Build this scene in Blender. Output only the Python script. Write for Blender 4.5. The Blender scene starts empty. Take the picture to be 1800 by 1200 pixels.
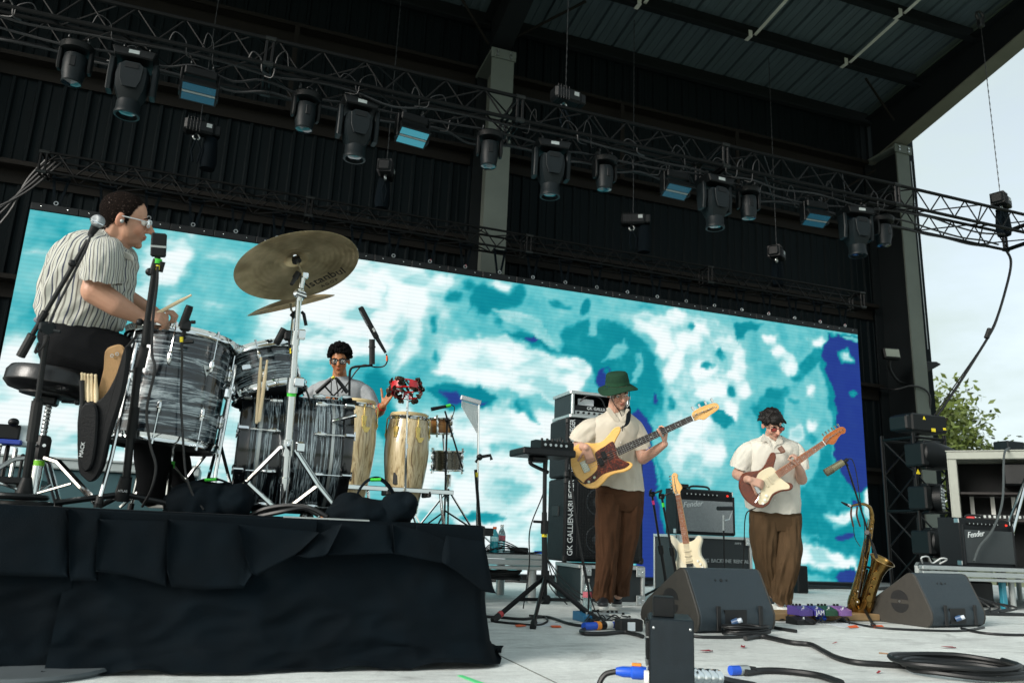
import bpy, math, random
import numpy as np
from mathutils import Vector, Matrix, noise as mnoise
random.seed(7); np.random.seed(7)
SC = bpy.context.scene
COL = SC.collection
rad = math.radians
FPX, YAW, PITCH, ROLL, CAMH = 1380.0, rad(19.27), rad(13.69), rad(2.42), 0.56
_f = Vector((math.sin(YAW)*math.cos(PITCH), math.cos(YAW)*math.cos(PITCH), math.sin(PITCH)))
_r0 = Vector((math.cos(YAW), -math.sin(YAW), 0)); _u0 = _r0.cross(_f)
CR = _r0*math.cos(ROLL)+_u0*math.sin(ROLL); CU = -_r0*math.sin(ROLL)+_u0*math.cos(ROLL); CF = _f
CAM = Vector((0, 0, CAMH))
cd = bpy.data.cameras.new('camera'); cam = bpy.data.objects.new('camera', cd); COL.objects.link(cam)
cd.sensor_width = 36; cd.lens = FPX/1800*36; cd.clip_start = 0.05; cd.clip_end = 3000
cam.matrix_world = Matrix(((CR.x, CU.x, -CF.x, 0), (CR.y, CU.y, -CF.y, 0), (CR.z, CU.z, -CF.z, CAMH), (0, 0, 0, 1)))
cd.dof.use_dof = True; cd.dof.focus_distance = 5.2; cd.dof.aperture_fstop = 4.0
SC.camera = cam
SUN_EL, SUN_AZ = rad(24), rad(248)          # azimuth clockwise from +Y
W = bpy.data.worlds.new('World'); SC.world = W; W.use_nodes = True
nt = W.node_tree; nt.nodes.clear()
wo = nt.nodes.new('ShaderNodeOutputWorld'); bg = nt.nodes.new('ShaderNodeBackground'); sky = nt.nodes.new('ShaderNodeTexSky')
sky.sky_type = 'NISHITA'; sky.sun_disc = False; sky.sun_elevation = SUN_EL; sky.sun_rotation = SUN_AZ
sky.air_density = 1.0; sky.dust_density = 2.5; sky.ozone_density = 1.0
tc = nt.nodes.new('ShaderNodeTexCoord'); mp = nt.nodes.new('ShaderNodeMapping'); mp.inputs['Scale'].default_value = (1, 1, 2.6)
cn = nt.nodes.new('ShaderNodeTexNoise'); cn.inputs['Scale'].default_value = 3.2; cn.inputs['Detail'].default_value = 6; cn.inputs['Roughness'].default_value = .55
cr = nt.nodes.new('ShaderNodeValToRGB'); cr.color_ramp.elements[0].position = .18; cr.color_ramp.elements[1].position = .62
mx = nt.nodes.new('ShaderNodeMix'); mx.data_type = 'RGBA'
hs = nt.nodes.new('ShaderNodeHueSaturation'); hs.inputs['Saturation'].default_value = .5
nt.links.new(tc.outputs['Generated'], mp.inputs['Vector']); nt.links.new(mp.outputs['Vector'], cn.inputs['Vector'])
nt.links.new(cn.outputs['Fac'], cr.inputs['Fac']); nt.links.new(cr.outputs['Color'], mx.inputs[0])
nt.links.new(sky.outputs['Color'], hs.inputs['Color']); nt.links.new(hs.outputs['Color'], mx.inputs[6])
mx.inputs[7].default_value = (2.75, 3.25, 3.2, 1)
nt.links.new(mx.outputs[2], bg.inputs['Color']); bg.inputs['Strength'].default_value = 0.10
nt.links.new(bg.outputs[0], wo.inputs[0])
sl = bpy.data.lights.new('sun', 'SUN'); sl.energy = 1.5; sl.angle = rad(25); sl.color = (1.0, .95, .88)
so = bpy.data.objects.new('sun', sl); COL.objects.link(so)
sd = Vector((math.sin(SUN_AZ)*math.cos(SUN_EL), math.cos(SUN_AZ)*math.cos(SUN_EL), math.sin(SUN_EL)))
so.rotation_euler = sd.to_track_quat('Z', 'Y').to_euler(); so.location = sd*60
vs = SC.view_settings; vs.view_transform = 'Standard'; vs.look = 'None'; vs.exposure = 1.35; vs.gamma = 1; vs.use_curve_mapping = False
EXPO = 2**vs.exposure
SC.cycles.max_bounces = 6; SC.cycles.diffuse_bounces = 3; SC.cycles.glossy_bounces = 3; SC.cycles.transmission_bounces = 5; SC.cycles.transparent_max_bounces = 8
SC.cycles.sample_clamp_indirect = 4
def V(*a): return Vector(a if len(a) > 1 else a[0])
def ray(px, py): return CF+CR*((px-900)/FPX)-CU*((py-600)/FPX)
def aY(px, py, Y): d = ray(px, py); return CAM+d*(Y/d.y)
def aZ(px, py, z): d = ray(px, py); return CAM+d*((z-CAMH)/d.z)
def aD(px, py, D): return CAM+ray(px, py)*D
def hexc(h):
    c = [int(h[i:i+2], 16)/255 for i in (0, 2, 4)]
    return tuple((x/12.92 if x <= .04045 else ((x+.055)/1.055)**2.4) for x in c)
def frame(o, x, z=(0, 0, 1)):
    x = Vector(x).normalized(); z = Vector(z); z = (z-x*z.dot(x)).normalized(); y = z.cross(x)
    return Matrix(((x.x, y.x, z.x, o[0]), (x.y, y.y, z.y, o[1]), (x.z, y.z, z.z, o[2]), (0, 0, 0, 1)))
def T(*a): return Matrix.Translation(Vector(a))
def RX(a): return Matrix.Rotation(a, 4, 'X')
def RY(a): return Matrix.Rotation(a, 4, 'Y')
def RZ(a): return Matrix.Rotation(a, 4, 'Z')
def alongz(p0, p1):
    d = Vector(p1)-Vector(p0); q = d.to_track_quat('Z', 'Y').to_matrix().to_4x4(); return Matrix.Translation(Vector(p0)) @ q
WBASE = {}
class MB:
    def __init__(s): s.v = []; s.f = []
    def add(s, vs, fs, M=None):
        o = len(s.v)
        if M is not None: vs = [M @ Vector(p) for p in vs]
        s.v.extend([(p[0], p[1], p[2]) for p in vs]); s.f.extend([tuple(i+o for i in f) for f in fs]); return s
    def box(s, c, d, M=None, b=0):
        x, y, z = c; a, e, g = d[0]/2, d[1]/2, d[2]/2
        if b <= 0:
            vs = [(x+i*a, y+j*e, z+k*g) for k in (-1, 1) for j in (-1, 1) for i in (-1, 1)]
            return s.add(vs, [(0, 2, 3, 1), (4, 5, 7, 6), (0, 1, 5, 4), (2, 6, 7, 3), (0, 4, 6, 2), (1, 3, 7, 5)], M)
        vs = []; ix = {}
        for k in (-1, 1):
            for j in (-1, 1):
                for i in (-1, 1):
                    for ax in range(3):
                        p = [i*(a-b), j*(e-b), k*(g-b)]; p[ax] = (i, j, k)[ax]*(a, e, g)[ax]
                        ix[(i, j, k, ax)] = len(vs); vs.append((x+p[0], y+p[1], z+p[2]))
        fs = []
        for ax in range(3):
            u, w = [(1, 2), (2, 0), (0, 1)][ax]
            for sg in (-1, 1):
                q = []
                for (su, sw) in ((-1, -1), (1, -1), (1, 1), (-1, 1)):
                    t = [0, 0, 0]; t[ax] = sg; t[u] = su; t[w] = sw; q.append(ix[(*t, ax)])
                fs.append(tuple(q if sg > 0 else q[::-1]))
            for su in (-1, 1):
                for sw in (-1, 1):
                    t0 = [0, 0, 0]; t1 = [0, 0, 0]; t0[ax] = -1; t1[ax] = 1
                    for t in (t0, t1): t[u] = su; t[w] = sw
                    q = [ix[(*t0, u)], ix[(*t1, u)], ix[(*t1, w)], ix[(*t0, w)]]
                    fs.append(tuple(q if su*sw < 0 else q[::-1]))
        for k in (-1, 1):
            for j in (-1, 1):
                for i in (-1, 1):
                    q = [ix[(i, j, k, 0)], ix[(i, j, k, 1)], ix[(i, j, k, 2)]]
                    fs.append(tuple(q if i*j*k > 0 else q[::-1]))
        return s.add(vs, fs, M)
    def cyl(s, p0, p1, r0, r1=None, n=12, caps=True, M=None):
        return s.lathe([(r0, 0), (r0 if r1 is None else r1, (Vector(p1)-Vector(p0)).length)], n, (M if M is not None else Matrix()) @ alongz(p0, p1), caps)
    def lathe(s, prof, n=20, M=None, caps=True, a0=0, a1=2*math.pi):
        full = abs(a1-a0-2*math.pi) < 1e-6; m = n if full else n+1
        vs = []; fs = []
        for r, z in prof:
            for i in range(m):
                a = a0+(a1-a0)*i/n; vs.append((r*math.cos(a), r*math.sin(a), z))
        for k in range(len(prof)-1):
            for i in range(n):
                j = (i+1) % m; fs.append((k*m+i, k*m+j, (k+1)*m+j, (k+1)*m+i))
        if caps and full:
            if prof[0][0] > 1e-5: fs.append(tuple(range(m))[::-1])
            if prof[-1][0] > 1e-5: fs.append(tuple((len(prof)-1)*m+i for i in range(m)))
        return s.add(vs, fs, M)
    def tube(s, pts, r, n=7, M=None, caps=True, flat=1.0):
        pts = [Vector(p) for p in pts]; vs = []; fs = []; up = None
        for i, p in enumerate(pts):
            t = (pts[min(i+1, len(pts)-1)]-pts[max(i-1, 0)])
            t = t.normalized() if t.length > 1e-9 else Vector((0, 0, 1))
            if up is None:
                up = Vector((0, 0, 1)) if abs(t.z) < .9 else Vector((1, 0, 0))
            a = (up-t*up.dot(t)).normalized(); up = a; b = t.cross(a)
            rr = r[i] if isinstance(r, (list, tuple)) else r
            for k in range(n):
                an = 2*math.pi*k/n; vs.append(p+a*(rr*math.cos(an)*flat)+b*(rr*math.sin(an)))
        for i in range(len(pts)-1):
            for k in range(n):
                j = (k+1) % n; fs.append((i*n+k, i*n+j, (i+1)*n+j, (i+1)*n+k))
        if caps: fs.append(tuple(range(n))[::-1]); fs.append(tuple((len(pts)-1)*n+k for k in range(n)))
        return s.add(vs, fs, M)
    def sph(s, c, r, n=16, m=10, M=None):
        if not isinstance(r, (list, tuple)): r = (r, r, r)
        vs = [(c[0], c[1], c[2]-r[2])]; fs = []
        for k in range(1, m):
            t = -math.pi/2+math.pi*k/m
            for i in range(n):
                a = 2*math.pi*i/n; vs.append((c[0]+r[0]*math.cos(t)*math.cos(a), c[1]+r[1]*math.cos(t)*math.sin(a), c[2]+r[2]*math.sin(t)))
        vs.append((c[0], c[1], c[2]+r[2])); L = len(vs)-1
        for i in range(n):
            j = (i+1) % n; fs.append((0, 1+j, 1+i)); fs.append((L, 1+(m-2)*n+i, 1+(m-2)*n+j))
            for k in range(m-2): fs.append((1+k*n+i, 1+k*n+j, 1+(k+1)*n+j, 1+(k+1)*n+i))
        return s.add(vs, fs, M)
    def prism(s, poly, z0, z1, M=None, bev=0.0):
        n = len(poly); area = sum(poly[i][0]*poly[(i+1) % n][1]-poly[(i+1) % n][0]*poly[i][1] for i in range(n))
        if area < 0: poly = poly[::-1]
        if bev > 0:
            ins = []
            for i in range(n):
                p0, p1, p2 = Vector(poly[i-1]), Vector(poly[i]), Vector(poly[(i+1) % n])
                d = (p2-p0); d = d.normalized() if d.length > 0 else Vector((1, 0)); ins.append((p1.x-d.y*bev, p1.y+d.x*bev))
            rings = [(ins, z0), (poly, z0+bev), (poly, z1-bev), (ins, z1)]
        else: rings = [(poly, z0), (poly, z1)]
        vs = [(p[0], p[1], z) for pl, z in rings for p in pl]; fs = []
        for k in range(len(rings)-1):
            for i in range(n): j = (i+1) % n; fs.append((k*n+i, k*n+j, (k+1)*n+j, (k+1)*n+i))
        fs.append(tuple(range(n))[::-1]); fs.append(tuple((len(rings)-1)*n+i for i in range(n)))
        return s.add(vs, fs, M)
    def torus(s, R, r, n=24, m=8, M=None, a0=0, a1=2*math.pi):
        k = n+1 if abs(a1-a0-2*math.pi) > 1e-6 else n
        pts = [(R*math.cos(a0+(a1-a0)*i/n), R*math.sin(a0+(a1-a0)*i/n), 0) for i in range(k)]
        if k == n:
            vs = []; fs = []
            for i in range(n):
                a = 2*math.pi*i/n
                for j in range(m):
                    b = 2*math.pi*j/m; q = R+r*math.cos(b); vs.append((q*math.cos(a), q*math.sin(a), r*math.sin(b)))
            for i in range(n):
                for j in range(m):
                    i2 = (i+1) % n; j2 = (j+1) % m; fs.append((i*m+j, i2*m+j, i2*m+j2, i*m+j2))
            return s.add(vs, fs, M)
        return s.tube(pts, r, m, M)
    def mesh(s, name, smooth=35):
        me = bpy.data.meshes.new(name); me.from_pydata(s.v, [], s.f); me.update()
        if smooth:
            me.polygons.foreach_set('use_smooth', [True]*len(me.polygons)); me.set_sharp_from_angle(angle=rad(smooth))
        return me
    def build(s, name, mat, parent=None, smooth=35):
        top = parent
        while top is not None and top.parent is not None: top = top.parent
        if top is not None and top.name in WBASE:
            b = WBASE[top.name]; s.v = [(p[0]-b[0], p[1]-b[1], p[2]-b[2]) for p in s.v]
        return link(name, s.mesh(name, smooth), mat, parent)
def link(name, me, mat, parent=None):
    o = bpy.data.objects.new(name, me); COL.objects.link(o)
    if mat is not None and len(me.materials) == 0: me.materials.append(mat)
    o.parent = parent; return o
def thing(name, label, cat, loc=(0, 0, 0), rz=0, group=None, world=False, M=None):
    o = bpy.data.objects.new(name, None); COL.objects.link(o); o.empty_display_size = .1
    if M is not None: o.matrix_world = M
    else: o.location = loc; o.rotation_euler = (0, 0, rz)
    o['label'] = label; o['category'] = cat
    if group: o['group'] = group
    if world: WBASE[o.name] = Vector(loc)
    return o
def tag(o, label, cat, group=None):
    o['label'] = label; o['category'] = cat
    if group: o['group'] = group
    return o
def structure(o): o['kind'] = 'structure'; return o
def stuff(o): o['kind'] = 'stuff'; return o
KIDS = {}
def copy_tree(o, parent=None):
    c = o.copy(); COL.objects.link(c); c.parent = parent
    for ch in o.children: copy_tree(ch, c)
    return c
def dup(root, label, M=None, loc=None, rz=0):
    c = copy_tree(root); c['label'] = label
    if M is not None: c.matrix_world = M
    else: c.location = loc; c.rotation_euler = (0, 0, rz)
    return c
def bez(pts, n=8):
    """Catmull-Rom through the points."""
    P = [Vector(p) for p in pts]; P = [P[0]*2-P[1]]+P+[P[-1]*2-P[-2]]; out = []
    for i in range(1, len(P)-2):
        for k in range(n):
            t = k/n; a, b, c, d = P[i-1], P[i], P[i+1], P[i+2]
            out.append(.5*((2*b)+(c-a)*t+(2*a-5*b+4*c-d)*t*t+(3*b-a-3*c+d)*t**3))
    out.append(P[-2]); return out
def bez2(pts, n=6, closed=True):
    P = [Vector((p[0], p[1])) for p in pts]; N = len(P); out = []
    for i in range(N):
        a, b, c, d = P[i-1], P[i], P[(i+1) % N], P[(i+2) % N]
        for k in range(n):
            t = k/n; q = .5*((2*b)+(c-a)*t+(2*a-5*b+4*c-d)*t*t+(3*b-a-3*c+d)*t**3); out.append((q.x, q.y))
    return out
def text(name, body, size, M, mat, parent, extrude=.0008, align='LEFT', sx=1.0, shear=0, space=1.0):
    cu = bpy.data.curves.new(name, 'FONT'); cu.body = body; cu.size = size; cu.extrude = extrude; cu.align_x = align; cu.align_y = 'CENTER'; cu.shear = shear; cu.space_character = space; cu.resolution_u = 3
    ob = bpy.data.objects.new(name, cu); COL.objects.link(ob)
    dg = bpy.context.evaluated_depsgraph_get(); me = bpy.data.meshes.new_from_object(ob.evaluated_get(dg))
    bpy.data.objects.remove(ob); bpy.data.curves.remove(cu)
    mb = MB(); mb.add([(v.co.x*sx, v.co.y, v.co.z) for v in me.vertices], [tuple(p.vertices) for p in me.polygons], M); bpy.data.meshes.remove(me)
    return mb.build(name, mat, parent, 0)
MATS = {}
def mat(name, col, rough=.5, metal=0, var=.12, scale=9, bump=0, bscale=90, spec=.5, coat=0, sheen=0, rvar=.1, alpha=1, trans=0, emit=None, es=0, stretch=None):
    if isinstance(col, str): col = hexc(col)
    m = bpy.data.materials.new(name); m.use_nodes = True; n = m.node_tree.nodes; L = m.node_tree.links; b = n['Principled BSDF']
    b.inputs['Metallic'].default_value = metal; b.inputs['Roughness'].default_value = rough; b.inputs['Specular IOR Level'].default_value = spec
    b.inputs['Coat Weight'].default_value = coat; b.inputs['Coat Roughness'].default_value = .12; b.inputs['Sheen Weight'].default_value = sheen
    b.inputs['Alpha'].default_value = alpha; b.inputs['Transmission Weight'].default_value = trans
    t = n.new('ShaderNodeTexCoord'); src = t.outputs['Object']
    if stretch:
        mp = n.new('ShaderNodeMapping'); mp.inputs['Scale'].default_value = stretch; L.new(src, mp.inputs['Vector']); src = mp.outputs['Vector']
    nz = n.new('ShaderNodeTexNoise'); nz.inputs['Scale'].default_value = scale; nz.inputs['Detail'].default_value = 5; nz.inputs['Roughness'].default_value = .6; L.new(src, nz.inputs['Vector'])
    r = n.new('ShaderNodeMapRange'); r.inputs[1].default_value = .25; r.inputs[2].default_value = .75; r.inputs[3].default_value = 1-var; r.inputs[4].default_value = 1+var; L.new(nz.outputs['Fac'], r.inputs[0])
    mu = n.new('ShaderNodeMix'); mu.data_type = 'RGBA'; mu.blend_type = 'MULTIPLY'; mu.inputs[0].default_value = 1; mu.inputs[6].default_value = (*col, 1); L.new(r.outputs[0], mu.inputs[7]); L.new(mu.outputs[2], b.inputs['Base Color'])
    r2 = n.new('ShaderNodeMapRange'); r2.inputs[3].default_value = max(.02, rough-rvar); r2.inputs[4].default_value = min(1, rough+rvar); L.new(nz.outputs['Fac'], r2.inputs[0]); L.new(r2.outputs[0], b.inputs['Roughness'])
    if bump:
        n2 = n.new('ShaderNodeTexNoise'); n2.inputs['Scale'].default_value = bscale; n2.inputs['Detail'].default_value = 3; L.new(src, n2.inputs['Vector'])
        bp = n.new('ShaderNodeBump'); bp.inputs['Strength'].default_value = bump; bp.inputs['Distance'].default_value = .01; L.new(n2.outputs['Fac'], bp.inputs['Height']); L.new(bp.outputs[0], b.inputs['Normal'])
    if emit: b.inputs['Emission Color'].default_value = (*(hexc(emit) if isinstance(emit, str) else emit), 1); b.inputs['Emission Strength'].default_value = es
    MATS[name] = m; return m
def nodes(m): return m.node_tree.nodes, m.node_tree.links, m.node_tree.nodes['Principled BSDF']
def ramp_mat(name, stops, tex, rough=.4, metal=0, coat=0, bump=0):
    """tex(nodes, links) -> a float socket; stops [(pos, hex)]"""
    m = bpy.data.materials.new(name); m.use_nodes = True; n, L, b = nodes(m)
    s = tex(n, L); r = n.new('ShaderNodeValToRGB'); e = r.color_ramp.elements
    while len(e) < len(stops): e.new(.5)
    for k, (p, c) in enumerate(stops): e[k].position = p; e[k].color = (*hexc(c), 1)
    L.new(s, r.inputs[0]); L.new(r.outputs[0], b.inputs['Base Color']); b.inputs['Roughness'].default_value = rough; b.inputs['Metallic'].default_value = metal; b.inputs['Coat Weight'].default_value = coat; b.inputs['Coat Roughness'].default_value = .08
    if bump:
        bp = n.new('ShaderNodeBump'); bp.inputs['Strength'].default_value = bump; bp.inputs['Distance'].default_value = .004; L.new(s, bp.inputs['Height']); L.new(bp.outputs[0], b.inputs['Normal'])
    MATS[name] = m; return m
def grain(scale, stretch, detail=6, distort=0.0):
    def f(n, L):
        t = n.new('ShaderNodeTexCoord'); mp = n.new('ShaderNodeMapping'); mp.inputs['Scale'].default_value = stretch; z = n.new('ShaderNodeTexNoise')
        z.inputs['Scale'].default_value = scale; z.inputs['Detail'].default_value = detail; z.inputs['Distortion'].default_value = distort; z.inputs['Roughness'].default_value = .65
        L.new(t.outputs['Object'], mp.inputs['Vector']); L.new(mp.outputs['Vector'], z.inputs['Vector']); return z.outputs['Fac']
    return f
black_metal = mat('black_metal', '0e1113', .42, .0, .2, 14, .06, 120, spec=.3)
black_plastic = mat('black_plastic', '0c0f11', .45, 0, .2, 20, .05, 200, spec=.3)
black_rubber = mat('black_rubber', '0b0d0e', .62, 0, .2, 15)
cable_mat = mat('cable_rubber', '0c0e10', .5, 0, .2, 12)
chrome = mat('chrome', 'dfe3e4', .09, 1, .06, 12, rvar=.05)
steel = mat('steel', 'b9bdbd', .3, 1, .1, 20, .05, 150)
alu = mat('aluminium', 'b4b9b8', .42, .75, .1, 12, .05, 160, stretch=(1, 1, 8))
alu_dull = mat('aluminium_dull', '9aa09f', .5, .5, .12, 10)
tolex = mat('black_tolex', '0d1114', .6, 0, .15, 40, .35, 420, spec=.25)
black_cloth = mat('black_cloth', '030c12', .9, 0, .3, 5, .35, 300, spec=.12)
white_paint = mat('white_paint', 'e2e4df', .45, 0, .05, 10)
wood_stick = ramp_mat('stick_wood', [(.3, 'cdb48a'), (.6, 'e3d1ae'), (.8, 'd6c096')], grain(9, (12, 12, 1)), .5)
green_tape = mat('green_tape', '3fc43a', .5, 0, .08)
yellow_tape = mat('yellow_tape', 'e4d021', .5, 0, .08)
orange_tape = mat('orange_tape', 'e8632b', .6, 0, .08)
white_ink = mat('white_ink', 'c4cbcc', .5, 0, .05)
red_paint = mat('red_paint', 'b0141c', .3, 0, .1, 20, coat=.4)
blue_plastic = mat('blue_plastic', '1b52c4', .38, 0, .08)
grey_plastic = mat('grey_plastic', '5a6064', .45, 0, .1)
glass = mat('clear_plastic', 'e6f2f2', .06, 0, .02, trans=.9, rvar=.02)
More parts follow.
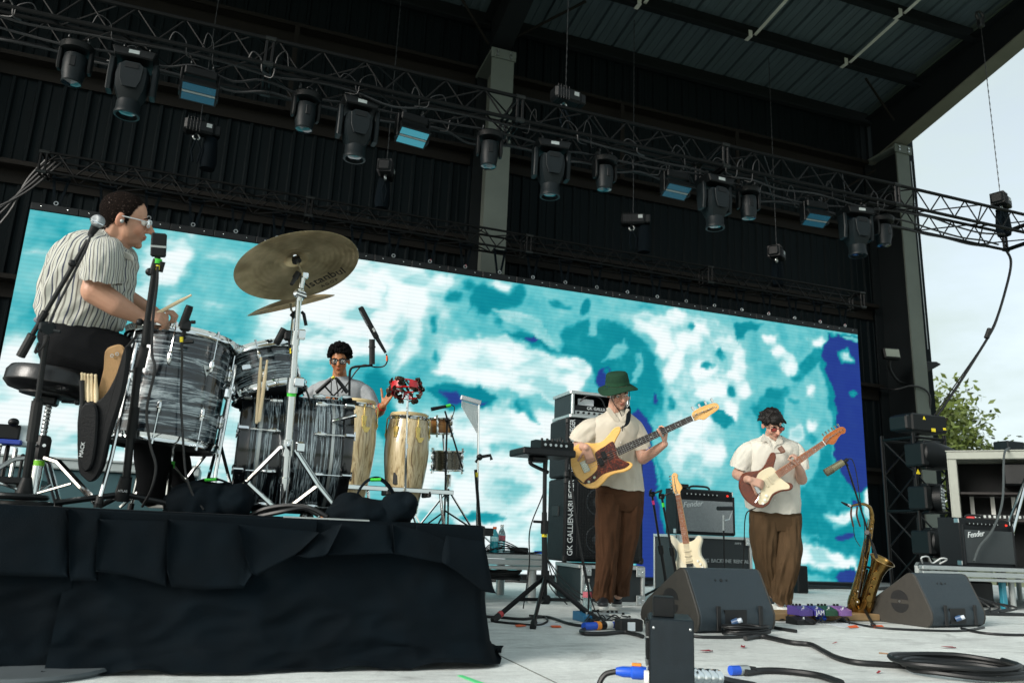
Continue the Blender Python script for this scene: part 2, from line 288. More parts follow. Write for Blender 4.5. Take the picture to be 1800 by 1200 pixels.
SCREEN_MARKS = [(0.45,0.15,[-2.71,4.14,-.04,4.69,.23,2.19,-2.33,1.92]),
(0.33,0.12,[-2.35,2.9,-2.23,3.21,-1.92,3.36,-1.49,3.49,-1.4,3.24,-1.98,3.02,-2.21,2.79]),
(0.55,0.08,[-2.28,2.54,-2.16,2.8,-1.88,2.71,-1.82,2.34,-2.19,2.36]),
(0.52,0.08,[-2.31,3.69,-1.91,3.66,-1.93,3.42,-2.31,3.36]),
(0.04,0.14,[-2.55,2.02,-2.34,2.28,-2.16,2.3,-1.88,2.03,-1.57,1.81,-.97,1.44,.11,1.66,.3,.06,-2.29,-.0]),
(0.08,0.1,[-1.26,3.47,-.99,3.65,-.95,3.83,-.72,3.94,-.64,3.53,-.71,3.35,-.86,3.19,-1.15,3.11]),
(0.35,0.1,[-1.22,3.64,-.94,3.79,-.07,3.73,-.1,3.44,-.55,3.58]),
(0.16,0.06,[-1.28,3.03,-1.08,3.12,-1.06,2.96,-1.22,2.87]),
(0.14,0.07,[-.47,2.77,-.49,2.72,-.53,2.69,-.59,2.68,-.64,2.7,-.66,2.75,-.65,2.8,-.61,2.83,-.55,2.84,-.5,2.82]),
(0.2,0.05,[-.8,2.86,-.8,2.81,-.82,2.77,-.85,2.77,-.88,2.8,-.9,2.85,-.89,2.9,-.88,2.94,-.85,2.94,-.82,2.91]),
(0.42,0.12,[-.81,3.26,-.15,3.37,-.02,2.77,-.6,2.56,-.82,2.86]),
(0.12,0.12,[-.18,2.28,-.01,2.43,.11,1.62,-.09,1.58]),
(0.6,0.08,[.96,3.39,1.31,3.3,1.05,3.19,.77,3.26]),
(0.02,0.16,[.45,3.75,2.02,3.89,2.01,3.55,1.79,3.07,1.72,2.63,1.46,2.42,.85,2.39,.26,2.53,.04,2.84,.38,3.17]),
(0.43,0.1,[.73,2.38,1.11,2.46,1.72,2.56,1.85,1.81,1.45,1.64,.78,1.85]),
(0.66,0.05,[1.45,2.35,1.58,2.42,1.75,2.21,1.77,1.9,1.96,1.78,2.17,1.69,2.19,1.42,1.81,1.4,1.55,1.64,1.46,2.04]),
(0.46,0.1,[1.64,2.76,2.04,3.1,2.43,2.71,2.32,2.2,1.82,2.22]),
(0.1,0.1,[1.81,3.52,2.18,3.65,2.15,3.12,2.02,2.81,1.95,2.51,1.81,2.36,1.75,2.56,1.86,3.01]),
(0.12,0.06,[1.84,2.08,1.98,2.09,2.01,1.68,1.87,1.6]),
(0.3,0.1,[2.14,3.72,2.75,3.73,2.64,2.89,2.22,2.54,2.07,3.11]),
(0.46,0.1,[2.45,3.61,3.45,3.84,4.04,3.37,3.73,3.02,2.94,3.07,2.48,3.16]),
(0.7,0.04,[2.71,3.69,2.98,3.69,3.33,3.82,3.42,3.6,3.19,3.47,3,3.35,2.71,3.34]),
(0.66,0.04,[2.57,3.54,2.55,3.49,2.51,3.46,2.45,3.46,2.41,3.47,2.39,3.51,2.4,3.55,2.45,3.58,2.5,3.59,2.55,3.57]),
(0.66,0.04,[2.72,3.67,2.71,3.63,2.67,3.59,2.62,3.59,2.58,3.61,2.57,3.65,2.58,3.7,2.62,3.73,2.66,3.74,2.7,3.72]),
(0.64,0.04,[3.1,3.27,3.08,3.23,3.05,3.2,3,3.2,2.96,3.22,2.94,3.25,2.95,3.3,2.99,3.33,3.04,3.33,3.08,3.31]),
(0.6,0.04,[2.31,3.14,2.31,3.07,2.28,3.02,2.24,3.02,2.21,3.06,2.2,3.13,2.2,3.2,2.23,3.24,2.27,3.25,2.3,3.21]),
(0.6,0.03,[2.31,2.69,2.31,2.63,2.29,2.6,2.26,2.6,2.24,2.63,2.23,2.68,2.23,2.73,2.25,2.76,2.28,2.76,2.3,2.74]),
(0.1,0.08,[2.47,3.71,2.45,3.65,2.37,3.6,2.26,3.58,2.18,3.61,2.15,3.67,2.17,3.73,2.25,3.78,2.35,3.8,2.44,3.77]),
(0.08,0.1,[2.15,3.48,2.14,3.32,2.08,3.21,2,3.2,1.93,3.29,1.89,3.44,1.9,3.6,1.96,3.71,2.04,3.72,2.12,3.63]),
(0.12,0.06,[3.19,3.74,3.16,3.7,3.1,3.67,3.02,3.66,2.96,3.67,2.94,3.71,2.96,3.75,3.02,3.78,3.1,3.79,3.16,3.78]),
(0.72,0.05,[3.05,3.12,3.48,3.12,3.93,2.95,4.07,3.18,4.42,3.1,4.57,2.81,4.14,2.68,3.49,2.9]),
(0.33,0.02,[2.94,3.39,3.4,3.43,3.65,3.33,3.91,2.95,3.75,2.97,3.41,3.17,3.12,3.28]),
(0.95,0.02,[3.63,3.02,3.61,2.98,3.55,2.95,3.48,2.94,3.42,2.96,3.39,2.99,3.41,3.03,3.47,3.06,3.54,3.07,3.6,3.05]),
(0.05,0.07,[2.44,2.82,2.85,3.02,3.22,3.02,3.59,2.86,4.09,2.9,4.34,2.89,4.47,2.7,4.27,2.44,4.07,2.2,3.75,2.34,3.2,2.34,2.81,2.41,2.28,2.41,2.24,2.47]),
(0.45,0.07,[2.12,2.39,2.52,2.43,2.26,1.98,2.08,2.03]),
(0.74,0.03,[2.22,2.19,2.47,2.34,2.89,2.38,3.07,2.23,3,2.08,2.65,2.1,2.49,2.03,2.3,2.06]),
(0.96,0.03,[2.65,2.18,2.62,2.14,2.55,2.11,2.46,2.1,2.39,2.12,2.36,2.15,2.38,2.19,2.45,2.22,2.54,2.23,2.62,2.21]),
(0.95,0.03,[2.99,2.15,2.97,2.12,2.91,2.1,2.84,2.09,2.78,2.1,2.75,2.13,2.77,2.15,2.83,2.17,2.91,2.18,2.97,2.17]),
(0.1,0.1,[1.79,1.66,2.4,1.98,3.14,2.1,4.07,2.15,4.21,-.25,2.96,-.26,2.35,.56,1.95,.48]),
(0.68,0.04,[3.49,2.17,3.48,2.12,3.43,2.08,3.37,2.07,3.32,2.1,3.29,2.15,3.31,2.21,3.36,2.25,3.42,2.26,3.47,2.23]),
(0.55,0.05,[3.28,2.28,3.48,2.24,3.68,2,3.52,2.02]),
(0.34,0.1,[2.87,1.54,2.81,1.45,2.67,1.39,2.5,1.38,2.35,1.42,2.29,1.5,2.34,1.58,2.48,1.64,2.66,1.66,2.81,1.62]),
(0.36,0.08,[3.62,1.6,3.56,1.53,3.41,1.49,3.22,1.47,3.07,1.5,3.01,1.55,3.07,1.61,3.21,1.66,3.4,1.67,3.56,1.65]),
(0.3,0.1,[3.71,1.1,3.64,1.02,3.45,.96,3.22,.95,3.04,.99,2.96,1.06,3.03,1.15,3.21,1.21,3.44,1.22,3.64,1.18]),
(0.3,0.1,[4.12,.43,4.06,.3,3.91,.23,3.73,.22,3.57,.29,3.51,.41,3.56,.53,3.71,.61,3.9,.62,4.06,.55]),
(0.62,0.03,[3.29,.78,3.23,.75,3.07,.72,2.88,.71,2.72,.73,2.66,.76,2.71,.79,2.87,.82,3.07,.83,3.23,.81]),
(0.4,0.08,[2.63,.64,2.58,.52,2.45,.45,2.28,.44,2.14,.51,2.08,.62,2.12,.73,2.25,.81,2.42,.82,2.57,.76]),
(0.4,0.06,[3.6,.14,3.51,.08,3.29,.05,3.03,.04,2.81,.07,2.73,.12,2.81,.17,3.02,.21,3.29,.22,3.51,.19]),
(0.22,0.08,[-1.88,2.84,-1.89,2.82,-1.92,2.8,-1.97,2.79,-2.01,2.8,-2.02,2.82,-2.01,2.85,-1.98,2.86,-1.93,2.87,-1.89,2.86]),
(0.22,0.08,[-2.06,3.33,-2.07,3.31,-2.13,3.29,-2.19,3.28,-2.25,3.28,-2.27,3.3,-2.25,3.32,-2.2,3.34,-2.14,3.35,-2.08,3.35]),
(0.22,0.08,[-1.46,3.67,-1.49,3.64,-1.57,3.62,-1.67,3.6,-1.76,3.6,-1.79,3.61,-1.77,3.63,-1.68,3.66,-1.58,3.68,-1.49,3.68]),
(0.22,0.08,[-1.74,3.19,-1.76,3.16,-1.8,3.14,-1.86,3.13,-1.91,3.14,-1.94,3.16,-1.92,3.18,-1.87,3.2,-1.81,3.21,-1.76,3.21]),
(0.22,0.08,[-1.88,2.46,-1.89,2.43,-1.92,2.41,-1.96,2.4,-1.99,2.42,-2.01,2.45,-2,2.48,-1.97,2.5,-1.93,2.5,-1.9,2.49]),
(0.22,0.08,[-.74,3,-.76,2.97,-.8,2.95,-.86,2.94,-.91,2.95,-.93,2.98,-.92,3.01,-.87,3.04,-.82,3.05,-.77,3.03]),
(0.22,0.08,[-.24,2.94,-.26,2.91,-.31,2.89,-.37,2.88,-.43,2.89,-.45,2.91,-.44,2.94,-.39,2.96,-.32,2.97,-.26,2.96]),
(0.22,0.08,[-.11,3.58,-.15,3.55,-.24,3.52,-.35,3.5,-.44,3.5,-.48,3.52,-.45,3.55,-.36,3.58,-.25,3.6,-.15,3.6]),
(0.22,0.08,[.09,2.58,.08,2.53,.04,2.49,-.01,2.49,-.06,2.51,-.08,2.56,-.07,2.6,-.03,2.64,.02,2.64,.07,2.62]),
(0.22,0.08,[1.47,2.11,1.46,2.07,1.44,2.05,1.4,2.04,1.37,2.06,1.36,2.1,1.37,2.14,1.39,2.17,1.43,2.18,1.45,2.15]),
(0.22,0.08,[.95,2.13,.94,2.1,.91,2.07,.87,2.07,.83,2.09,.82,2.12,.83,2.15,.86,2.17,.9,2.18,.93,2.16]),
(0.22,0.08,[.96,2.3,.94,2.28,.89,2.27,.84,2.26,.79,2.27,.77,2.28,.79,2.3,.83,2.31,.89,2.32,.94,2.32]),
(0.27,0.1,[1.77,3.74,1.77,3.65,1.74,3.59,1.69,3.58,1.65,3.63,1.63,3.71,1.64,3.8,1.67,3.86,1.71,3.87,1.75,3.82]),
(0.27,0.1,[1.65,3.35,1.64,3.24,1.62,3.17,1.59,3.17,1.55,3.23,1.53,3.33,1.54,3.43,1.56,3.5,1.59,3.51,1.63,3.45]),
(0.27,0.1,[1.57,2.76,1.53,2.72,1.43,2.68,1.3,2.67,1.2,2.68,1.16,2.71,1.19,2.74,1.29,2.78,1.42,2.79,1.52,2.78]),
(0.27,0.1,[.96,2.68,.94,2.65,.87,2.63,.79,2.62,.73,2.63,.7,2.65,.72,2.68,.78,2.7,.86,2.71,.93,2.7]),
(0.27,0.1,[3.18,2.73,3.13,2.7,2.97,2.67,2.79,2.65,2.64,2.64,2.58,2.66,2.64,2.69,2.78,2.72,2.97,2.74,3.12,2.74]),
(0.27,0.1,[3.87,2.65,3.83,2.62,3.72,2.59,3.6,2.58,3.49,2.58,3.45,2.61,3.49,2.64,3.59,2.66,3.72,2.68,3.83,2.67]),
(0.27,0.1,[3.76,1.86,3.68,1.83,3.44,1.8,3.16,1.78,2.94,1.77,2.85,1.79,2.94,1.81,3.16,1.84,3.44,1.87,3.67,1.87]),
(0.27,0.1,[2.85,1.89,2.82,1.85,2.75,1.82,2.66,1.81,2.58,1.83,2.55,1.87,2.58,1.91,2.65,1.94,2.74,1.95,2.82,1.93]),
(0.27,0.1,[3.55,1.31,3.47,1.28,3.24,1.25,2.97,1.23,2.75,1.23,2.66,1.25,2.74,1.28,2.96,1.31,3.24,1.33,3.46,1.33]),
(0.27,0.1,[3.93,1.55,3.91,1.42,3.83,1.33,3.73,1.33,3.65,1.4,3.62,1.52,3.64,1.65,3.72,1.74,3.82,1.74,3.9,1.67]),
(0.27,0.1,[2.6,1.04,2.58,.99,2.51,.96,2.42,.95,2.35,.98,2.32,1.03,2.35,1.07,2.41,1.11,2.5,1.11,2.57,1.09]),
(0.27,0.1,[3.8,.83,3.76,.79,3.64,.77,3.5,.76,3.39,.78,3.35,.81,3.39,.84,3.5,.87,3.64,.87,3.75,.86]),
(0.27,0.1,[4.04,1.12,4.02,.96,3.98,.85,3.92,.85,3.87,.95,3.85,1.11,3.86,1.28,3.91,1.39,3.97,1.39,4.02,1.29]),
(0.27,0.1,[-2.09,1.7,-2.1,1.66,-2.14,1.63,-2.21,1.63,-2.26,1.65,-2.29,1.69,-2.28,1.73,-2.23,1.76,-2.17,1.76,-2.11,1.74]),
(0.27,0.1,[-1.72,1.38,-1.75,1.34,-1.85,1.31,-1.98,1.3,-2.08,1.32,-2.13,1.35,-2.1,1.38,-2,1.41,-1.87,1.42,-1.77,1.41]),
(0.27,0.1,[-1.32,1.53,-1.33,1.5,-1.38,1.47,-1.45,1.47,-1.5,1.48,-1.53,1.52,-1.51,1.55,-1.46,1.58,-1.4,1.58,-1.34,1.57]),
(0.27,0.1,[-1.86,.96,-1.88,.93,-1.96,.9,-2.05,.89,-2.13,.91,-2.16,.94,-2.14,.98,-2.07,1,-1.97,1.01,-1.9,.99]),
(0.27,0.1,[-.61,1.72,-.64,1.67,-.72,1.63,-.82,1.62,-.91,1.64,-.95,1.69,-.92,1.74,-.84,1.78,-.74,1.79,-.65,1.77]),
(0.2,0.06,[4.37,3.9,4.34,3.85,4.25,3.82,4.15,3.8,4.06,3.81,4.03,3.85,4.06,3.89,4.14,3.92,4.25,3.94,4.33,3.93]),
(0.2,0.06,[4.84,3.72,4.81,3.69,4.75,3.66,4.68,3.65,4.62,3.66,4.59,3.68,4.62,3.72,4.68,3.74,4.75,3.75,4.81,3.74]),
(0.2,0.06,[5.09,3.51,5.07,3.46,5.01,3.42,4.95,3.41,4.9,3.43,4.87,3.48,4.89,3.53,4.95,3.57,5.01,3.57,5.07,3.55]),
(0.2,0.06,[7.1,1.77,7.07,1.68,7,1.61,6.92,1.61,6.86,1.66,6.83,1.75,6.86,1.85,6.93,1.91,7.01,1.92,7.08,1.86]),
(0.2,0.06,[7.21,1.38,7.18,1.33,7.13,1.3,7.06,1.3,7,1.32,6.98,1.37,7,1.42,7.06,1.45,7.13,1.45,7.19,1.43]),
(0.2,0.06,[6.91,1.36,6.88,1.33,6.81,1.3,6.71,1.29,6.64,1.31,6.61,1.35,6.64,1.38,6.72,1.41,6.81,1.42,6.89,1.4]),
(0.2,0.06,[7.93,1.42,7.9,1.38,7.85,1.36,7.79,1.35,7.74,1.37,7.73,1.41,7.75,1.45,7.8,1.48,7.86,1.48,7.91,1.46]),
(0.2,0.06,[8.13,1.19,8.11,1.16,8.05,1.14,7.97,1.14,7.91,1.15,7.89,1.18,7.92,1.21,7.98,1.23,8.05,1.23,8.11,1.22]),
(0.2,0.06,[7.02,3.08,7,3.04,6.95,3.01,6.89,3,6.84,3.02,6.82,3.06,6.84,3.1,6.89,3.13,6.95,3.13,7,3.12]),
(0.2,0.06,[8.11,3.29,8.09,3.24,8.02,3.21,7.94,3.2,7.88,3.22,7.86,3.26,7.89,3.3,7.95,3.33,8.03,3.34,8.09,3.33]),
(0.4,0.12,[3.86,3.98,5.16,3.93,5.16,3.52,4.55,3.36,3.88,3.35]),
(0.66,0.04,[3.92,3.2,4.13,3.38,4.38,3.41,4.89,3.36,5.33,3.09,5.53,2.75,5.47,2.39,5.16,2.05,5.16,1.94,4.82,2.14,4.56,2.42,4.39,2.79,4.05,2.98]),
(0.37,0.03,[4.3,3.24,4.42,3.58,4.53,3.51,4.42,3.22]),
(0.38,0.03,[4.57,2.81,4.68,3.05,4.89,3.16,4.94,3.07,4.73,2.89]),
(0.38,0.03,[4.97,2.65,5.05,2.94,5.16,3.01,5.16,2.83,5.05,2.66]),
(0.7,0.03,[4.41,3.62,4.39,3.55,4.33,3.5,4.25,3.49,4.19,3.52,4.17,3.58,4.19,3.65,4.25,3.7,4.32,3.71,4.38,3.68]),
(0.62,0.03,[4.01,3.6,3.99,3.56,3.94,3.53,3.88,3.52,3.83,3.54,3.81,3.58,3.83,3.61,3.88,3.64,3.94,3.65,3.99,3.64]),
(0.96,0.02,[4.5,2.41,4.52,2.65,4.64,2.74,4.69,2.59,4.63,2.39]),
(0.95,0.02,[5.39,2.48,5.38,2.42,5.36,2.38,5.33,2.38,5.31,2.41,5.3,2.47,5.31,2.52,5.33,2.56,5.36,2.56,5.38,2.53]),
(0.96,0.02,[5.07,2.27,5.18,2.21,5.29,1.95,5.33,1.34,5.42,.91,5.48,-.24,5.02,-.24,4.99,2.07]),
(0.64,0.04,[5.33,1.87,5.46,1.28,5.63,1.06,5.66,-.24,5.48,-.24,5.4,.9]),
(0.28,0.1,[5.34,3.66,6.26,3.7,6.74,3.64,7.02,3.08,6.6,2.21,6.21,1.32,5.68,1.29,5.42,1.96,5.56,2.6,5.34,3.21]),
(0.06,0.07,[5.53,3.44,5.48,3.36,5.36,3.3,5.22,3.28,5.1,3.31,5.06,3.38,5.1,3.46,5.22,3.53,5.36,3.55,5.48,3.51]),
(0.06,0.07,[5.77,3.6,5.74,3.53,5.66,3.49,5.56,3.47,5.48,3.5,5.44,3.55,5.48,3.62,5.56,3.66,5.66,3.68,5.74,3.65]),
(0.06,0.07,[6.18,3.55,6.16,3.48,6.09,3.43,6.01,3.42,5.95,3.45,5.92,3.52,5.95,3.59,6.01,3.64,6.09,3.65,6.16,3.62]),
(0.06,0.07,[6.04,3.31,6,3.24,5.9,3.19,5.77,3.17,5.67,3.2,5.63,3.27,5.67,3.34,5.77,3.39,5.9,3.41,6,3.38]),
(0.06,0.07,[5.76,2.94,5.73,2.81,5.68,2.73,5.61,2.72,5.56,2.79,5.54,2.91,5.56,3.04,5.62,3.12,5.68,3.13,5.74,3.06]),
(0.06,0.07,[6.6,3.37,6.57,3.32,6.48,3.28,6.37,3.27,6.29,3.28,6.26,3.32,6.29,3.37,6.38,3.41,6.48,3.42,6.57,3.41]),
(0.06,0.07,[6.88,3.16,6.85,3.06,6.77,2.99,6.67,2.98,6.6,3.03,6.57,3.13,6.61,3.23,6.69,3.3,6.78,3.31,6.86,3.26]),
(0.06,0.07,[6.48,2.61,6.43,2.51,6.31,2.44,6.16,2.42,6.04,2.47,6,2.56,6.05,2.66,6.17,2.73,6.32,2.75,6.44,2.7]),
(0.06,0.07,[6.66,2.32,6.63,2.22,6.57,2.15,6.49,2.15,6.42,2.2,6.4,2.29,6.43,2.39,6.49,2.45,6.58,2.46,6.64,2.41]),
(0.06,0.07,[6.23,2.92,6.2,2.85,6.12,2.8,6.03,2.79,5.96,2.83,5.93,2.89,5.96,2.96,6.03,3.01,6.13,3.02,6.2,2.99]),
(0.06,0.07,[6.12,1.94,6.08,1.8,5.97,1.72,5.84,1.71,5.73,1.78,5.69,1.9,5.73,2.03,5.84,2.12,5.98,2.13,6.08,2.06]),
(0.06,0.07,[5.8,1.64,5.78,1.56,5.71,1.5,5.62,1.5,5.55,1.54,5.52,1.62,5.55,1.7,5.62,1.76,5.71,1.77,5.78,1.72]),
(0.06,0.07,[6.45,1.72,6.41,1.65,6.32,1.6,6.21,1.59,6.12,1.63,6.08,1.7,6.12,1.77,6.21,1.83,6.32,1.84,6.42,1.8]),
(0.06,0.07,[5.56,3.24,5.54,3.14,5.5,3.08,5.44,3.07,5.4,3.13,5.38,3.22,5.4,3.32,5.44,3.38,5.5,3.39,5.54,3.33]),
(0.06,0.07,[6.3,2.15,6.27,2.09,6.19,2.05,6.08,2.04,6,2.07,5.97,2.12,6,2.18,6.09,2.22,6.19,2.23,6.27,2.2]),
(0.06,0.07,[6.91,2.73,6.89,2.66,6.84,2.61,6.78,2.61,6.73,2.65,6.71,2.71,6.73,2.78,6.78,2.83,6.84,2.84,6.89,2.8]),
(0.06,0.07,[6.74,2.92,6.72,2.88,6.66,2.85,6.59,2.84,6.53,2.86,6.51,2.9,6.53,2.94,6.59,2.97,6.66,2.98,6.72,2.96]),
(0.62,0.03,[5.98,3.52,5.96,3.48,5.92,3.46,5.88,3.46,5.84,3.47,5.83,3.5,5.84,3.53,5.88,3.55,5.93,3.56,5.96,3.54]),
(0.62,0.03,[6.43,3.2,6.42,3.13,6.38,3.09,6.34,3.09,6.31,3.12,6.3,3.18,6.31,3.24,6.35,3.28,6.39,3.29,6.42,3.25]),
(0.62,0.03,[6.21,2.99,6.2,2.96,6.16,2.94,6.11,2.93,6.07,2.94,6.06,2.97,6.08,3,6.11,3.02,6.16,3.03,6.2,3.02]),
(0.62,0.03,[6.65,2.62,6.64,2.58,6.59,2.55,6.54,2.54,6.5,2.57,6.48,2.61,6.5,2.65,6.54,2.68,6.6,2.69,6.64,2.67]),
(0.62,0.03,[6.25,2.34,6.23,2.31,6.17,2.29,6.11,2.28,6.05,2.3,6.03,2.32,6.05,2.35,6.11,2.38,6.18,2.38,6.23,2.37]),
(0.62,0.03,[6.61,2.17,6.58,2.11,6.5,2.06,6.41,2.05,6.34,2.09,6.31,2.15,6.34,2.22,6.42,2.26,6.51,2.27,6.58,2.24]),
(0.62,0.03,[6.85,1.83,6.82,1.79,6.76,1.77,6.69,1.76,6.64,1.78,6.62,1.82,6.64,1.85,6.7,1.88,6.77,1.89,6.83,1.87]),
(0.62,0.03,[5.67,2.41,5.66,2.34,5.62,2.3,5.58,2.29,5.54,2.33,5.53,2.39,5.54,2.46,5.58,2.5,5.62,2.51,5.66,2.47]),
(0.42,0.1,[6.75,3.73,8.27,3.66,8.16,3.47,7.61,2.97,6.91,2.73,6.83,3.39]),
(0.66,0.03,[6.7,3.63,7.19,3.67,7.09,3.55,6.89,3.49,6.85,3.4,6.72,3.36]),
(0.62,0.04,[6.89,2.4,7.15,2.67,7.55,2.8,7.53,2.46,7.67,2.14,7.07,2.01]),
(0.4,0.04,[7.55,2.71,7.71,2.94,8.19,3.21,8.26,2.7,8.26,2.19,8.04,1.67,7.62,1.33,7.35,1.63,7.27,2.11]),
(0.64,0.04,[7.56,2.93,8.19,3.55,8.32,3.61,8.34,3.1,8.32,2.02,8.39,1.63,8.54,1.46,9.05,1.32,8.92,-.2,7.54,-.22,7.67,1.25,8.04,1.67,8.26,2.23,8.22,2.78,8.24,3.21,7.71,2.91]),
(0.05,0.06,[7.57,3.29,7.54,3.24,7.46,3.2,7.38,3.19,7.31,3.21,7.28,3.26,7.31,3.31,7.38,3.35,7.47,3.36,7.54,3.34]),
(0.05,0.06,[7.74,3.16,7.72,3.07,7.67,3.02,7.6,3.01,7.55,3.06,7.54,3.14,7.56,3.22,7.62,3.28,7.68,3.28,7.73,3.24]),
(0.05,0.06,[7.42,3.45,7.39,3.4,7.32,3.37,7.23,3.36,7.16,3.38,7.14,3.41,7.17,3.46,7.24,3.49,7.33,3.5,7.4,3.49]),
(0.05,0.06,[8.01,2.83,7.99,2.77,7.96,2.74,7.91,2.73,7.88,2.76,7.87,2.81,7.88,2.86,7.92,2.9,7.97,2.9,8,2.88]),
(0.05,0.06,[7.98,2.26,7.96,2.2,7.91,2.16,7.86,2.15,7.83,2.19,7.81,2.25,7.83,2.32,7.88,2.36,7.93,2.36,7.97,2.33]),
(0.05,0.06,[7.6,3.06,7.58,3.01,7.54,2.98,7.49,2.98,7.45,3,7.43,3.04,7.45,3.08,7.49,3.11,7.54,3.12,7.58,3.09]),
(0.05,0.06,[7.76,2.1,7.72,2.02,7.65,1.96,7.56,1.95,7.5,2,7.48,2.08,7.51,2.17,7.58,2.23,7.67,2.24,7.73,2.19]),
(0.05,0.06,[8.23,3.56,8.2,3.51,8.15,3.47,8.08,3.46,8.03,3.49,8.01,3.54,8.04,3.59,8.09,3.63,8.16,3.64,8.21,3.61]),
(0.55,0.03,[7.69,2.64,7.68,2.61,7.64,2.59,7.59,2.58,7.55,2.6,7.53,2.63,7.55,2.66,7.59,2.68,7.64,2.68,7.68,2.67]),
(0.6,0.03,[8.02,2.08,8,2.04,7.94,2.02,7.88,2.01,7.83,2.03,7.81,2.07,7.84,2.11,7.89,2.14,7.95,2.14,8,2.12]),
(0.97,0.02,[8.26,3.75,9.04,3.75,9.11,1.41,8.63,1.35,8.39,1.63,8.33,2.27,8.32,3.19,8.23,3.48]),
(0.6,0.02,[8.49,3.44,8.63,3.58,8.77,3.43,8.81,3.28,8.62,3.24]),
(0.2,0.03,[8.56,3.44,8.67,3.51,8.77,3.33,8.65,3.28]),
(0.6,0.02,[8.8,2.84,8.78,2.8,8.73,2.77,8.67,2.76,8.62,2.78,8.61,2.82,8.63,2.85,8.68,2.88,8.74,2.89,8.79,2.87]),
(0.35,0.02,[8.49,3.74,8.84,3.73,8.81,3.66,8.6,3.68]),
(0.08,0.05,[7.66,.59,7.97,.59,8.62,.45,8.65,.26,7.66,.31]),
(0.4,0.05,[7.64,.7,7.98,.71,7.78,.59]),
(0.1,0.05,[8.1,.99,8.41,1.1,8.67,1.14,8.61,.97,8.24,.9]),
(0.08,0.06,[9.11,1.24,9.06,1.07,8.97,.96,8.86,.95,8.79,1.05,8.77,1.23,8.82,1.4,8.91,1.52,9.02,1.52,9.09,1.42]),
(0.95,0.03,[8.24,.17,8.56,.34,8.75,.19,8.72,-.13,8.43,.02]),
(0.93,0.02,[8.55,.77,8.52,.74,8.43,.72,8.33,.72,8.25,.73,8.22,.76,8.26,.79,8.34,.81,8.44,.81,8.52,.8]),
(0.94,0.02,[8.53,1.3,8.68,1.22,8.62,1.12,8.5,1.17]),
(0.42,0.05,[7.7,.16,8.05,.21,8.29,.08,7.94,.02,7.65,.01])]
def concrete_mat():
    m = bpy.data.materials.new('concrete'); m.use_nodes = True; n, L, b = nodes(m)
    t = n.new('ShaderNodeTexCoord')
    def nz(sc, det, st=None, dist=0):
        z = n.new('ShaderNodeTexNoise'); z.inputs['Scale'].default_value = sc; z.inputs['Detail'].default_value = det; z.inputs['Roughness'].default_value = .62; z.inputs['Distortion'].default_value = dist
        if st: mp = n.new('ShaderNodeMapping'); mp.inputs['Scale'].default_value = st; mp.inputs['Rotation'].default_value = (0, 0, .3); L.new(t.outputs['Object'], mp.inputs['Vector']); L.new(mp.outputs['Vector'], z.inputs['Vector'])
        else: L.new(t.outputs['Object'], z.inputs['Vector'])
        return z.outputs['Fac']
    def mul(a, fac, lo, hi, p0=.3, p1=.7):
        r = n.new('ShaderNodeMapRange'); r.inputs[1].default_value = p0; r.inputs[2].default_value = p1; r.inputs[3].default_value = lo; r.inputs[4].default_value = hi; L.new(fac, r.inputs[0])
        x = n.new('ShaderNodeMix'); x.data_type = 'RGBA'; x.blend_type = 'MULTIPLY'; x.inputs[0].default_value = 1; L.new(a, x.inputs[6]); L.new(r.outputs[0], x.inputs[7]); return x.outputs[2]
    c = n.new('ShaderNodeRGB'); c.outputs[0].default_value = (.60, .63, .61, 1)
    a = mul(c.outputs[0], nz(.9, 6), .82, 1.15); a = mul(a, nz(7, 8), .9, 1.1); a = mul(a, nz(160, 2), .86, 1.12)
    a = mul(a, nz(3, 5, (1, 14, 1), .6), .80, 1.05, .25, .5); a = mul(a, nz(28, 3), .93, 1.05)
    a = mul(a, nz(2.2, 9, None, 1.2), .66, 1.0, .28, .37); a = mul(a, nz(1.1, 10, (1, 3, 1), 2.5), .82, 1.03, .36, .46)
    L.new(a, b.inputs['Base Color']); b.inputs['Roughness'].default_value = .68; b.inputs['Specular IOR Level'].default_value = .35
    bp = n.new('ShaderNodeBump'); bp.inputs['Strength'].default_value = .25; bp.inputs['Distance'].default_value = .004; L.new(nz(90, 4), bp.inputs['Height']); L.new(bp.outputs[0], b.inputs['Normal'])
    return m
concrete = concrete_mat()
wall_black = mat('black_wall_steel', '060f12', .7, 0, .25, 2.5, .1, 8, spec=.12, stretch=(6, 1, .6))
girt_brown = mat('girt_paint', '151310', .7, 0, .2, 5, spec=.15)
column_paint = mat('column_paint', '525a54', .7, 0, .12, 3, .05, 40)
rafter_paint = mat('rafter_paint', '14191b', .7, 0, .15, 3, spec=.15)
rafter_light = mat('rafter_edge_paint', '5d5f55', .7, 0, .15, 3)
galv = mat('galvanised_deck', '4a595e', .5, .2, .22, 3, .06, 30, stretch=(5, .5, 1))
strap_mat = mat('pale_strap', 'b9bcb4', .6, 0, .1)
truss_black = mat('truss_black', '040607', .5, .0, .25, 10, .05, 60, spec=.18)

f = MB(); f.box((0.5, 4.5, -.6), (26, 18, 1.2)); fl = f.build('stage_floor', concrete, None, 0); structure(fl)
for k, (x0, y0, x1, y1) in enumerate(((-3, 5.05, 12.9, 5.05), (1.3, -4.4, 1.3, 5.0), (7.4, -4.4, 7.4, 5.0), (4.2, 5.1, 4.2, 9.2))):
    j = MB(); d = Vector((x1-x0, y1-y0)); w = .003
    j.box(((x0+x1)/2, (y0+y1)/2, .001), (max(abs(d.x), w*2), max(abs(d.y), w*2), .002)); j.build('floor_joint', mat('joint_dark%d' % k, '6b6f6a', .8), fl, 0)
g = MB(); g.box((0, 200, -1.7), (3000, 2600, .6))
structure(g.build('ground', mat('dry_grass_ground', '5d6340', .95, 0, .3, .5, .3, 5), None, 0))

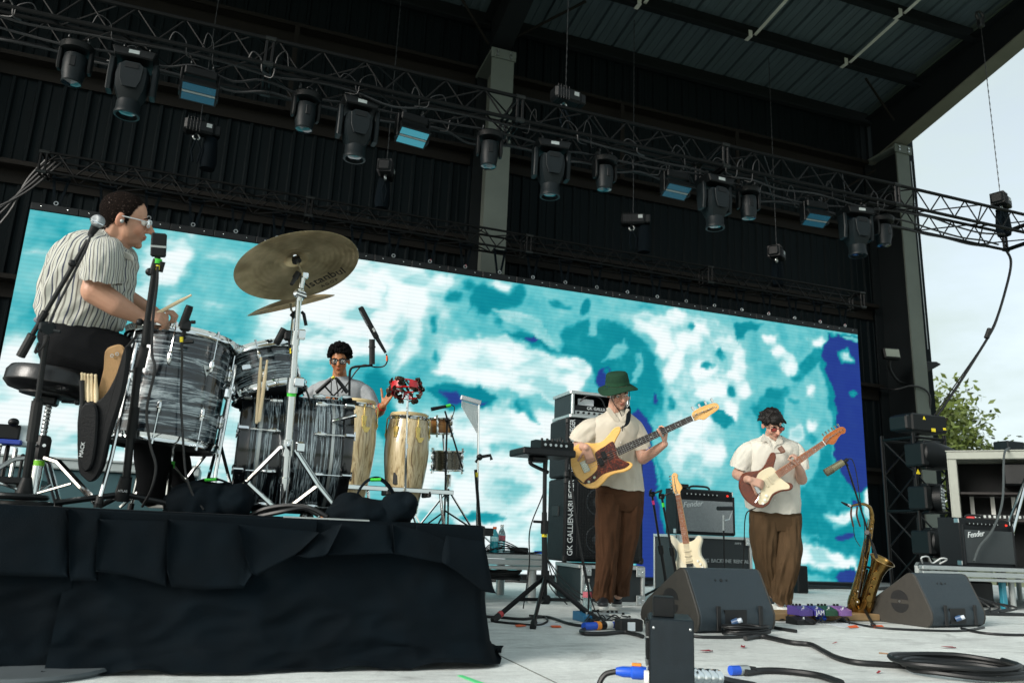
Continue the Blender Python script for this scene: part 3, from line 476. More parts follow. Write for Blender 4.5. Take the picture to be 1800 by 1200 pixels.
bld = thing('pavilion_building', 'dark steel pavilion with black ribbed rear wall and galvanised roof over the stage', 'building', (3.2, 11, 0), world=True)
YW, XR, XM = 11.05, 11.14, 3.24
ZR = lambda y: 8.85+.135*(11-y)
x = -9.3
while x < 12.0:
    w = .9; b = MB(); prof = []
    for k in range(3):
        o = x+k*.3
        prof += [(o, 0), (o+.02, -.035), (o+.055, -.035), (o+.075, 0), (o+.15, 0), (o+.158, -.012), (o+.18, -.012), (o+.188, 0)]
    prof.append((x+w+.015, 0)); n = len(prof)
    vs = [(p[0], YW+p[1], z) for z in (0, 9.0) for p in prof]+[(p[0], YW+.02, z) for z in (0, 9.0) for p in prof]
    fs = [(i, i+1, n+i+1, n+i) for i in range(n-1)]+[(2*n+i+1, 2*n+i, 3*n+i, 3*n+i+1) for i in range(n-1)]
    b.add(vs, fs); b.build('wall_sheet', wall_black, bld, 20); x += w
for z in (1.85, 3.35, 4.85, 6.35, 7.75):
    for (xa, xb) in ((-9, XM-.22), (XM+.22, XR-.22)):
        b = MB(); b.box(((xa+xb)/2, YW-.13, z), (xb-xa, .17, .012)).box(((xa+xb)/2, YW-.211, z+.03), (xb-xa, .008, .075)).box(((xa+xb)/2, YW-.05, z-.10), (xb-xa, .008, .19)); b.build('girt', girt_brown, bld, 0)
for xx in (.2, 5.6, 7.9):
    b = MB(); b.box((xx, YW-.235, 7.05), (.07, .02, 1.4)); b.build('wall_brace', girt_brown, bld, 0)
for xc in (XM, XR, XM-8.0):
    yf, yb = 10.25, 10.99; ztop = 7.75 if xc < 10 else 7.85
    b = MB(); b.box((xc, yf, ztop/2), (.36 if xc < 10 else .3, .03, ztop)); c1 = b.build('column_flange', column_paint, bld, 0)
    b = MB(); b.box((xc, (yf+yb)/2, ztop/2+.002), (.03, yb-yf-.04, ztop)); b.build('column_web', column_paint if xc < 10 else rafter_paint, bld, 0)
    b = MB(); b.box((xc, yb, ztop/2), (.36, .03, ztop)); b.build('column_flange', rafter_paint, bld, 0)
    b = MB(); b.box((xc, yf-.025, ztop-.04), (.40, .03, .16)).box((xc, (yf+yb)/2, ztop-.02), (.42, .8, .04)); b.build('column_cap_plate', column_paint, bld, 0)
    for sx in (-.11, .11):
        for zz in (-.02, -.08):
            b = MB(); b.cyl((xc+sx, yf-.04, ztop+zz), (xc+sx, yf-.065, ztop+zz), .018, n=6); b.build('bolt', steel, bld)
for xc in (XM, XR, XM-8.0):
    
    for y_a, y_b in ((10.9, 7.6), (7.6, 4.5)):
        za, zb = ZR(y_a), ZR(y_b); da, db = (.62+.05*(10.9-y_a)/4.5*0), .62
        da = 1.05 if y_a > 10 else .72; db = .72
        w = MB(); t = .02
        w.add([(xc-t, y_a, za-da), (xc+t, y_a, za-da), (xc+t, y_b, zb-db), (xc-t, y_b, zb-db), (xc-t, y_a, za-.1), (xc+t, y_a, za-.1), (xc+t, y_b, zb-.1), (xc-t, y_b, zb-.1)],
              [(0, 1, 2, 3), (4, 7, 6, 5), (0, 3, 7, 4), (1, 5, 6, 2), (0, 4, 5, 1), (2, 6, 7, 3)]); w.build('rafter_web', rafter_paint, bld, 0)
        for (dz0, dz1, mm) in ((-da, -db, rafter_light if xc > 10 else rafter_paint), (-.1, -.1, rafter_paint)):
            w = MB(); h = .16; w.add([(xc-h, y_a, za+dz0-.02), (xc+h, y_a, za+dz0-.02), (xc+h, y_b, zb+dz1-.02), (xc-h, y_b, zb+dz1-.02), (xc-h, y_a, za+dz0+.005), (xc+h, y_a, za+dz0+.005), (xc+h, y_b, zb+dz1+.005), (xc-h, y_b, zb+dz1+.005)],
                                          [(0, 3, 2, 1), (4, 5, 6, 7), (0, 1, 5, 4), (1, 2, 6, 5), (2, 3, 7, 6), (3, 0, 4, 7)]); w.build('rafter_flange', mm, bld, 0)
ys = [10.98-1.22*k for k in range(6)]
for k, y in enumerate(ys):
    z = ZR(y)
    for (xa, xb) in ((-9.2, XM-.03), (XM+.03, XR-.03)):
        b = MB(); b.box(((xa+xb)/2, y, z-.06), (xb-xa, .012, .28)).box(((xa+xb)/2, y-.05, z-.205), (xb-xa, .1, .01)).box(((xa+xb)/2, y-.098, z-.185), (xb-xa, .008, .035)); b.build('purlin', rafter_paint, bld, 0)
for xx in (5.4, 7.5, 9.5):
    for k in (1, 2):
        ya, yb = ys[k]-.02, ys[k+1]+.03
        b = MB(); b.box((0, 0, 0), (.06, (Vector((0, yb, ZR(yb)))-Vector((0, ya, ZR(ya)))).length, .006), T(xx, (ya+yb)/2, (ZR(ya)+ZR(yb))/2-.14) @ RX(math.atan2(ZR(yb)-ZR(ya), yb-ya))); b.build('bridging_strap', strap_mat, bld, 0)
        b = MB(); b.box((xx-.12, ys[k]-.05, ZR(ys[k])-.215), (.07, .13, .008)).box((xx-.12, ys[k]-.112, ZR(ys[k])-.16), (.07, .008, .12)); b.build('strap_clip', strap_mat, bld, 0)
y0, y1 = 11.2, 4.4  # unseen front edge of roof, cut back so sky light reaches the stage
x = -9.3
while x < 11.4:
    w = .46; b = MB(); pr = [(0, 0), (.03, 0), (.045, .05), (.075, .05), (.09, 0), (.17, 0), (.175, .012), (.2, .012), (.205, 0), (.31, 0), (.315, .012), (.34, .012), (.345, 0), (w-.003, 0)]
    n = len(pr); za, zb = ZR(y0)+.09, ZR(y1)+.09
    vs = [(x+p[0], y0, za+p[1]) for p in pr]+[(x+p[0], y1, zb+p[1]) for p in pr]; vs += [(v[0], v[1], v[2]+.012) for v in vs]
    b.add(vs, [(i, i+1, n+i+1, n+i) for i in range(n-1)]+[(2*n+i, 3*n+i, 3*n+i+1, 2*n+i+1) for i in range(n-1)]); b.build('roof_sheet', galv, bld, 20); x += w
b = MB(); b.box((1, 11.12, 8.98), (21.0, .2, .22)); b.build('eave_trim', rafter_paint, bld, 0)
for a, c in (((XR-.3, 10.6, 7.5), (XR-1.6, 10.9, 6.6)), ((XR-.4, 10.0, 8.2), (XR-1.2, 9.8, 8.75)), ((XM+.25, 10.4, 8.2), (XM+1.2, 9.85, 8.75)), ((XM-.2, 10.4, 7.95), (XM-1.2, 9.85, 8.75))):
    b = MB(); b.cyl(a, c, .022, n=6); b.build('flange_brace', girt_brown, bld)

SX0, SX1, SY, SZ0, SZ1 = -2.355, 8.90, 9.3, 0.0, 3.755
NXT, NZT = 24, 8
def vnoise(x, y, seed):
    xi = np.floor(x).astype(int); yi = np.floor(y).astype(int); xf = x-xi; yf = y-yi
    def h(a, b):
        q = np.sin(a*127.1+b*311.7+seed*74.7)*43758.5453; return q-np.floor(q)
    u = xf*xf*(3-2*xf); w = yf*yf*(3-2*yf)
    return (h(xi, yi)*(1-u)+h(xi+1, yi)*u)*(1-w)+(h(xi, yi+1)*(1-u)+h(xi+1, yi+1)*u)*w
def fbm(x, y, seed, o=4):
    s = 0; a = .5
    for k in range(o): s = s+a*vnoise(x*2**k, y*2**k, seed+k*13); a *= .5
    return s
def screen_field(x, z):
    wx = x+.16*(fbm(x*2.2, z*2.2, 1)-.47)*2+.05*(fbm(x*9, z*9, 5)-.47)*2; wz = z+.14*(fbm(x*2.2, z*2.2, 2)-.47)*2+.05*(fbm(x*9, z*9, 6)-.47)*2
    fl = .40+.22*(fbm(x*1.4, z*3.0, 3)-.45)
    for v, s, q in SCREEN_MARKS:
        px = np.array(q[0::2]); pz = np.array(q[1::2]); n = len(px)
        if wx.max() < px.min()-s*3 or wx.min() > px.max()+s*3 or wz.max() < pz.min()-s*3 or wz.min() > pz.max()+s*3: continue
        d = np.full(x.shape, 1e9); ins = np.zeros(x.shape, bool)
        for i in range(n):
            ax, az, bx, bz = px[i], pz[i], px[(i+1) % n], pz[(i+1) % n]; ex, ez = bx-ax, bz-az
            t = np.clip(((wx-ax)*ex+(wz-az)*ez)/(ex*ex+ez*ez+1e-9), 0, 1); d = np.minimum(d, np.hypot(wx-ax-t*ex, wz-az-t*ez))
            c = ((az > wz) != (bz > wz)); ins ^= c & (wx < ax+ex*(wz-az)/(ez if abs(ez) > 1e-9 else 1e-9))
        sd = np.where(ins, d, -d); s = s*1.25 if v < .25 else s; k = np.clip((sd+s)/(2*s), 0, 1); k = k*k*(3-2*k); fl = fl*(1-k)+v*k
    tex = (fbm(x*6, z*6, 8)-.47)*.24+(fbm(x*2.5, z*26, 9)-.47)*.10+(fbm(x*16, z*16, 12)-.47)*.12+.015
    fl = fl+tex*np.clip(1-np.abs(fl-.45)*1.6, .15, 1)
    fl = fl+np.clip(.24-fl, 0, .2)*np.clip((fbm(x*2.2+z, z*4.5-x*.6, 21)-.42)*5.5, 0, 1.3)
    return np.clip(fl, 0, 1)
PAL = [(0, 'f7feff'), (.14, 'effbfc'), (.22, 'd2f0f1'), (.28, 'a8dde0'), (.34, '80cdd1'), (.41, '6cc6cc'), (.49, '52b9c2'), (.57, '2ba8b4'), (.66, '14909d'), (.78, '0b8496'), (.86, '0f6c98'), (.905, '2f4b93'), (1, '24398c')]
def palette(fv):
    pos = [p for p, _ in PAL]; cs = np.array([hexc(c) for _, c in PAL]); return np.stack([np.interp(fv, pos, cs[:, k]) for k in range(3)], -1)
def screen_mat():
    m = bpy.data.materials.new('led_picture'); m.use_nodes = True; n = m.node_tree.nodes; L = m.node_tree.links; n.clear()
    o = n.new('ShaderNodeOutputMaterial'); e = n.new('ShaderNodeEmission'); a = n.new('ShaderNodeAttribute'); a.attribute_name = 'picture'
    t = n.new('ShaderNodeTexCoord'); sp = n.new('ShaderNodeSeparateXYZ'); L.new(t.outputs['Object'], sp.inputs[0])
    ms = n.new('ShaderNodeMath'); ms.operation = 'MULTIPLY'; ms.inputs[1].default_value = 2*math.pi/.047; L.new(sp.outputs['Z'], ms.inputs[0])
    si = n.new('ShaderNodeMath'); si.operation = 'SINE'; L.new(ms.outputs[0], si.inputs[0])
    r = n.new('ShaderNodeMapRange'); r.inputs[1].default_value = -1; r.inputs[2].default_value = 1; r.inputs[3].default_value = .955; r.inputs[4].default_value = 1.03; L.new(si.outputs[0], r.inputs[0])
    mm = n.new('ShaderNodeMath'); mm.operation = 'MULTIPLY'; mm.inputs[1].default_value = 1.02/EXPO; L.new(r.outputs[0], mm.inputs[0])
    L.new(a.outputs['Color'], e.inputs['Color']); L.new(mm.outputs[0], e.inputs['Strength']); L.new(e.outputs[0], o.inputs[0]); return m
led_mat = screen_mat()
led = thing('video_wall', 'huge LED video wall of square tiles showing posterised turquoise, white and indigo picture', 'video screen', ((SX0+SX1)/2, SY, 0), world=True)
tw, th = (SX1-SX0)/NXT, (SZ1-SZ0)/NZT; NG = 20
ug = np.linspace(0, 1, NG+1)
for ix in range(NXT):
    for iz in range(NZT):
        gp = .00015; xa = SX0+ix*tw+gp; za = SZ0+iz*th+gp; w2 = tw-2*gp; h2 = th-2*gp
        dy = random.uniform(-.0004, .0004)
        gx, gz = np.meshgrid(xa+ug*w2, za+ug*h2); cols = palette(screen_field(gx, gz)).reshape(-1, 3)*random.uniform(.985, 1.012)
        vs = [(float(a), SY+dy, float(b)) for a, b in zip(gx.ravel(), gz.ravel())]; n1 = NG+1
        fs = [(j*n1+i, j*n1+i+1, (j+1)*n1+i+1, (j+1)*n1+i) for j in range(NG) for i in range(NG)]
        nf = len(fs); o = len(vs)
        for yy in (SY+dy+.0005, SY+.08):
            vs += [(xa, yy, za), (xa+w2, yy, za), (xa+w2, yy, za+h2), (xa, yy, za+h2)]
        fs += [(o+4, o+7, o+6, o+5), (o, o+4, o+5, o+1), (o+1, o+5, o+6, o+2), (o+2, o+6, o+7, o+3), (o+3, o+7, o+4, o)]
        mb = MB(); mb.add(vs, fs); ob = mb.build('screen_tile', led_mat, led, 0); me = ob.data; me.materials.append(black_plastic)
        mi = [0]*nf+[1]*5; me.polygons.foreach_set('material_index', mi)
        at = me.color_attributes.new('picture', 'FLOAT_COLOR', 'POINT'); full = np.ones((len(vs), 4), np.float32); full[:len(cols), :3] = cols; at.data.foreach_set('color', full.ravel())
for ix in range(NXT):
    b = MB(); b.box((SX0+(ix+.5)*tw, SY+.03, SZ1+.045), (tw-.006, .09, .08), b=.004); b.build('header_bar', black_metal, led)
DIAG = {}
chain_dark = mat('coupler_steel', '2a2d2e', .4, .7, .2)
def rod(name, p0, p1, r, parent, m, n=6):
    p0, p1 = Vector(p0), Vector(p1); Ln = round((p1-p0).length, 4); key = (Ln, r, n, m.name)
    if key not in DIAG:
        b = MB(); b.cyl((0, 0, 0), (0, 0, Ln), r, n=n); DIAG[key] = b.mesh(name); DIAG[key].materials.append(m)
    o = bpy.data.objects.new(name, DIAG[key]); COL.objects.link(o); o.parent = parent; base = WBASE[parent.name]
    o.matrix_local = T(*(-base)) @ alongz(p0, p1); return o
def box_truss(par, xa, xb, yc, zc, w, h, pitch, rc, rd, m, secs, depth_pitch=None):
    for sy in (-1, 1):
        for sz in (-1, 1):
            b = MB(); b.cyl((xa, yc+sy*w/2, zc+sz*h/2), (xb, yc+sy*w/2, zc+sz*h/2), rc, n=8); b.build('chord', m, par)
    n = int(round((xb-xa)/pitch)); p = (xb-xa)/n
    for i in range(n):
        x0 = xa+i*p; xm = x0+p/2; x1 = x0+p
        for sy in (-1, 1):
            y = yc+sy*w/2
            rod('diagonal', (x0, y, zc-h/2), (xm, y, zc+h/2), rd, par, m); rod('diagonal', (xm, y, zc+h/2), (x1, y, zc-h/2), rd, par, m)
    q = depth_pitch or w; n2 = int(round((xb-xa)/q)); q = (xb-xa)/n2
    for i in range(n2):
        for sz in (-1, 1):
            z = zc+sz*h/2; s = 1 if i % 2 else -1
            rod('diagonal', (xa+i*q, yc-s*w/2, z), (xa+(i+1)*q, yc+s*w/2, z), rd, par, m)
    for xs in secs:
        for dx in (-.03, .03):
            if not (xa-.001 <= xs+dx <= xb+.001): continue
            for sy in (-1, 1): rod('upright', (xs+dx, yc+sy*w/2, zc-h/2), (xs+dx, yc+sy*w/2, zc+h/2), rc*.8, par, m)
            for sz in (-1, 1): rod('spreader', (xs+dx, yc-w/2, zc+sz*h/2), (xs+dx, yc+w/2, zc+sz*h/2), rc*.8, par, m)
        for sy in (-1, 1):
            for sz in (-1, 1):
                b = MB(); b.cyl((xs-.05, yc+sy*w/2, zc+sz*h/2), (xs+.05, yc+sy*w/2, zc+sz*h/2), rc*1.35, n=8); b.build('coupler', chain_dark, par)
FT = thing('lighting_truss', 'long black box truss crossing above the band carrying the row of moving lights', 'truss', (3.4, 7.5, 5.0), world=True)
FX0, FX1, FYC, FZC, FW, FH = -3.2, 10.35, 7.5, 5.0, .58, .27
box_truss(FT, FX0, FX1, FYC, FZC, FW, FH, .43, .022, .0095, truss_black, [-2.9, -.1, 2.5, 5.1, 7.7, 10.3], .58)
RT = thing('screen_truss', 'black box truss directly above the video wall from which the screen hangs', 'truss', (3.3, 9.3, 4.3), world=True)
box_truss(RT, -2.35, 9.0, 9.32, 4.29, .24, .23, .38, .016, .008, truss_black, [-2.3, .55, 3.4, 6.2, 8.95], .38)
for ix in range(NXT):
    xx = SX0+(ix+.5)*tw
    b = MB()
    for sg in (-1, 1): b.box((0, 0, 0), (.028, .012, .36), T(xx+sg*.05, SY+.03, SZ1+.27) @ RY(sg*.16))
    b.box((xx, SY+.03, 4.165), (.17, .09, .012)); s = b.build('hanging_strap', black_cloth, led, 0)
    b = MB(); b.torus(.020, .006, 12, 6, T(xx, SY-.005, SZ1+.112) @ RX(math.pi/2)); b.build('shackle', steel, s)
    for sg in (-1, 1):
        b = MB(); b.sph((xx+sg*.13, SY-.018, SZ1+.05), .008, 8, 6); b.build('bolt', chrome, s)
    if ix in (9, 10, 20, 22, 23): b = MB(); b.box((xx+.012, SY+.005, SZ1+.13), (.012, .01, .03)); b.build('red_tag', red_paint, s, 0)
fix_grey = mat('fixture_grey', '0d1518', .5, 0, .2, 14, .08, 160, spec=.22)
fix_dark = mat('fixture_dark', '070b0d', .5, 0, .15, 14, .05, 160, spec=.25)
lens_mat = mat('lens_glass', '0b1a22', .06, 0, .1, 20, coat=.8, rvar=.03)
strobe_mat = mat('strobe_face_reflection', '123540', .25, 0, .1, 20, emit='4fb4c8', es=.2)  # faint emission painted in for video wall light reflected on the strobe face
strobe_dim = mat('strobe_face_reflection_dim', '0e2a36', .25, 0, .1, 20, emit='2f86a4', es=.08)  # weaker painted reflection of the video wall, as emission
def clampset(par, w):
    for sx in (-1, 1):
        b = MB(); b.torus(.028, .009, 12, 6, T(sx*w, 0, .03) @ RY(math.pi/2)).box((sx*w, 0, -.02), (.03, .05, .05)).cyl((sx*w, .03, .0), (sx*w, .075, .0), .008, n=6); b.build('clamp', chain_dark, par)
def big_head():
    t = thing('moving_head_light', '', 'stage light')
    clampset(t, .11)
    b = MB(); b.prism([(-.19, -.05), (-.16, -.13), (.16, -.13), (.19, -.05), (.19, -.04), (-.19, -.04)], -.15, .15, RX(math.pi/2), bev=.012); b.build('base', fix_dark, t)
    b = MB(); b.box((.0, -.152, -.085), (.09, .004, .035)); b.build('display', mat('display_grey', '9fa8a8', .3), t, 0)
    for sx in (-1, 1):
        b = MB(); b.prism([(-.065, -.12), (.065, -.12), (.075, -.3), (.055, -.45), (-.055, -.45), (-.075, -.3)], sx*.185-.025, sx*.185+.025, RY(math.pi/2) @ RZ(math.pi/2), bev=.01); b.build('yoke_arm', fix_grey, t)
    h = MB(); rings = [(-.175, .085, .09), (-.2, .135, .125), (-.30, .15, .14), (-.42, .14, .13), (-.50, .105, .10), (-.53, .09, .09)]
    vs = []; fs = []; n = 12
    for z, a, c in rings:
        for i in range(n):
            an = 2*math.pi*(i+.5)/n; ca, sa = math.cos(an), math.sin(an); q = 1/max(abs(ca), abs(sa))**.55; vs.append((a*ca*q, c*sa*q, z))
    for k in range(len(rings)-1):
        for i in range(n): j = (i+1) % n; fs.append((k*n+j, k*n+i, (k+1)*n+i, (k+1)*n+j))
    fs.append(tuple(range(n))); fs.append(tuple((len(rings)-1)*n+i for i in range(n))[::-1])
    h.add(vs, fs); hd = h.build('head', fix_grey, t, 25)
    b = MB(); b.prism([(-.10, -.22), (-.06, -.185), (.06, -.185), (.10, -.22), (.09, -.36), (.06, -.44), (-.06, -.44), (-.09, -.36)], .0, .012, T(0, -.138, 0) @ RX(math.pi/2) @ Matrix.Identity(4), bev=.004); b.build('cover_panel', fix_grey, hd)
    b = MB(); b.box((0, -.153, -.225), (.11, .004, .05)); b.build('vent', fix_dark, hd, 0)
    b = MB(); b.lathe([(.10, -.525), (.105, -.54), (.105, -.62), (.112, -.63), (.112, -.66), (.092, -.662), (.088, -.62)], 24); b.build('lens_barrel', fix_grey, hd)
    b = MB(); b.lathe([(.0, -.648), (.05, -.645), (.09, -.632)], 24, caps=False); b.build('lens', lens_mat, hd)
    return t
def small_head():
    t = thing('compact_moving_light', '', 'stage light')
    clampset(t, .08)
    b = MB(); b.lathe([(.10, -.12), (.14, -.11), (.15, -.06), (.13, -.04)], 18); b.build('base', fix_dark, t)
    for sx in (-1, 1):
        b = MB(); b.prism([(-.045, -.10), (.045, -.10), (.05, -.27), (.03, -.31), (-.03, -.31), (-.05, -.27)], sx*.125-.016, sx*.125+.016, RY(math.pi/2) @ RZ(math.pi/2), bev=.007); b.build('yoke_arm', fix_dark, t)
    b = MB(); b.lathe([(.05, -.14), (.095, -.155), (.104, -.22), (.098, -.33), (.085, -.40), (.088, -.42), (.082, -.43)], 20); hd = b.build('head', fix_grey, t)
    b = MB(); b.lathe([(.0, -.447), (.05, -.443), (.08, -.43)], 20, caps=False); b.build('lens', lens_mat, hd)
    b = MB(); b.box((0, -.1, -.25), (.05, .012, .1), b=.004); b.build('cover_panel', fix_dark, hd)
    return t
def strobe(face):
    t = thing('strobe_panel', '', 'stage light')
    clampset(t, .1)
    b = MB(); b.box((0, 0, -.08), (.30, .16, .09), b=.012); b.build('base', fix_dark, t)
    for sx in (-1, 1):
        b = MB(); b.box((sx*.172, 0, -.18), (.022, .10, .26), b=.006); b.build('yoke_arm', fix_dark, t)
    M = T(0, -.02, -.26) @ RX(rad(-28))
    b = MB(); b.box((0, 0, .03), (.32, .2, .10), M, b=.012); hd = b.build('head', fix_dark, t)
    b = MB(); b.box((0, 0, -.024), (.34, .22, .012), M, b=.003); b.build('bezel', black_plastic, hd)
    for dy in (-.055, .055):
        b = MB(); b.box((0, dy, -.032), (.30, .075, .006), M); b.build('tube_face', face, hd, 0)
    b = MB(); b.box((0, 0, -.0325), (.30, .02, .006), M); b.build('reflector', alu_dull, hd, 0)
    return t
ZB = FZC-FH/2-.045
ordn = ['leftmost', 'second', 'third', 'fourth', 'fifth', 'rightmost']
BX = [-1.27, .83, 2.97, 5.09, 7.21]; SM = [-1.77, .31, 2.26, 3.65, 5.6, 7.69]; ST = [-.70, 1.41, 4.60, 6.63]
src = None
for k, x in enumerate(BX):
    lab = 'large grey tapered moving head light, %s of five from the left on lighting truss' % ['first', 'second', 'third', 'fourth', 'last'][k]
    if src is None: src = big_head(); o = src; o['label'] = lab; o.location = (x, FYC-.06, ZB)
    else: o = dup(src, lab, loc=(x, FYC-.06, ZB), rz=rad((0, 4, -6, 3, -9)[k]))
    o['group'] = 'large moving heads along the lighting truss'
src = None
for k, x in enumerate(SM):
    lab = 'compact dark moving light, %s of six from the left on lighting truss' % ['first', 'second', 'third', 'fourth', 'fifth', 'last'][k]
    if src is None: src = small_head(); o = src; o['label'] = lab; o.location = (x, FYC-.02, ZB)
    else: o = dup(src, lab, loc=(x, FYC-.02, ZB), rz=rad((0, 12, -8, 5, -14, 9)[k]))
    o['group'] = 'compact moving lights along the lighting truss'
for k, x in enumerate(ST):
    lab = ('strobe panel with faint blue painted reflection, first of four from the left on lighting truss', 'strobe panel with brightest cyan painted reflection, second from left on lighting truss', 'blue strobe panel, third from left on lighting truss', 'blue strobe panel, last toward the right on lighting truss')[k]
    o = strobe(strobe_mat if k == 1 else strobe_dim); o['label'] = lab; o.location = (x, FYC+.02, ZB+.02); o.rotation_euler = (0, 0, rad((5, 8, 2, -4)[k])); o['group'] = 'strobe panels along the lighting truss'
for k in range(3):
    pts = []; x = FX0+.2; yy = FYC-.2+.2*k
    while x < FX1-.4:
        pts.append((x, yy+random.uniform(-.05, .05), FZC-FH/2-.035-abs(random.gauss(0, .035)))); x += random.uniform(.28, .5)
    b = MB(); b.tube(bez(pts, 4), .013, 6); o = b.build('truss_cable', cable_mat, None)
    tag(o, 'black cable sagging along the underside of the lighting truss, %s' % ('audience side', 'middle run', 'screen side')[k], 'cable', 'cables along the lighting truss')
for k, x in enumerate([-2.3+.33*i+random.uniform(-.1, .1) for i in range(32)]):
    b = MB(); z = FZC-FH/2-.05; u = random.uniform(.5, 1.7); w = random.choice((-1, 1))*random.uniform(.6, 1.6); yy = FYC+random.choice((-.28, -.28, .1))
    b.tube(bez([(x, yy, z+.05), (x+.04*w, yy-.03, z+.05+.10*u), (x+.12*w, yy-.02, z+.03+.06*u), (x+.14*w, yy, z-.04*u), (x+.22*w, yy+.05, z-.03*u)], 4), random.choice((.004, .006, .008)), 5)
    o = b.build('cable_tail', cable_mat, FT)
chain_mat = mat('hoist_chain', '2a2d2e', .45, .6, .2, 30)
def chain(par, x, y, z0, z1, r=.008):
    b = MB(); n = int((z1-z0)/.05); pts = [(x+(.002 if i % 2 else -.002), y, z0+(z1-z0)*i/n) for i in range(n+1)]
    b.tube(pts, [r if i % 2 else r*.45 for i in range(n+1)], 6); b.build('chain', chain_mat, par)
def hoist(x, y, z, label, ztop, rz=0, bag=True):
    t = thing('chain_hoist', label, 'chain hoist', (x, y, z), group='chain motors lifting the trusses', world=True)
    M = T(x, y, z) @ RZ(rz)
    b = MB(); b.box((0, 0, 0), (.34, .17, .16), M, b=.025).box((.2, 0, 0), (.08, .13, .13), M, b=.015); b.build('motor_body', fix_dark, t)
    for k in range(5): b = MB(); b.box((-.14+k*.035, 0, 0), (.008, .182, .172), M, b=.002); b.build('cooling_rib', black_plastic, t)
    b = MB(); b.box((.1, -.087, .02), (.06, .004, .05), M); b.build('rating_plate', alu_dull, t, 0)
    b = MB(); b.torus(.035, .011, 14, 6, M @ T(-.02, 0, -.12) @ RX(math.pi/2), rad(-200), rad(60)).cyl((-.02, 0, -.09), (-.02, 0, -.07), .02, n=8, M=M); b.build('hook', steel, t)
    b = MB(); b.tube([tuple(M @ Vector(p)) for p in ((-.02, 0, -.14), (-.05, .02, -.30), (-.02, 0, -.44))], .012, 6).tube([tuple(M @ Vector(p)) for p in ((-.02, 0, -.14), (.05, -.02, -.28), (.03, 0, -.44))], .012, 6); b.build('sling', black_cloth, t)
    if bag:
        b = MB(); b.lathe([(.02, -.48), (.085, -.47), (.10, -.38), (.09, -.22), (.075, -.10), (.08, -.08)], 14, M @ T(.15, .05, .0)); b.build('chain_bag', black_cloth, t)
    chain(t, x, y, z+.08, ztop)
    return t
hoist(-.80, 9.3, 5.08, 'black chain motor over the drummer, leftmost on screen truss', 8.2, .15)
hoist(1.45, 9.3, 5.0, 'black chain motor with hanging bag above the ride cymbal on screen truss', 8.2, 1.2)
hoist(5.0, 9.3, 4.95, 'black chain motor above the bassist on screen truss', 8.2, -.5)
hoist(7.45, 9.3, 4.85, 'black chain motor near right end of screen truss, arched bag', 8.2, .6)
hoist(3.15, FYC, 5.46, 'black chain motor beside the middle column above lighting truss', 8.9, .1, False)
t = hoist(9.86, FYC-.05, 5.42, 'black chain motor at the outer right end of lighting truss against the sky', 8.3, .35)
hp = aY(1745, 172, FYC)
b = MB(); b.torus(.07, .02, 14, 6, T(9.86, FYC-.05, 8.42) @ RX(math.pi/2)).box((9.86, FYC-.05, 8.3), (.09, .09, .16), b=.02); b.build('top_hook', chain_mat, t)
rc = thing('feeder_cable', 'black cable bundle drooping from right truss end down to the light tower', 'cable', (9.9, 7.8, 4.85), world=True)
pts = [Vector((10.3, 7.79, 4.87)), aY(1777, 460, 7.8), aY(1770, 500, 7.85), aY(1748, 570, 7.9), aY(1715, 628, 8.0), aY(1675, 690, 8.1), aY(1636, 745, 8.2), aY(1612, 765, 8.3)]
b = MB(); b.tube(bez(pts, 6), .018, 7); b.build('cable', cable_mat, rc)
b = MB(); b.tube(bez([p+Vector((.05*math.sin(i), .03, -.05*math.cos(i*1.3))) for i, p in enumerate(pts[2:])], 6), .009, 6); b.build('thin_cable', cable_mat, rc)
b = MB(); b.tube([aY(1740, 578, 7.9), aY(1734, 594, 7.92)], .035, 8); b.build('tape_wrap', black_rubber, rc)
fl_ = thing('flood_light', 'small rectangular flood light on bent arm fixed to right column', 'flood light', aY(1568, 640, 10.4), world=True)
p = aY(1566, 622, 10.2); M = T(*p) @ RZ(rad(-12)) @ RX(rad(-10))
b = MB(); b.box((0, 0, 0), (.30, .10, .20), M, b=.02); b.build('housing', fix_dark, fl_)
b = MB(); b.box((0, -.052, 0), (.25, .006, .14), M); b.build('glass_face', mat('flood_glass', '7d8478', .3), fl_, 0)
b = MB(); b.tube(bez([p+Vector((0, .03, -.1)), p+Vector((.02, .06, -.25)), p+Vector((.2, .1, -.42)), Vector((XR-.15, 10.4, p.z-.45))], 6), .022, 8); b.build('arm', fix_dark, fl_)
p2 = aY(1632, 648, 10.6); fl2 = thing('shoebox_light', 'dark wedge shaped lamp sticking out behind right column against the sky', 'flood light', p2, world=True)
b = MB(); b.prism([(-.22, -.14), (.2, .08), (.12, .13), (-.2, .1)], -.1, .1, T(*p2) @ RX(math.pi/2), bev=.015); b.build('housing', fix_dark, fl2)
b = MB(); b.cyl(p2+Vector((-.2, 0, 0)), (XR+.1, 10.6, p2.z-.05), .03, n=8); b.build('bracket', fix_dark, fl2)
cq = thing('column_conduit', 'thin cable running along girt and looping down beside right column', 'cable', aY(1600, 680, 10.2), world=True)
b = MB(); b.tube(bez([aY(1548, 682, 10.6), aY(1575, 684, 10.3), aY(1600, 678, 10.2), aY(1622, 682, 10.2), aY(1634, 695, 10.2), aY(1634, 720, 10.25), aY(1628, 745, 10.3)], 6), .016, 7); b.build('cable', cable_mat, cq)
b = MB(); b.tube([(XR+.17, 10.22, 7.6), (XR+.19, 10.22, 4)], .006, 5); b.build('guy_wire', steel, cq)
lc = thing('screen_feed_cables', 'bundle of dark cables hanging at left end of the screen truss', 'cable', (-2.5, 9.35, 4.2), world=True)
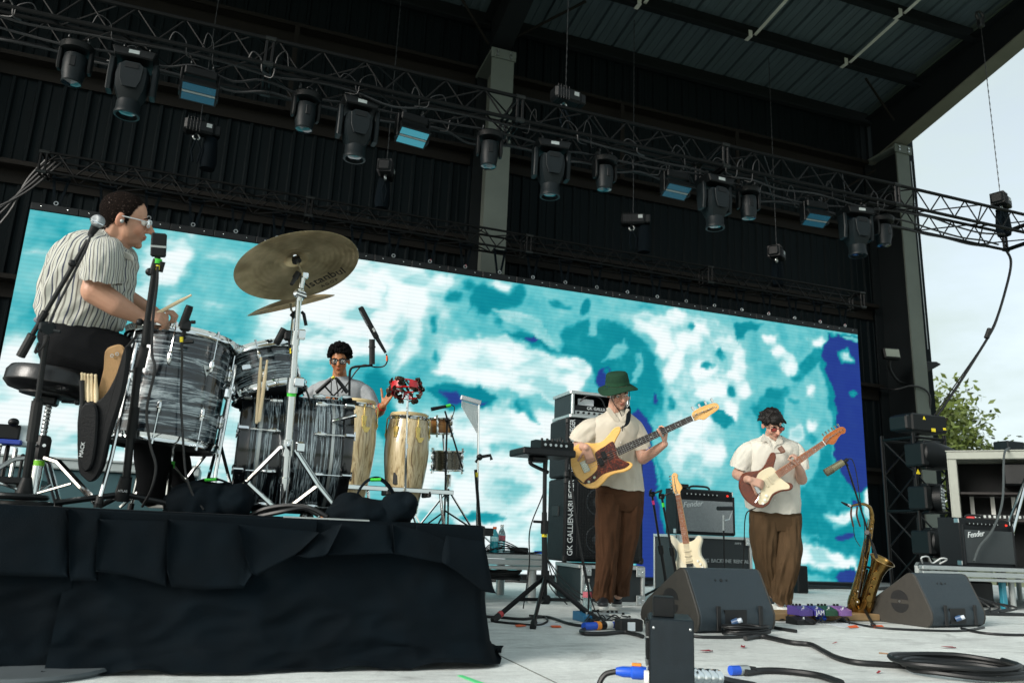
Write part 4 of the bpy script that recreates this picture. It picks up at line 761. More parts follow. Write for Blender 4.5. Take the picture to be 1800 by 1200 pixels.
for k in range(4):
    b = MB(); b.tube(bez([(-2.3+.05*k, 9.3, 4.35), (-2.45, 9.35, 4.1-.05*k), (-2.62-.1*k, 9.4, 3.6), (-3.1-.3*k, 9.5, 3.0), (-3.8, 9.6, 2.5-.2*k)], 6), .014, 6); b.build('cable', cable_mat, lc)
TX, TY = 8.78, 8.3
tw_ = thing('light_tower', 'black upright truss tower standing at right edge of the stage', 'truss tower', (TX, TY, 0), world=True)
hw = .27
for sx in (-1, 1):
    for sy in (-1, 1): b = MB(); b.cyl((TX+sx*hw, TY+sy*hw, .02), (TX+sx*hw, TY+sy*hw, 2.08), .024, n=8); b.build('chord', truss_black, tw_)
for k in range(4):
    z0, z1 = .1+k*.48, .1+(k+1)*.48
    for s in (-1, 1):
        rod('diagonal', (TX-hw, TY+s*hw, z0 if k % 2 else z1), (TX+hw, TY+s*hw, z1 if k % 2 else z0), .012, tw_, truss_black)
        rod('diagonal', (TX+s*hw, TY-hw, z0 if k % 2 else z1), (TX+s*hw, TY+hw, z1 if k % 2 else z0), .012, tw_, truss_black)
for z in (.1, 1.06, 2.02):
    for s in (-1, 1):
        rod('rung', (TX-hw, TY+s*hw, z), (TX+hw, TY+s*hw, z), .018, tw_, truss_black); rod('rung', (TX+s*hw, TY-hw, z), (TX+s*hw, TY+hw, z), .018, tw_, truss_black)
b = MB(); b.box((TX, TY, .012), (.7, .7, .024), b=.004); b.build('base_plate', black_metal, tw_)
for yy in (1.55, .6):
    b = MB(); b.prism([(-.012, -.02), (.06, -.02), (.024, .045)], 0, .003, T(TX-hw-.02, TY-hw-.03, yy) @ RX(math.pi/2)); b.build('warning_label', yellow_tape, tw_, 0)
tb = thing('dimmer_box', 'black box with yellow warning labels on top of the light tower', 'electrical box', (TX, TY, 2.1), world=True)
p = Vector((TX+.1, TY-.05, 2.24)); b = MB(); b.box(p, (.62, .34, .24), b=.02); b.build('case', fix_dark, tb)
b = MB(); b.box(p+Vector((.05, -.172, -.09)), (.07, .004, .045)); b.build('label', yellow_tape, tb, 0)
b = MB(); b.prism([(-.025, -.02), (.025, -.02), (0, .025)], 0, .003, T(p.x-.1, p.y-.171, p.z+.06) @ RX(math.pi/2)); b.build('warning_label', yellow_tape, tb, 0)
b = MB(); b.box(p+Vector((.25, -.171, -.06)), (.05, .004, .03)); b.build('label', yellow_tape, tb, 0)
b = MB(); b.box((TX-.2, TY-.05, 2.23), (.2, .3, .2), b=.02); b.build('case', black_plastic, tb)
def tower_light(z, kind, lab):
    t = thing('tower_light', lab, 'stage light', (TX, TY, z), group='lights stacked in the tower', world=True)
    c = Vector((TX-.10, TY-.36, z))
    b = MB(); b.box(c+Vector((-.18, .05, 0)), (.12, .3, .3), b=.02); b.build('base', fix_dark, t)
    for s in (-1, 1): b = MB(); b.box(c+Vector((0, .0, s*.17)), (.3, .12, .04), b=.012); b.build('yoke_arm', fix_dark, t)
    if kind == 0:
        M = frame(c, (.95, -.28, -.12)); b = MB(); b.lathe([(.10, -.22), (.175, -.14), (.19, .02), (.165, .18), (.125, .33), (.13, .36), (.12, .38)], 20, M @ RY(math.pi/2)); h = b.build('head', fix_dark, t)
        b = MB(); b.lathe([(0, .395), (.07, .39), (.12, .375)], 20, M @ RY(math.pi/2), caps=False); b.build('lens', lens_mat, h)
    else:
        M = frame(c, (.55, -.82, .0)); b = MB(); b.lathe([(.10, -.12), (.16, -.06), (.175, .06), (.175, .1), (.16, .105)], 24, M @ RY(math.pi/2)); h = b.build('head', fix_dark, t)
        for i in range(-3, 4):
            for j in range(-3, 4):
                y_, z_ = (i+.5*(j % 2))*.045, j*.04
                if y_*y_+z_*z_ < .021: b = MB(); b.sph((.107, y_, z_), (.008, .017, .017), 8, 6, M); b.build('led_lens', mat_led, h)
    return t
mat_led = mat('led_lens_white', 'b8c2c4', .2, 0, .1)
tower_light(1.78, 0, 'black moving light at top of tower aimed right'); tower_light(1.22, 1, 'round LED wash light with dotted white lenses halfway up tower'); tower_light(.66, 0, 'black moving light lowest in the tower aimed right')
PX, PYf, PZ = 6.5, 6.2, .42
pf = thing('side_platform', 'low aluminium edged platform behind the right monitor wedge', 'platform', (8, 6.8, 0), world=True)
b = MB(); b.prism([(6.53, 6.23), (10.2, 6.23), (10.2, 8.0), (8.42, 8.0)], PZ-.03, PZ); b.build('deck', mat('deck_black', '1c2022', .6), pf, 0)
for z, h in ((PZ-.02, .04), (PZ-.075, .05), (PZ-.125, .03)):
    b = MB(); b.box((8.36, PYf, z), (3.66, .05 if z < PZ-.1 else .06, h), b=.006); b.build('edge_rail', alu, pf)
b = MB(); b.box((1.25, 0, PZ-.07), (2.5, .05, .13), frame((6.53, 6.24, 0), (.727, .687, 0)), b=.006); b.build('edge_rail', alu_dull, pf)
for xx, yy in ((6.75, 6.3), (7.85, 6.3), (9.6, 6.3), (9.6, 7.6)): b = MB(); b.cyl((xx, yy, 0), (xx, yy, PZ-.14), .03, n=10); b.build('leg', alu_dull, pf)
b = MB(); b.box((7.72, 6.3, .14), (.06, .05, .27), b=.006); b.build('support_post', mat('teal_paint', '2e7f92', .5), pf)
C0 = aY(1684, 990, 7.25); C0.z = PZ
cg = thing('equipment_cage', 'open grey framed equipment cabinet on the platform at right edge', 'cabinet', M=frame(C0, (.643, -.766, 0)))
gm = mat('cage_grey', '8b8f86', .55, 0, .1); cw, cdp, ch = 1.45, .6, 1.24
for uu, vv in ((.035, .035), (cw-.035, .035), (.035, cdp-.035), (cw-.035, cdp-.035)):
    b = MB(); b.box((uu, vv, ch/2), (.09, .07, ch), b=.006); b.build('post', gm, cg)
for vv in (.03, cdp-.03): b = MB(); b.box((cw/2, vv, ch+.03), (cw+.04, .09, .09), b=.008); b.build('top_rail', gm, cg)
b = MB(); b.box((.03, cdp/2, ch+.031), (.075, cdp-.16, .08), b=.008); b.build('top_rail', gm, cg)
b = MB(); b.box((cw/2, cdp/2, ch+.085), (cw+.06, cdp+.04, .012)); b.build('roof_panel', gm, cg, 0)
b = MB(); b.box((cw/2, cdp+.01, ch/2), (cw, .012, ch)); b.build('back_panel', mat('cage_back', '0b0e0f', .7, spec=.2), cg, 0)
b = MB(); b.box((-.013, cdp/2, ch/2), (.012, cdp, ch-.02)); b.build('side_panel', gm, cg, 0)
for z in (.52, .83): b = MB(); b.box((cw/2, cdp/2, z), (cw-.16, cdp-.12, .025)); b.build('shelf', mat('shelf_brown', '150f0d', .7), cg, 0)
b = MB(); b.box((cw/2+.05, .09, .56), (cw-.35, .02, .05)); b.build('rack_rail', fix_dark, cg, 0)
for k in range(22): b = MB(); b.box((.22+k*.05, .077, .56), (.024, .006, .03)); b.build('rail_slot', alu_dull, cg, 0)
for k in range(4): b = MB(); b.box((.2+k*.22, cdp-.05, .70), (.045, .01, .24)); b.build('paper_strip', white_paint, cg, 0)
b = MB(); b.box((.17, .09, .47), (.09, .08, .19), b=.01); b.build('red_tool_box', red_paint, cg)
b = MB(); b.box((.95, .32, 1.06), (.8, .4, .26), b=.02); b.build('black_bin', black_plastic, cg)
zt = PZ+ch
jb = thing('junction_box', 'small grey junction box on the roof corner of the equipment cabinet', 'electrical box', C0+Vector((.62, -.32, ch)), world=True)
p = C0+Vector((.62, -.32, 0)); b = MB(); b.box((p.x, p.y, zt+.155), (.28, .2, .12), b=.012); b.build('case', fix_grey, jb)
b = MB(); b.tube(bez([(p.x-.12, p.y-.1, zt+.13), aY(1765, 800, 6.6), aY(1762, 880, 6.4), aY(1745, 930, 6.35), aY(1722, 960, 6.33), aY(1712, 986, 6.32)], 6), .012, 7); b.build('cable', mat('grey_cable', '3f4546', .5), jb)
def combo_amp(name, label, M, w, h, d, grille, face_h=.1, lg=True, group=None):
    t = thing(name, label, 'guitar amp', M=M)
    b = MB(); b.prism([(-d/2, 0), (d/2, 0), (d/2, h), (-d/2+.09, h), (-d/2+.02, h-.02), (-d/2, .02)], -w/2, w/2, RZ(math.pi/2) @ RX(math.pi/2), bev=.012); b.build('cabinet', tolex, t)
    b = MB(); b.box((0, -d/2-.006, (h-face_h)/2+.005), (w-.05, .012, h-face_h-.06)); b.build('grille_cloth', grille, t, 0)
    for s in (-1, 1): b = MB(); b.box((s*(w/2-.012), -d/2-.004, h/2-.03), (.024, .03, h-.08), b=.006); b.build('front_edge', tolex, t)
    b = MB(); b.box((0, -d/2+.03, h-face_h/2-.012), (w-.04, .02, face_h-.02), T(0, 0, 0), b=.004); pn = b.build('control_panel', black_plastic, t)
    for k in range(8):
        b = MB(); b.lathe([(.016, 0), (.016, .008), (.011, .01), (.010, .024), (0, .025)], 10, T(-w/2+.12+k*(w-.28)/8, -d/2+.02, h-face_h/2-.01) @ RX(math.pi/2)); kb = b.build('knob', black_plastic, pn)
        b = MB(); b.lathe([(.008, .0255), (0, .026)], 8, T(-w/2+.12+k*(w-.28)/8, -d/2+.02, h-face_h/2-.01) @ RX(math.pi/2)); b.build('knob_cap', alu, kb)
    b = MB(); b.lathe([(.012, 0), (.01, .014), (0, .018)], 10, T(w/2-.07, -d/2+.02, h-face_h/2-.01) @ RX(math.pi/2)); b.build('pilot_lamp', mat('pilot_red', 'd02a20', .3, emit='e03020', es=.5), pn)
    b = MB(); b.tube(bez([(-.13, 0, h+.005), (-.10, 0, h+.03), (0, 0, h+.036), (.10, 0, h+.03), (.13, 0, h+.005)], 5), .012, 6); b.build('handle', black_rubber, t)
    for sx in (-1, 1):
        for z in (.03, h-.035): b = MB(); b.box((sx*(w/2), -d/2+.05, z), (.012, .06, .05), b=.004); b.build('corner_cap', steel, t)
    if lg: text('script_logo', 'Fender', .085, T(-w/2+.06, -d/2-.014, h-face_h-.085) @ RX(math.pi/2) @ RZ(.12), white_ink, t, .003, shear=.35)
    return t
def grille_mat(name, c1, c2):
    def f(n, L):
        t = n.new('ShaderNodeTexCoord'); a = n.new('ShaderNodeTexNoise'); a.inputs['Scale'].default_value = 260; a.inputs['Detail'].default_value = 2; L.new(t.outputs['Object'], a.inputs['Vector']); return a.outputs['Fac']
    return ramp_mat(name, [(.35, c1), (.65, c2)], f, .85)
grille_grey = grille_mat('grille_cloth_grey', '565c5f', '8f9698'); grille_dark = grille_mat('grille_cloth_dark', '23292b', '3b4244')
combo_amp('guitar_amplifier', 'large black guitar amp with dark grille on the right platform', frame((7.72, 6.56, PZ), (1, 0, 0)), .74, .50, .30, grille_dark)
tp = thing('tripod_stand', 'silver telescopic stand leg on right platform, cut by the photo edge', 'stand', aY(1765, 990, 6.45), world=True)
a, c = aY(1765, 990, 6.45), aY(1812, 815, 6.45)
b = MB(); b.cyl(a, a+(c-a)*.28, .013, n=10); b.build('leg_tube', chrome, tp)
b = MB(); b.cyl(a+(c-a)*.25, c, .018, n=10); b.build('leg_sleeve', chrome, tp)
b = MB(); b.cyl(a+(c-a)*.22, a+(c-a)*.29, .025, n=8); b.build('clamp', alu_dull, tp)
b = MB(); b.cyl(c, c+Vector((.5, .3, .1)), .02, n=10).cyl(c, c+Vector((.45, .1, -.78)), .016, n=8).cyl(c, c+Vector((.1, .5, -.78)), .016, n=8); b.build('column', chrome, tp)
for k, pts in enumerate(([(6.9, 6.3, .43), (6.8, 6.25, .46), (6.95, 6.4, .47), (7.1, 6.35, .43), (6.9, 6.35, .425)],)):
    b = MB(); b.tube(bez([(6.72, 6.35, .435), (6.66, 6.3, .49), (6.78, 6.33, .5), (6.86, 6.36, .44), (6.95, 6.33, .49), (7.04, 6.34, .48), (7.0, 6.4, .435)], 6), .008, 6); o = b.build('white_cable_loop', mat('white_cable', 'c9cccb', .5), None); tag(o, 'thin white cable loop lying on the right platform', 'cable')
b = MB(); b.box((7.6, 6.7, .13), (.6, .3, .26), b=.015); o = b.build('under_platform_box', black_plastic, None); tag(o, 'black box stored under the right platform', 'box')
for k in range(4):
    b = MB(); x = 6.95+.12*k; b.tube(bez([(x-.4, 6.3, .28), (x-.1, 6.1, .2-.03*k), (x+.15, 5.95, .05), (x-.2, 5.85, .012), (x-.6+.3*k, 5.75, .012), (x+1.0, 5.6+.1*k, .012)], 6), .010, 6); o = b.build('loose_cable', cable_mat, None)
    tag(o, 'black cable spilling from right platform edge to floor, %s of four' % ('first', 'second', 'third', 'fourth')[k], 'cable', 'cables under the right platform')
leaf_mat = mat('leaf_green', '56652b', .6, 0, .45, 1.2)
leaf_warm = mat('leaf_warm', '7a7030', .6, 0, .4, 1.5)
bark = mat('bark', '3a3128', .9, 0, .2, 6, .3, 20)
def tree(base, h, rx, lab, n=2600, lm=None, seed=1, leaf=.16):
    rnd = random.Random(seed); t = thing('broadleaf_tree', lab, 'tree', base, world=True); B = Vector(base)
    b = MB(); b.tube(bez([B, B+Vector((.1, 0, h*.25)), B+Vector((-.1, .1, h*.45)), B+Vector((.1, 0, h*.75))], 5), [.22-.008*i for i in range(16)], 8)
    cl = []
    for k in range(26):
        a = rnd.uniform(0, 6.28); q = rnd.uniform(.2, 1)**.6; zz = h*rnd.uniform(.28, .95); rr = rx*q*math.sqrt(max(.1, 1-((zz/h-.55)/.5)**2)); c = B+Vector((rr*math.cos(a), rr*math.sin(a), zz)); cl.append((c, rx*rnd.uniform(.28, .45)))
        s = B+Vector((0, 0, h*rnd.uniform(.25, .6))); b.tube([s, (s+c)/2+Vector((0, 0, -.2)), c], [.07, .045, .02], 6)
    b.build('trunk', bark, t)
    vs = []; fs = []
    for k in range(n):
        c, r = cl[rnd.randrange(len(cl))]; d = Vector((rnd.gauss(0, 1), rnd.gauss(0, 1), rnd.gauss(0, 1))).normalized()*r*rnd.uniform(.35, 1.05)
        p = c+d; u = Vector((rnd.gauss(0, 1), rnd.gauss(0, 1), rnd.gauss(0, .7))).normalized(); w = u.cross(Vector((rnd.gauss(0, 1), rnd.gauss(0, 1), rnd.gauss(0, 1)))).normalized(); s = leaf*rnd.uniform(.6, 1.4); o = len(vs)
        vs += [p-u*s, p-w*s*.45+u*s*.1, p+u*s, p+w*s*.45+u*s*.1]; fs.append((o, o+1, o+2, o+3))
    b = MB(); b.add(vs, fs); stuff(b.build('crown', lm or leaf_mat, t, 0))
    return t
tree((23.0, 21.5, -1.4), 7.3, 3.1, 'green leafy tree with warm tips behind the light tower', 15000, leaf_mat, 3, .11)
tree((24.5, 26, -1.4), 5.2, 2.6, 'olive coloured tree low behind the equipment cabinet', 3500, leaf_warm, 5, .17)
tree((33, 27, -1.4), 5.0, 2.8, 'distant green tree at the right frame edge', 3500, leaf_mat, 8, .17)
mat_plug = mat('plug_blue_grey', '3a5578', .4)
def wedge(label, o, dx):
    t = thing('monitor_wedge', label, 'stage monitor', M=frame(o, dx), group='monitor wedges at the stage front')
    w = .68; pr = [(.05, 0), (.015, .02), (0, .06), (.0, .11), (.02, .16), (.115, .365), (.135, .385), (.165, .39), (.19, .38), (.50, .17), (.56, .11), (.575, .06), (.56, .015), (.53, 0)]
    MM = RZ(math.pi/2) @ RX(math.pi/2)     # (a,b,c)->(c,a,b): profile in depth/height, extruded along the width
    wm = MATS.get('wedge_paint') or mat('wedge_paint', '232f36', .55, 0, .18, 30, .3, 380)
    ws = MATS.get('wedge_side') or mat('wedge_side', '2e2c27', .6, 0, .2, 30, .25, 380)
    b = MB(); b.prism(pr, .02, w-.02, MM, bev=.004); bd = b.build('cabinet', wm, t)
    for a, c in ((0, .02), (w-.02, w)):
        b = MB(); b.prism([(p[0]*1.0, p[1]) for p in pr], a, c, MM, bev=.006); sd = b.build('side_plate', ws, t)
        if a == 0:
            for s in (-1, 1):
                arc = [(.26+.075*math.cos(q), .17+s*(.015+.07*math.sin(q))) for q in [math.pi*i/10 for i in range(11)]]
                b = MB(); b.prism(arc, -.002, .004, MM); b.build('handle_opening', black_rubber, sd, 0)
            b = MB(); b.cyl((-.003, .26, .17), (.003, .26, .17), .008, n=8); b.build('screw', steel, sd)
    b = MB(); b.box((w*.47, .006, .085), (.19, .014, .11)); rc = b.build('connector_recess', black_rubber, bd, 0)
    b = MB(); b.cyl((w*.43, -.01, .065), (w*.47, -.05, .085), .018, .015, n=12); b.build('speaker_plug', mat('plug_white', 'b9c3cc', .4), rc)
    b = MB(); b.cyl((w*.42, 0, .062), (w*.45, -.03, .078), .02, n=12); b.build('plug_collar', mat_plug, rc)
    for uu in (.17, w-.14): b = MB(); b.box((uu, -.001, .09), (.035, .012, .15), RX(0), b=.004); b.build('rubber_skid', black_rubber, bd)
    b = MB(); b.prism([(.20, .375), (.50, .168), (.555, .112), (.56, .105), (.505, .175), (.20, .382)], .05, w-.05, MM); b.build('front_grille', black_metal, bd)
    for k in (-1, 0, 1): b = MB(); b.cyl((w*.42+k*.05, .095, .315), (w*.42+k*.05, .09, .318), .007 if k else .012, n=8); b.build('screw', black_rubber, bd)
    return t
W1 = aZ(1228, 1114, 0); W2 = aZ(1640, 1104, 0)
wedge('black monitor wedge in front of the guitarist with cable coil at its foot', W1, (.985, .17, 0))
wedge('black monitor wedge at right in front of the saxophone and platform', W2, (.987, .16, 0))
def floor_cable(label, px, r=.011, name='floor_cable', group=None, z=None, mt=None, n=6):
    pts = [aZ(a, c, 0)+Vector((0, 0, r+.001)) for a, c in px]
    if z:
        for i, h in z.items(): pts[i].z = h
    b = MB(); b.tube(bez(pts, n), r, 8); o = b.build(name, mt or cable_mat, None); return tag(o, label, 'cable', group)
floor_cable('thick black cable winding across bare concrete from left wedge to the coil', [(1310, 1126), (1325, 1123), (1345, 1123), (1390, 1133), (1425, 1137), (1445, 1147), (1470, 1160), (1505, 1169), (1560, 1173), (1600, 1176)], .014)
def coil(label, c, R, n, r, sq=1.0, seed=2, dirv=(1, 0, 0), name='cable_coil'):
    rnd = random.Random(seed); pts = []; M = frame(c, dirv)
    for k in range(n*14+1):
        a = 2*math.pi*k/14; q = R*(1+.12*math.sin(k*.37+seed)+rnd.uniform(-.03, .03)); lay = k/14/n
        pts.append(M @ Vector((q*math.cos(a), q*sq*math.sin(a), r+.002+lay*r*2.2*max(1, n*.45)+.006*math.sin(a*1.7+k*.2)**2)))
    b = MB(); b.tube(bez(pts, 2), r, 7); o = b.build(name, cable_mat, None); return tag(o, label, 'cable')
coil('heavy black cable coil at bottom right of the photo', aZ(1690, 1184, 0), .30, 4, .0115, .8, 3)
coil('pile of thin black cable looped before the left wedge', W1+Vector((.30, -.07, 0)), .15, 7, .007, .55, 5)
floor_cable('cable with blue and silver plug running out of the bottom edge', [(1310, 1188), (1345, 1184), (1390, 1186), (1440, 1193), (1480, 1206)], .014)
floor_cable('black cable leaving the right wedge toward the right frame edge', [(1690, 1106), (1720, 1113), (1760, 1117), (1815, 1118)], .009)
floor_cable('black cable from pedals to the right wedge along the floor', [(1440, 1086), (1480, 1093), (1520, 1101), (1560, 1106), (1620, 1109), (1690, 1110), (1730, 1104)], .008)
floor_cable('short black cable end beside the left wedge', [(1355, 1104), (1375, 1108), (1400, 1112)], .011)
floor_cable('black cable crossing under the left wedge front edge', [(1215, 1120), (1240, 1122), (1290, 1122), (1340, 1120), (1352, 1124)], .009)
floor_cable('black cable from the riser corner past the tripod feet', [(845, 1085), (880, 1087), (920, 1090), (960, 1086), (1000, 1098), (1030, 1103)], .009)
floor_cable('thin black cable looping around the tripod base', [(870, 1094), (900, 1097), (945, 1100), (962, 1093), (955, 1085), (930, 1083)], .007)
floor_cable('black power cable curving from blue inline plug to the power box', [(1027, 1109), (1021, 1113), (1030, 1117), (1060, 1117), (1095, 1114), (1118, 1118), (1130, 1122)], .012)
bx0 = aZ(1120, 1232, 0)
pb = thing('power_box', 'dark steel power supply box in the foreground with blue plug', 'power box', M=frame(aZ(1143, 1243, 0), (.88, -.47, 0)))
bm = mat('box_paint', '0e191f', .5, 0, .25, 20, .12, 260, spec=.3)
b = MB(); b.box((.075, .12, .145), (.15, .24, .29), b=.004); b.build('case', bm, pb)
b = MB(); b.box((-.002, .12, .145), (.004, .23, .28), b=.001); fp = b.build('socket_panel', black_plastic, pb)
for (v, z, w, h, mm) in ((.055, .25, .05, .05, black_rubber), (.13, .25, .06, .055, fix_dark), (.05, .185, .05, .07, fix_dark), (.12, .185, .05, .07, fix_dark), (.12, .02, .12, .025, alu_dull), (.12, .225, .2, .004, alu_dull), (.12, .13, .2, .004, alu_dull)):
    b = MB(); b.box((-.008, v, z), (.012, w, h), b=.003); b.build('socket', mm, fp)
b = MB(); b.cyl((-.004, .055, .085), (-.02, .055, .085), .026, n=16); b.build('white_socket_ring', white_paint, fp)
b = MB(); b.lathe([(.021, 0), (.024, .02), (.024, .05), (.019, .055), (.019, .085), (.013, .11)], 16, T(-.01, .16, .085) @ RY(-math.pi/2)); pl = b.build('blue_plug', blue_plastic, pb)
b = MB(); b.box((-.045, .16, .112), (.035, .02, .01), b=.002); b.build('latch', mat('latch_orange', 'e08a2c', .4), pl)
b = MB(); b.tube(bez([(-.115, .16, .085), (-.16, .16, .07), (-.18, .15, .03), (-.15, .12, .008), (-.05, .02, .008)], 6), .010, 8); b.build('cord', cable_mat, pl)
for uu in (.012, .138):
    for z in (.03, .26): b = MB(); b.sph((uu, -.002, z), (.005, .003, .005), 8, 6); b.build('screw', steel, pb)
b = MB(); b.box((.05, .1, .325), (.075, .08, .07), b=.004); b.build('top_housing', fix_dark, pb)
cn = thing('metal_conduit', 'ribbed silver cable connector on the floor beside power box', 'connector', aZ(1245, 1190, 0), world=True)
p0 = aZ(1205, 1215, 0)+Vector((0, 0, .055)); p1 = aZ(1262, 1205, 0)+Vector((0, 0, .03)); d = p1-p0
prof = []
for k in range(9): prof += [(.026 if k % 2 else .033, d.length*k/9), (.026 if k % 2 else .033, d.length*(k+.8)/9)]
b = MB(); b.lathe(prof, 16, alongz(p0, p1)); b.build('connector_body', chrome, cn)
b = MB(); b.tube(bez([p1, p1+d*.4+Vector((0, 0, -.012)), p1+d*1.2+Vector((0, -.05, -.02))], 5), .017, 8); b.build('cord', cable_mat, cn)
pg = thing('cable_plug', 'blue and silver plug on floor cable near the bottom edge', 'connector', aZ(1300, 1188, 0), world=True)
a, c = aZ(1284, 1187, 0)+Vector((0, 0, .022)), aZ(1318, 1186, 0)+Vector((0, 0, .022))
b = MB(); b.cyl(a, a+(c-a)*.45, .02, n=14); b.build('blue_sleeve', blue_plastic, pg); b = MB(); b.cyl(a+(c-a)*.45, a+(c-a)*.9, .021, n=14); b.build('silver_ring', alu, pg); b = MB(); b.cyl(a+(c-a)*.9, c+(c-a)*.3, .018, .013, n=12); b.build('strain_relief', black_rubber, pg)
ip = thing('inline_power_plug', 'blue orange and white inline power connector lying before the bassist', 'connector', aZ(1050, 1108, 0), world=True)
a, c = aZ(1026, 1108, 0)+Vector((0, 0, .026)), aZ(1080, 1105, 0)+Vector((0, 0, .026)); d = c-a
for f0, f1, r, mm in ((0, .38, .023, blue_plastic), (.38, .5, .027, MATS['latch_orange']), (.5, .68, .024, black_plastic), (.68, .88, .024, white_paint), (.88, 1.02, .02, blue_plastic)):
    b = MB(); b.cyl(a+d*f0, a+d*f1, r, n=14); b.build('plug_section', mm, ip)
def flat(name, label, cat, px, m, z=.003, group=None):
    pts = [aZ(a, c, 0) for a, c in px]; b = MB(); b.prism([(p.x, p.y) for p in pts], z-.002, z); return tag(b.build(name, m, None, 0), label, cat, group)
paper = mat('paper', 'c9d0d4', .7, 0, .05)
flat('set_list', 'white set list sheet taped down by the tripod', 'paper', [(915, 1101), (940, 1094), (975, 1093), (985, 1100)], paper)
flat('orange_tape', 'orange tape strip at left end of set list by the tripod', 'tape', [(905, 1099), (922, 1098), (925, 1101), (908, 1102)], orange_tape, .006)
flat('orange_tape', 'orange tape strip at right end of set list by the tripod', 'tape', [(968, 1100), (985, 1100), (987, 1103), (970, 1103)], orange_tape, .006)
flat('set_list', 'white set list sheet on floor left of the right wedge', 'paper', [(1450, 1096), (1500, 1094), (1540, 1099), (1485, 1103)], paper)
flat('orange_tape', 'orange tape on set list near the right wedge', 'tape', [(1490, 1101), (1505, 1099), (1510, 1103), (1494, 1104)], orange_tape, .006)
flat('orange_tape', 'orange tape under the left end of right wedge', 'tape', [(1532, 1100), (1550, 1099), (1556, 1104), (1536, 1104)], orange_tape, .006)
flat('green_tape', 'bright green tape strip on concrete near bottom edge', 'tape', [(804, 1188), (812, 1187), (856, 1203), (842, 1203)], mat('mint_tape', '5fd38a', .6), .004)
petal = mat('dry_red_leaf', '8a1f2a', .7, 0, .2)
def leaf(label, px, py, s, rz, m=petal):
    p = aZ(px, py, 0); b = MB(); n = 8
    out = [(s*math.cos(2*math.pi*i/n), s*.38*math.sin(2*math.pi*i/n)*(1.2 if i % 2 else .8)) for i in range(n)]
    M = T(p.x, p.y, .004) @ RZ(rz); b.add([(x, y, .003+.02*s/.04*abs(y)/s*.5+.004*math.sin(x*90)) for x, y in out]+[(0, 0, .002)], [(i, (i+1) % n, n) for i in range(n)], M)
    return tag(b.build('fallen_leaf', m, None), label, 'leaf', 'dry leaves on the concrete')
leaf('dark red leaf beside the power box', 1242, 1146, .045, .2); leaf('curled red leaf below the cable pile', 1306, 1138, .035, .9); leaf('dark red leaf at right under the wedge', 1668, 1139, .05, -.2); leaf('tiny red leaf between cable and coil', 1545, 1183, .02, .4); leaf('tiny brown speck leaf midway on open floor', 1468, 1131, .02, 0)
b = MB(); p = aZ(1545, 1148, 0); q = aZ(1588, 1152, 0); b.cyl(p+Vector((0, 0, .004)), q+Vector((0, 0, .004)), .0035, n=5); tag(b.build('twig', mat('twig_brown', '8a6a4a', .8), None), 'thin brown twig on open floor in front of the right wedge', 'twig')
CY0 = 6.62
case_grey = mat('case_laminate', '141d20', .6, 0, .2, 20, .1, 200)
def road_case(name, label, M, w, d, h, corners=True, panel=None):
    t = thing(name, label, 'road case', M=M)
    b = MB(); b.box((w/2, d/2, h/2), (w-.02, d-.02, h-.02)); b.build('body', panel or case_grey, t, 0)
    e = .03
    for yy in (0, d):
        for z in (e/2, h-e/2): b = MB(); b.box((w/2, yy, z), (w, .03, e), b=.004); b.build('edge_extrusion', alu, t)
        for xx in (e/2, w-e/2): b = MB(); b.box((xx, yy, h/2), (e, .029, h-2*e), b=.004); b.build('edge_extrusion', alu, t)
    for xx in (0, w):
        for z in (e/2, h-e/2): b = MB(); b.box((xx, d/2, z), (.028, d-.03, e), b=.004); b.build('edge_extrusion', alu, t)
    if corners:
        for xx in (.045, w-.045):
            for z in (.045, h-.045):
                b = MB(); b.box((xx, -.018, z), (.085, .012, .085), b=.004); c = b.build('corner_plate', steel, t)
                for ang in range(3): b = MB(); b.sph((xx+.025*math.cos(ang*2.1), -.026, z+.025*math.sin(ang*2.1)), (.009, .006, .009), 8, 5); b.build('rivet', chrome, c)
    return t
rcx = aZ(1008, 1066, 0)
road_case('amp_road_case', 'silver edged black road case under the bass speaker stack', frame((2.90, 6.28, 0), (1, 0, 0)), .60, .55, .325)
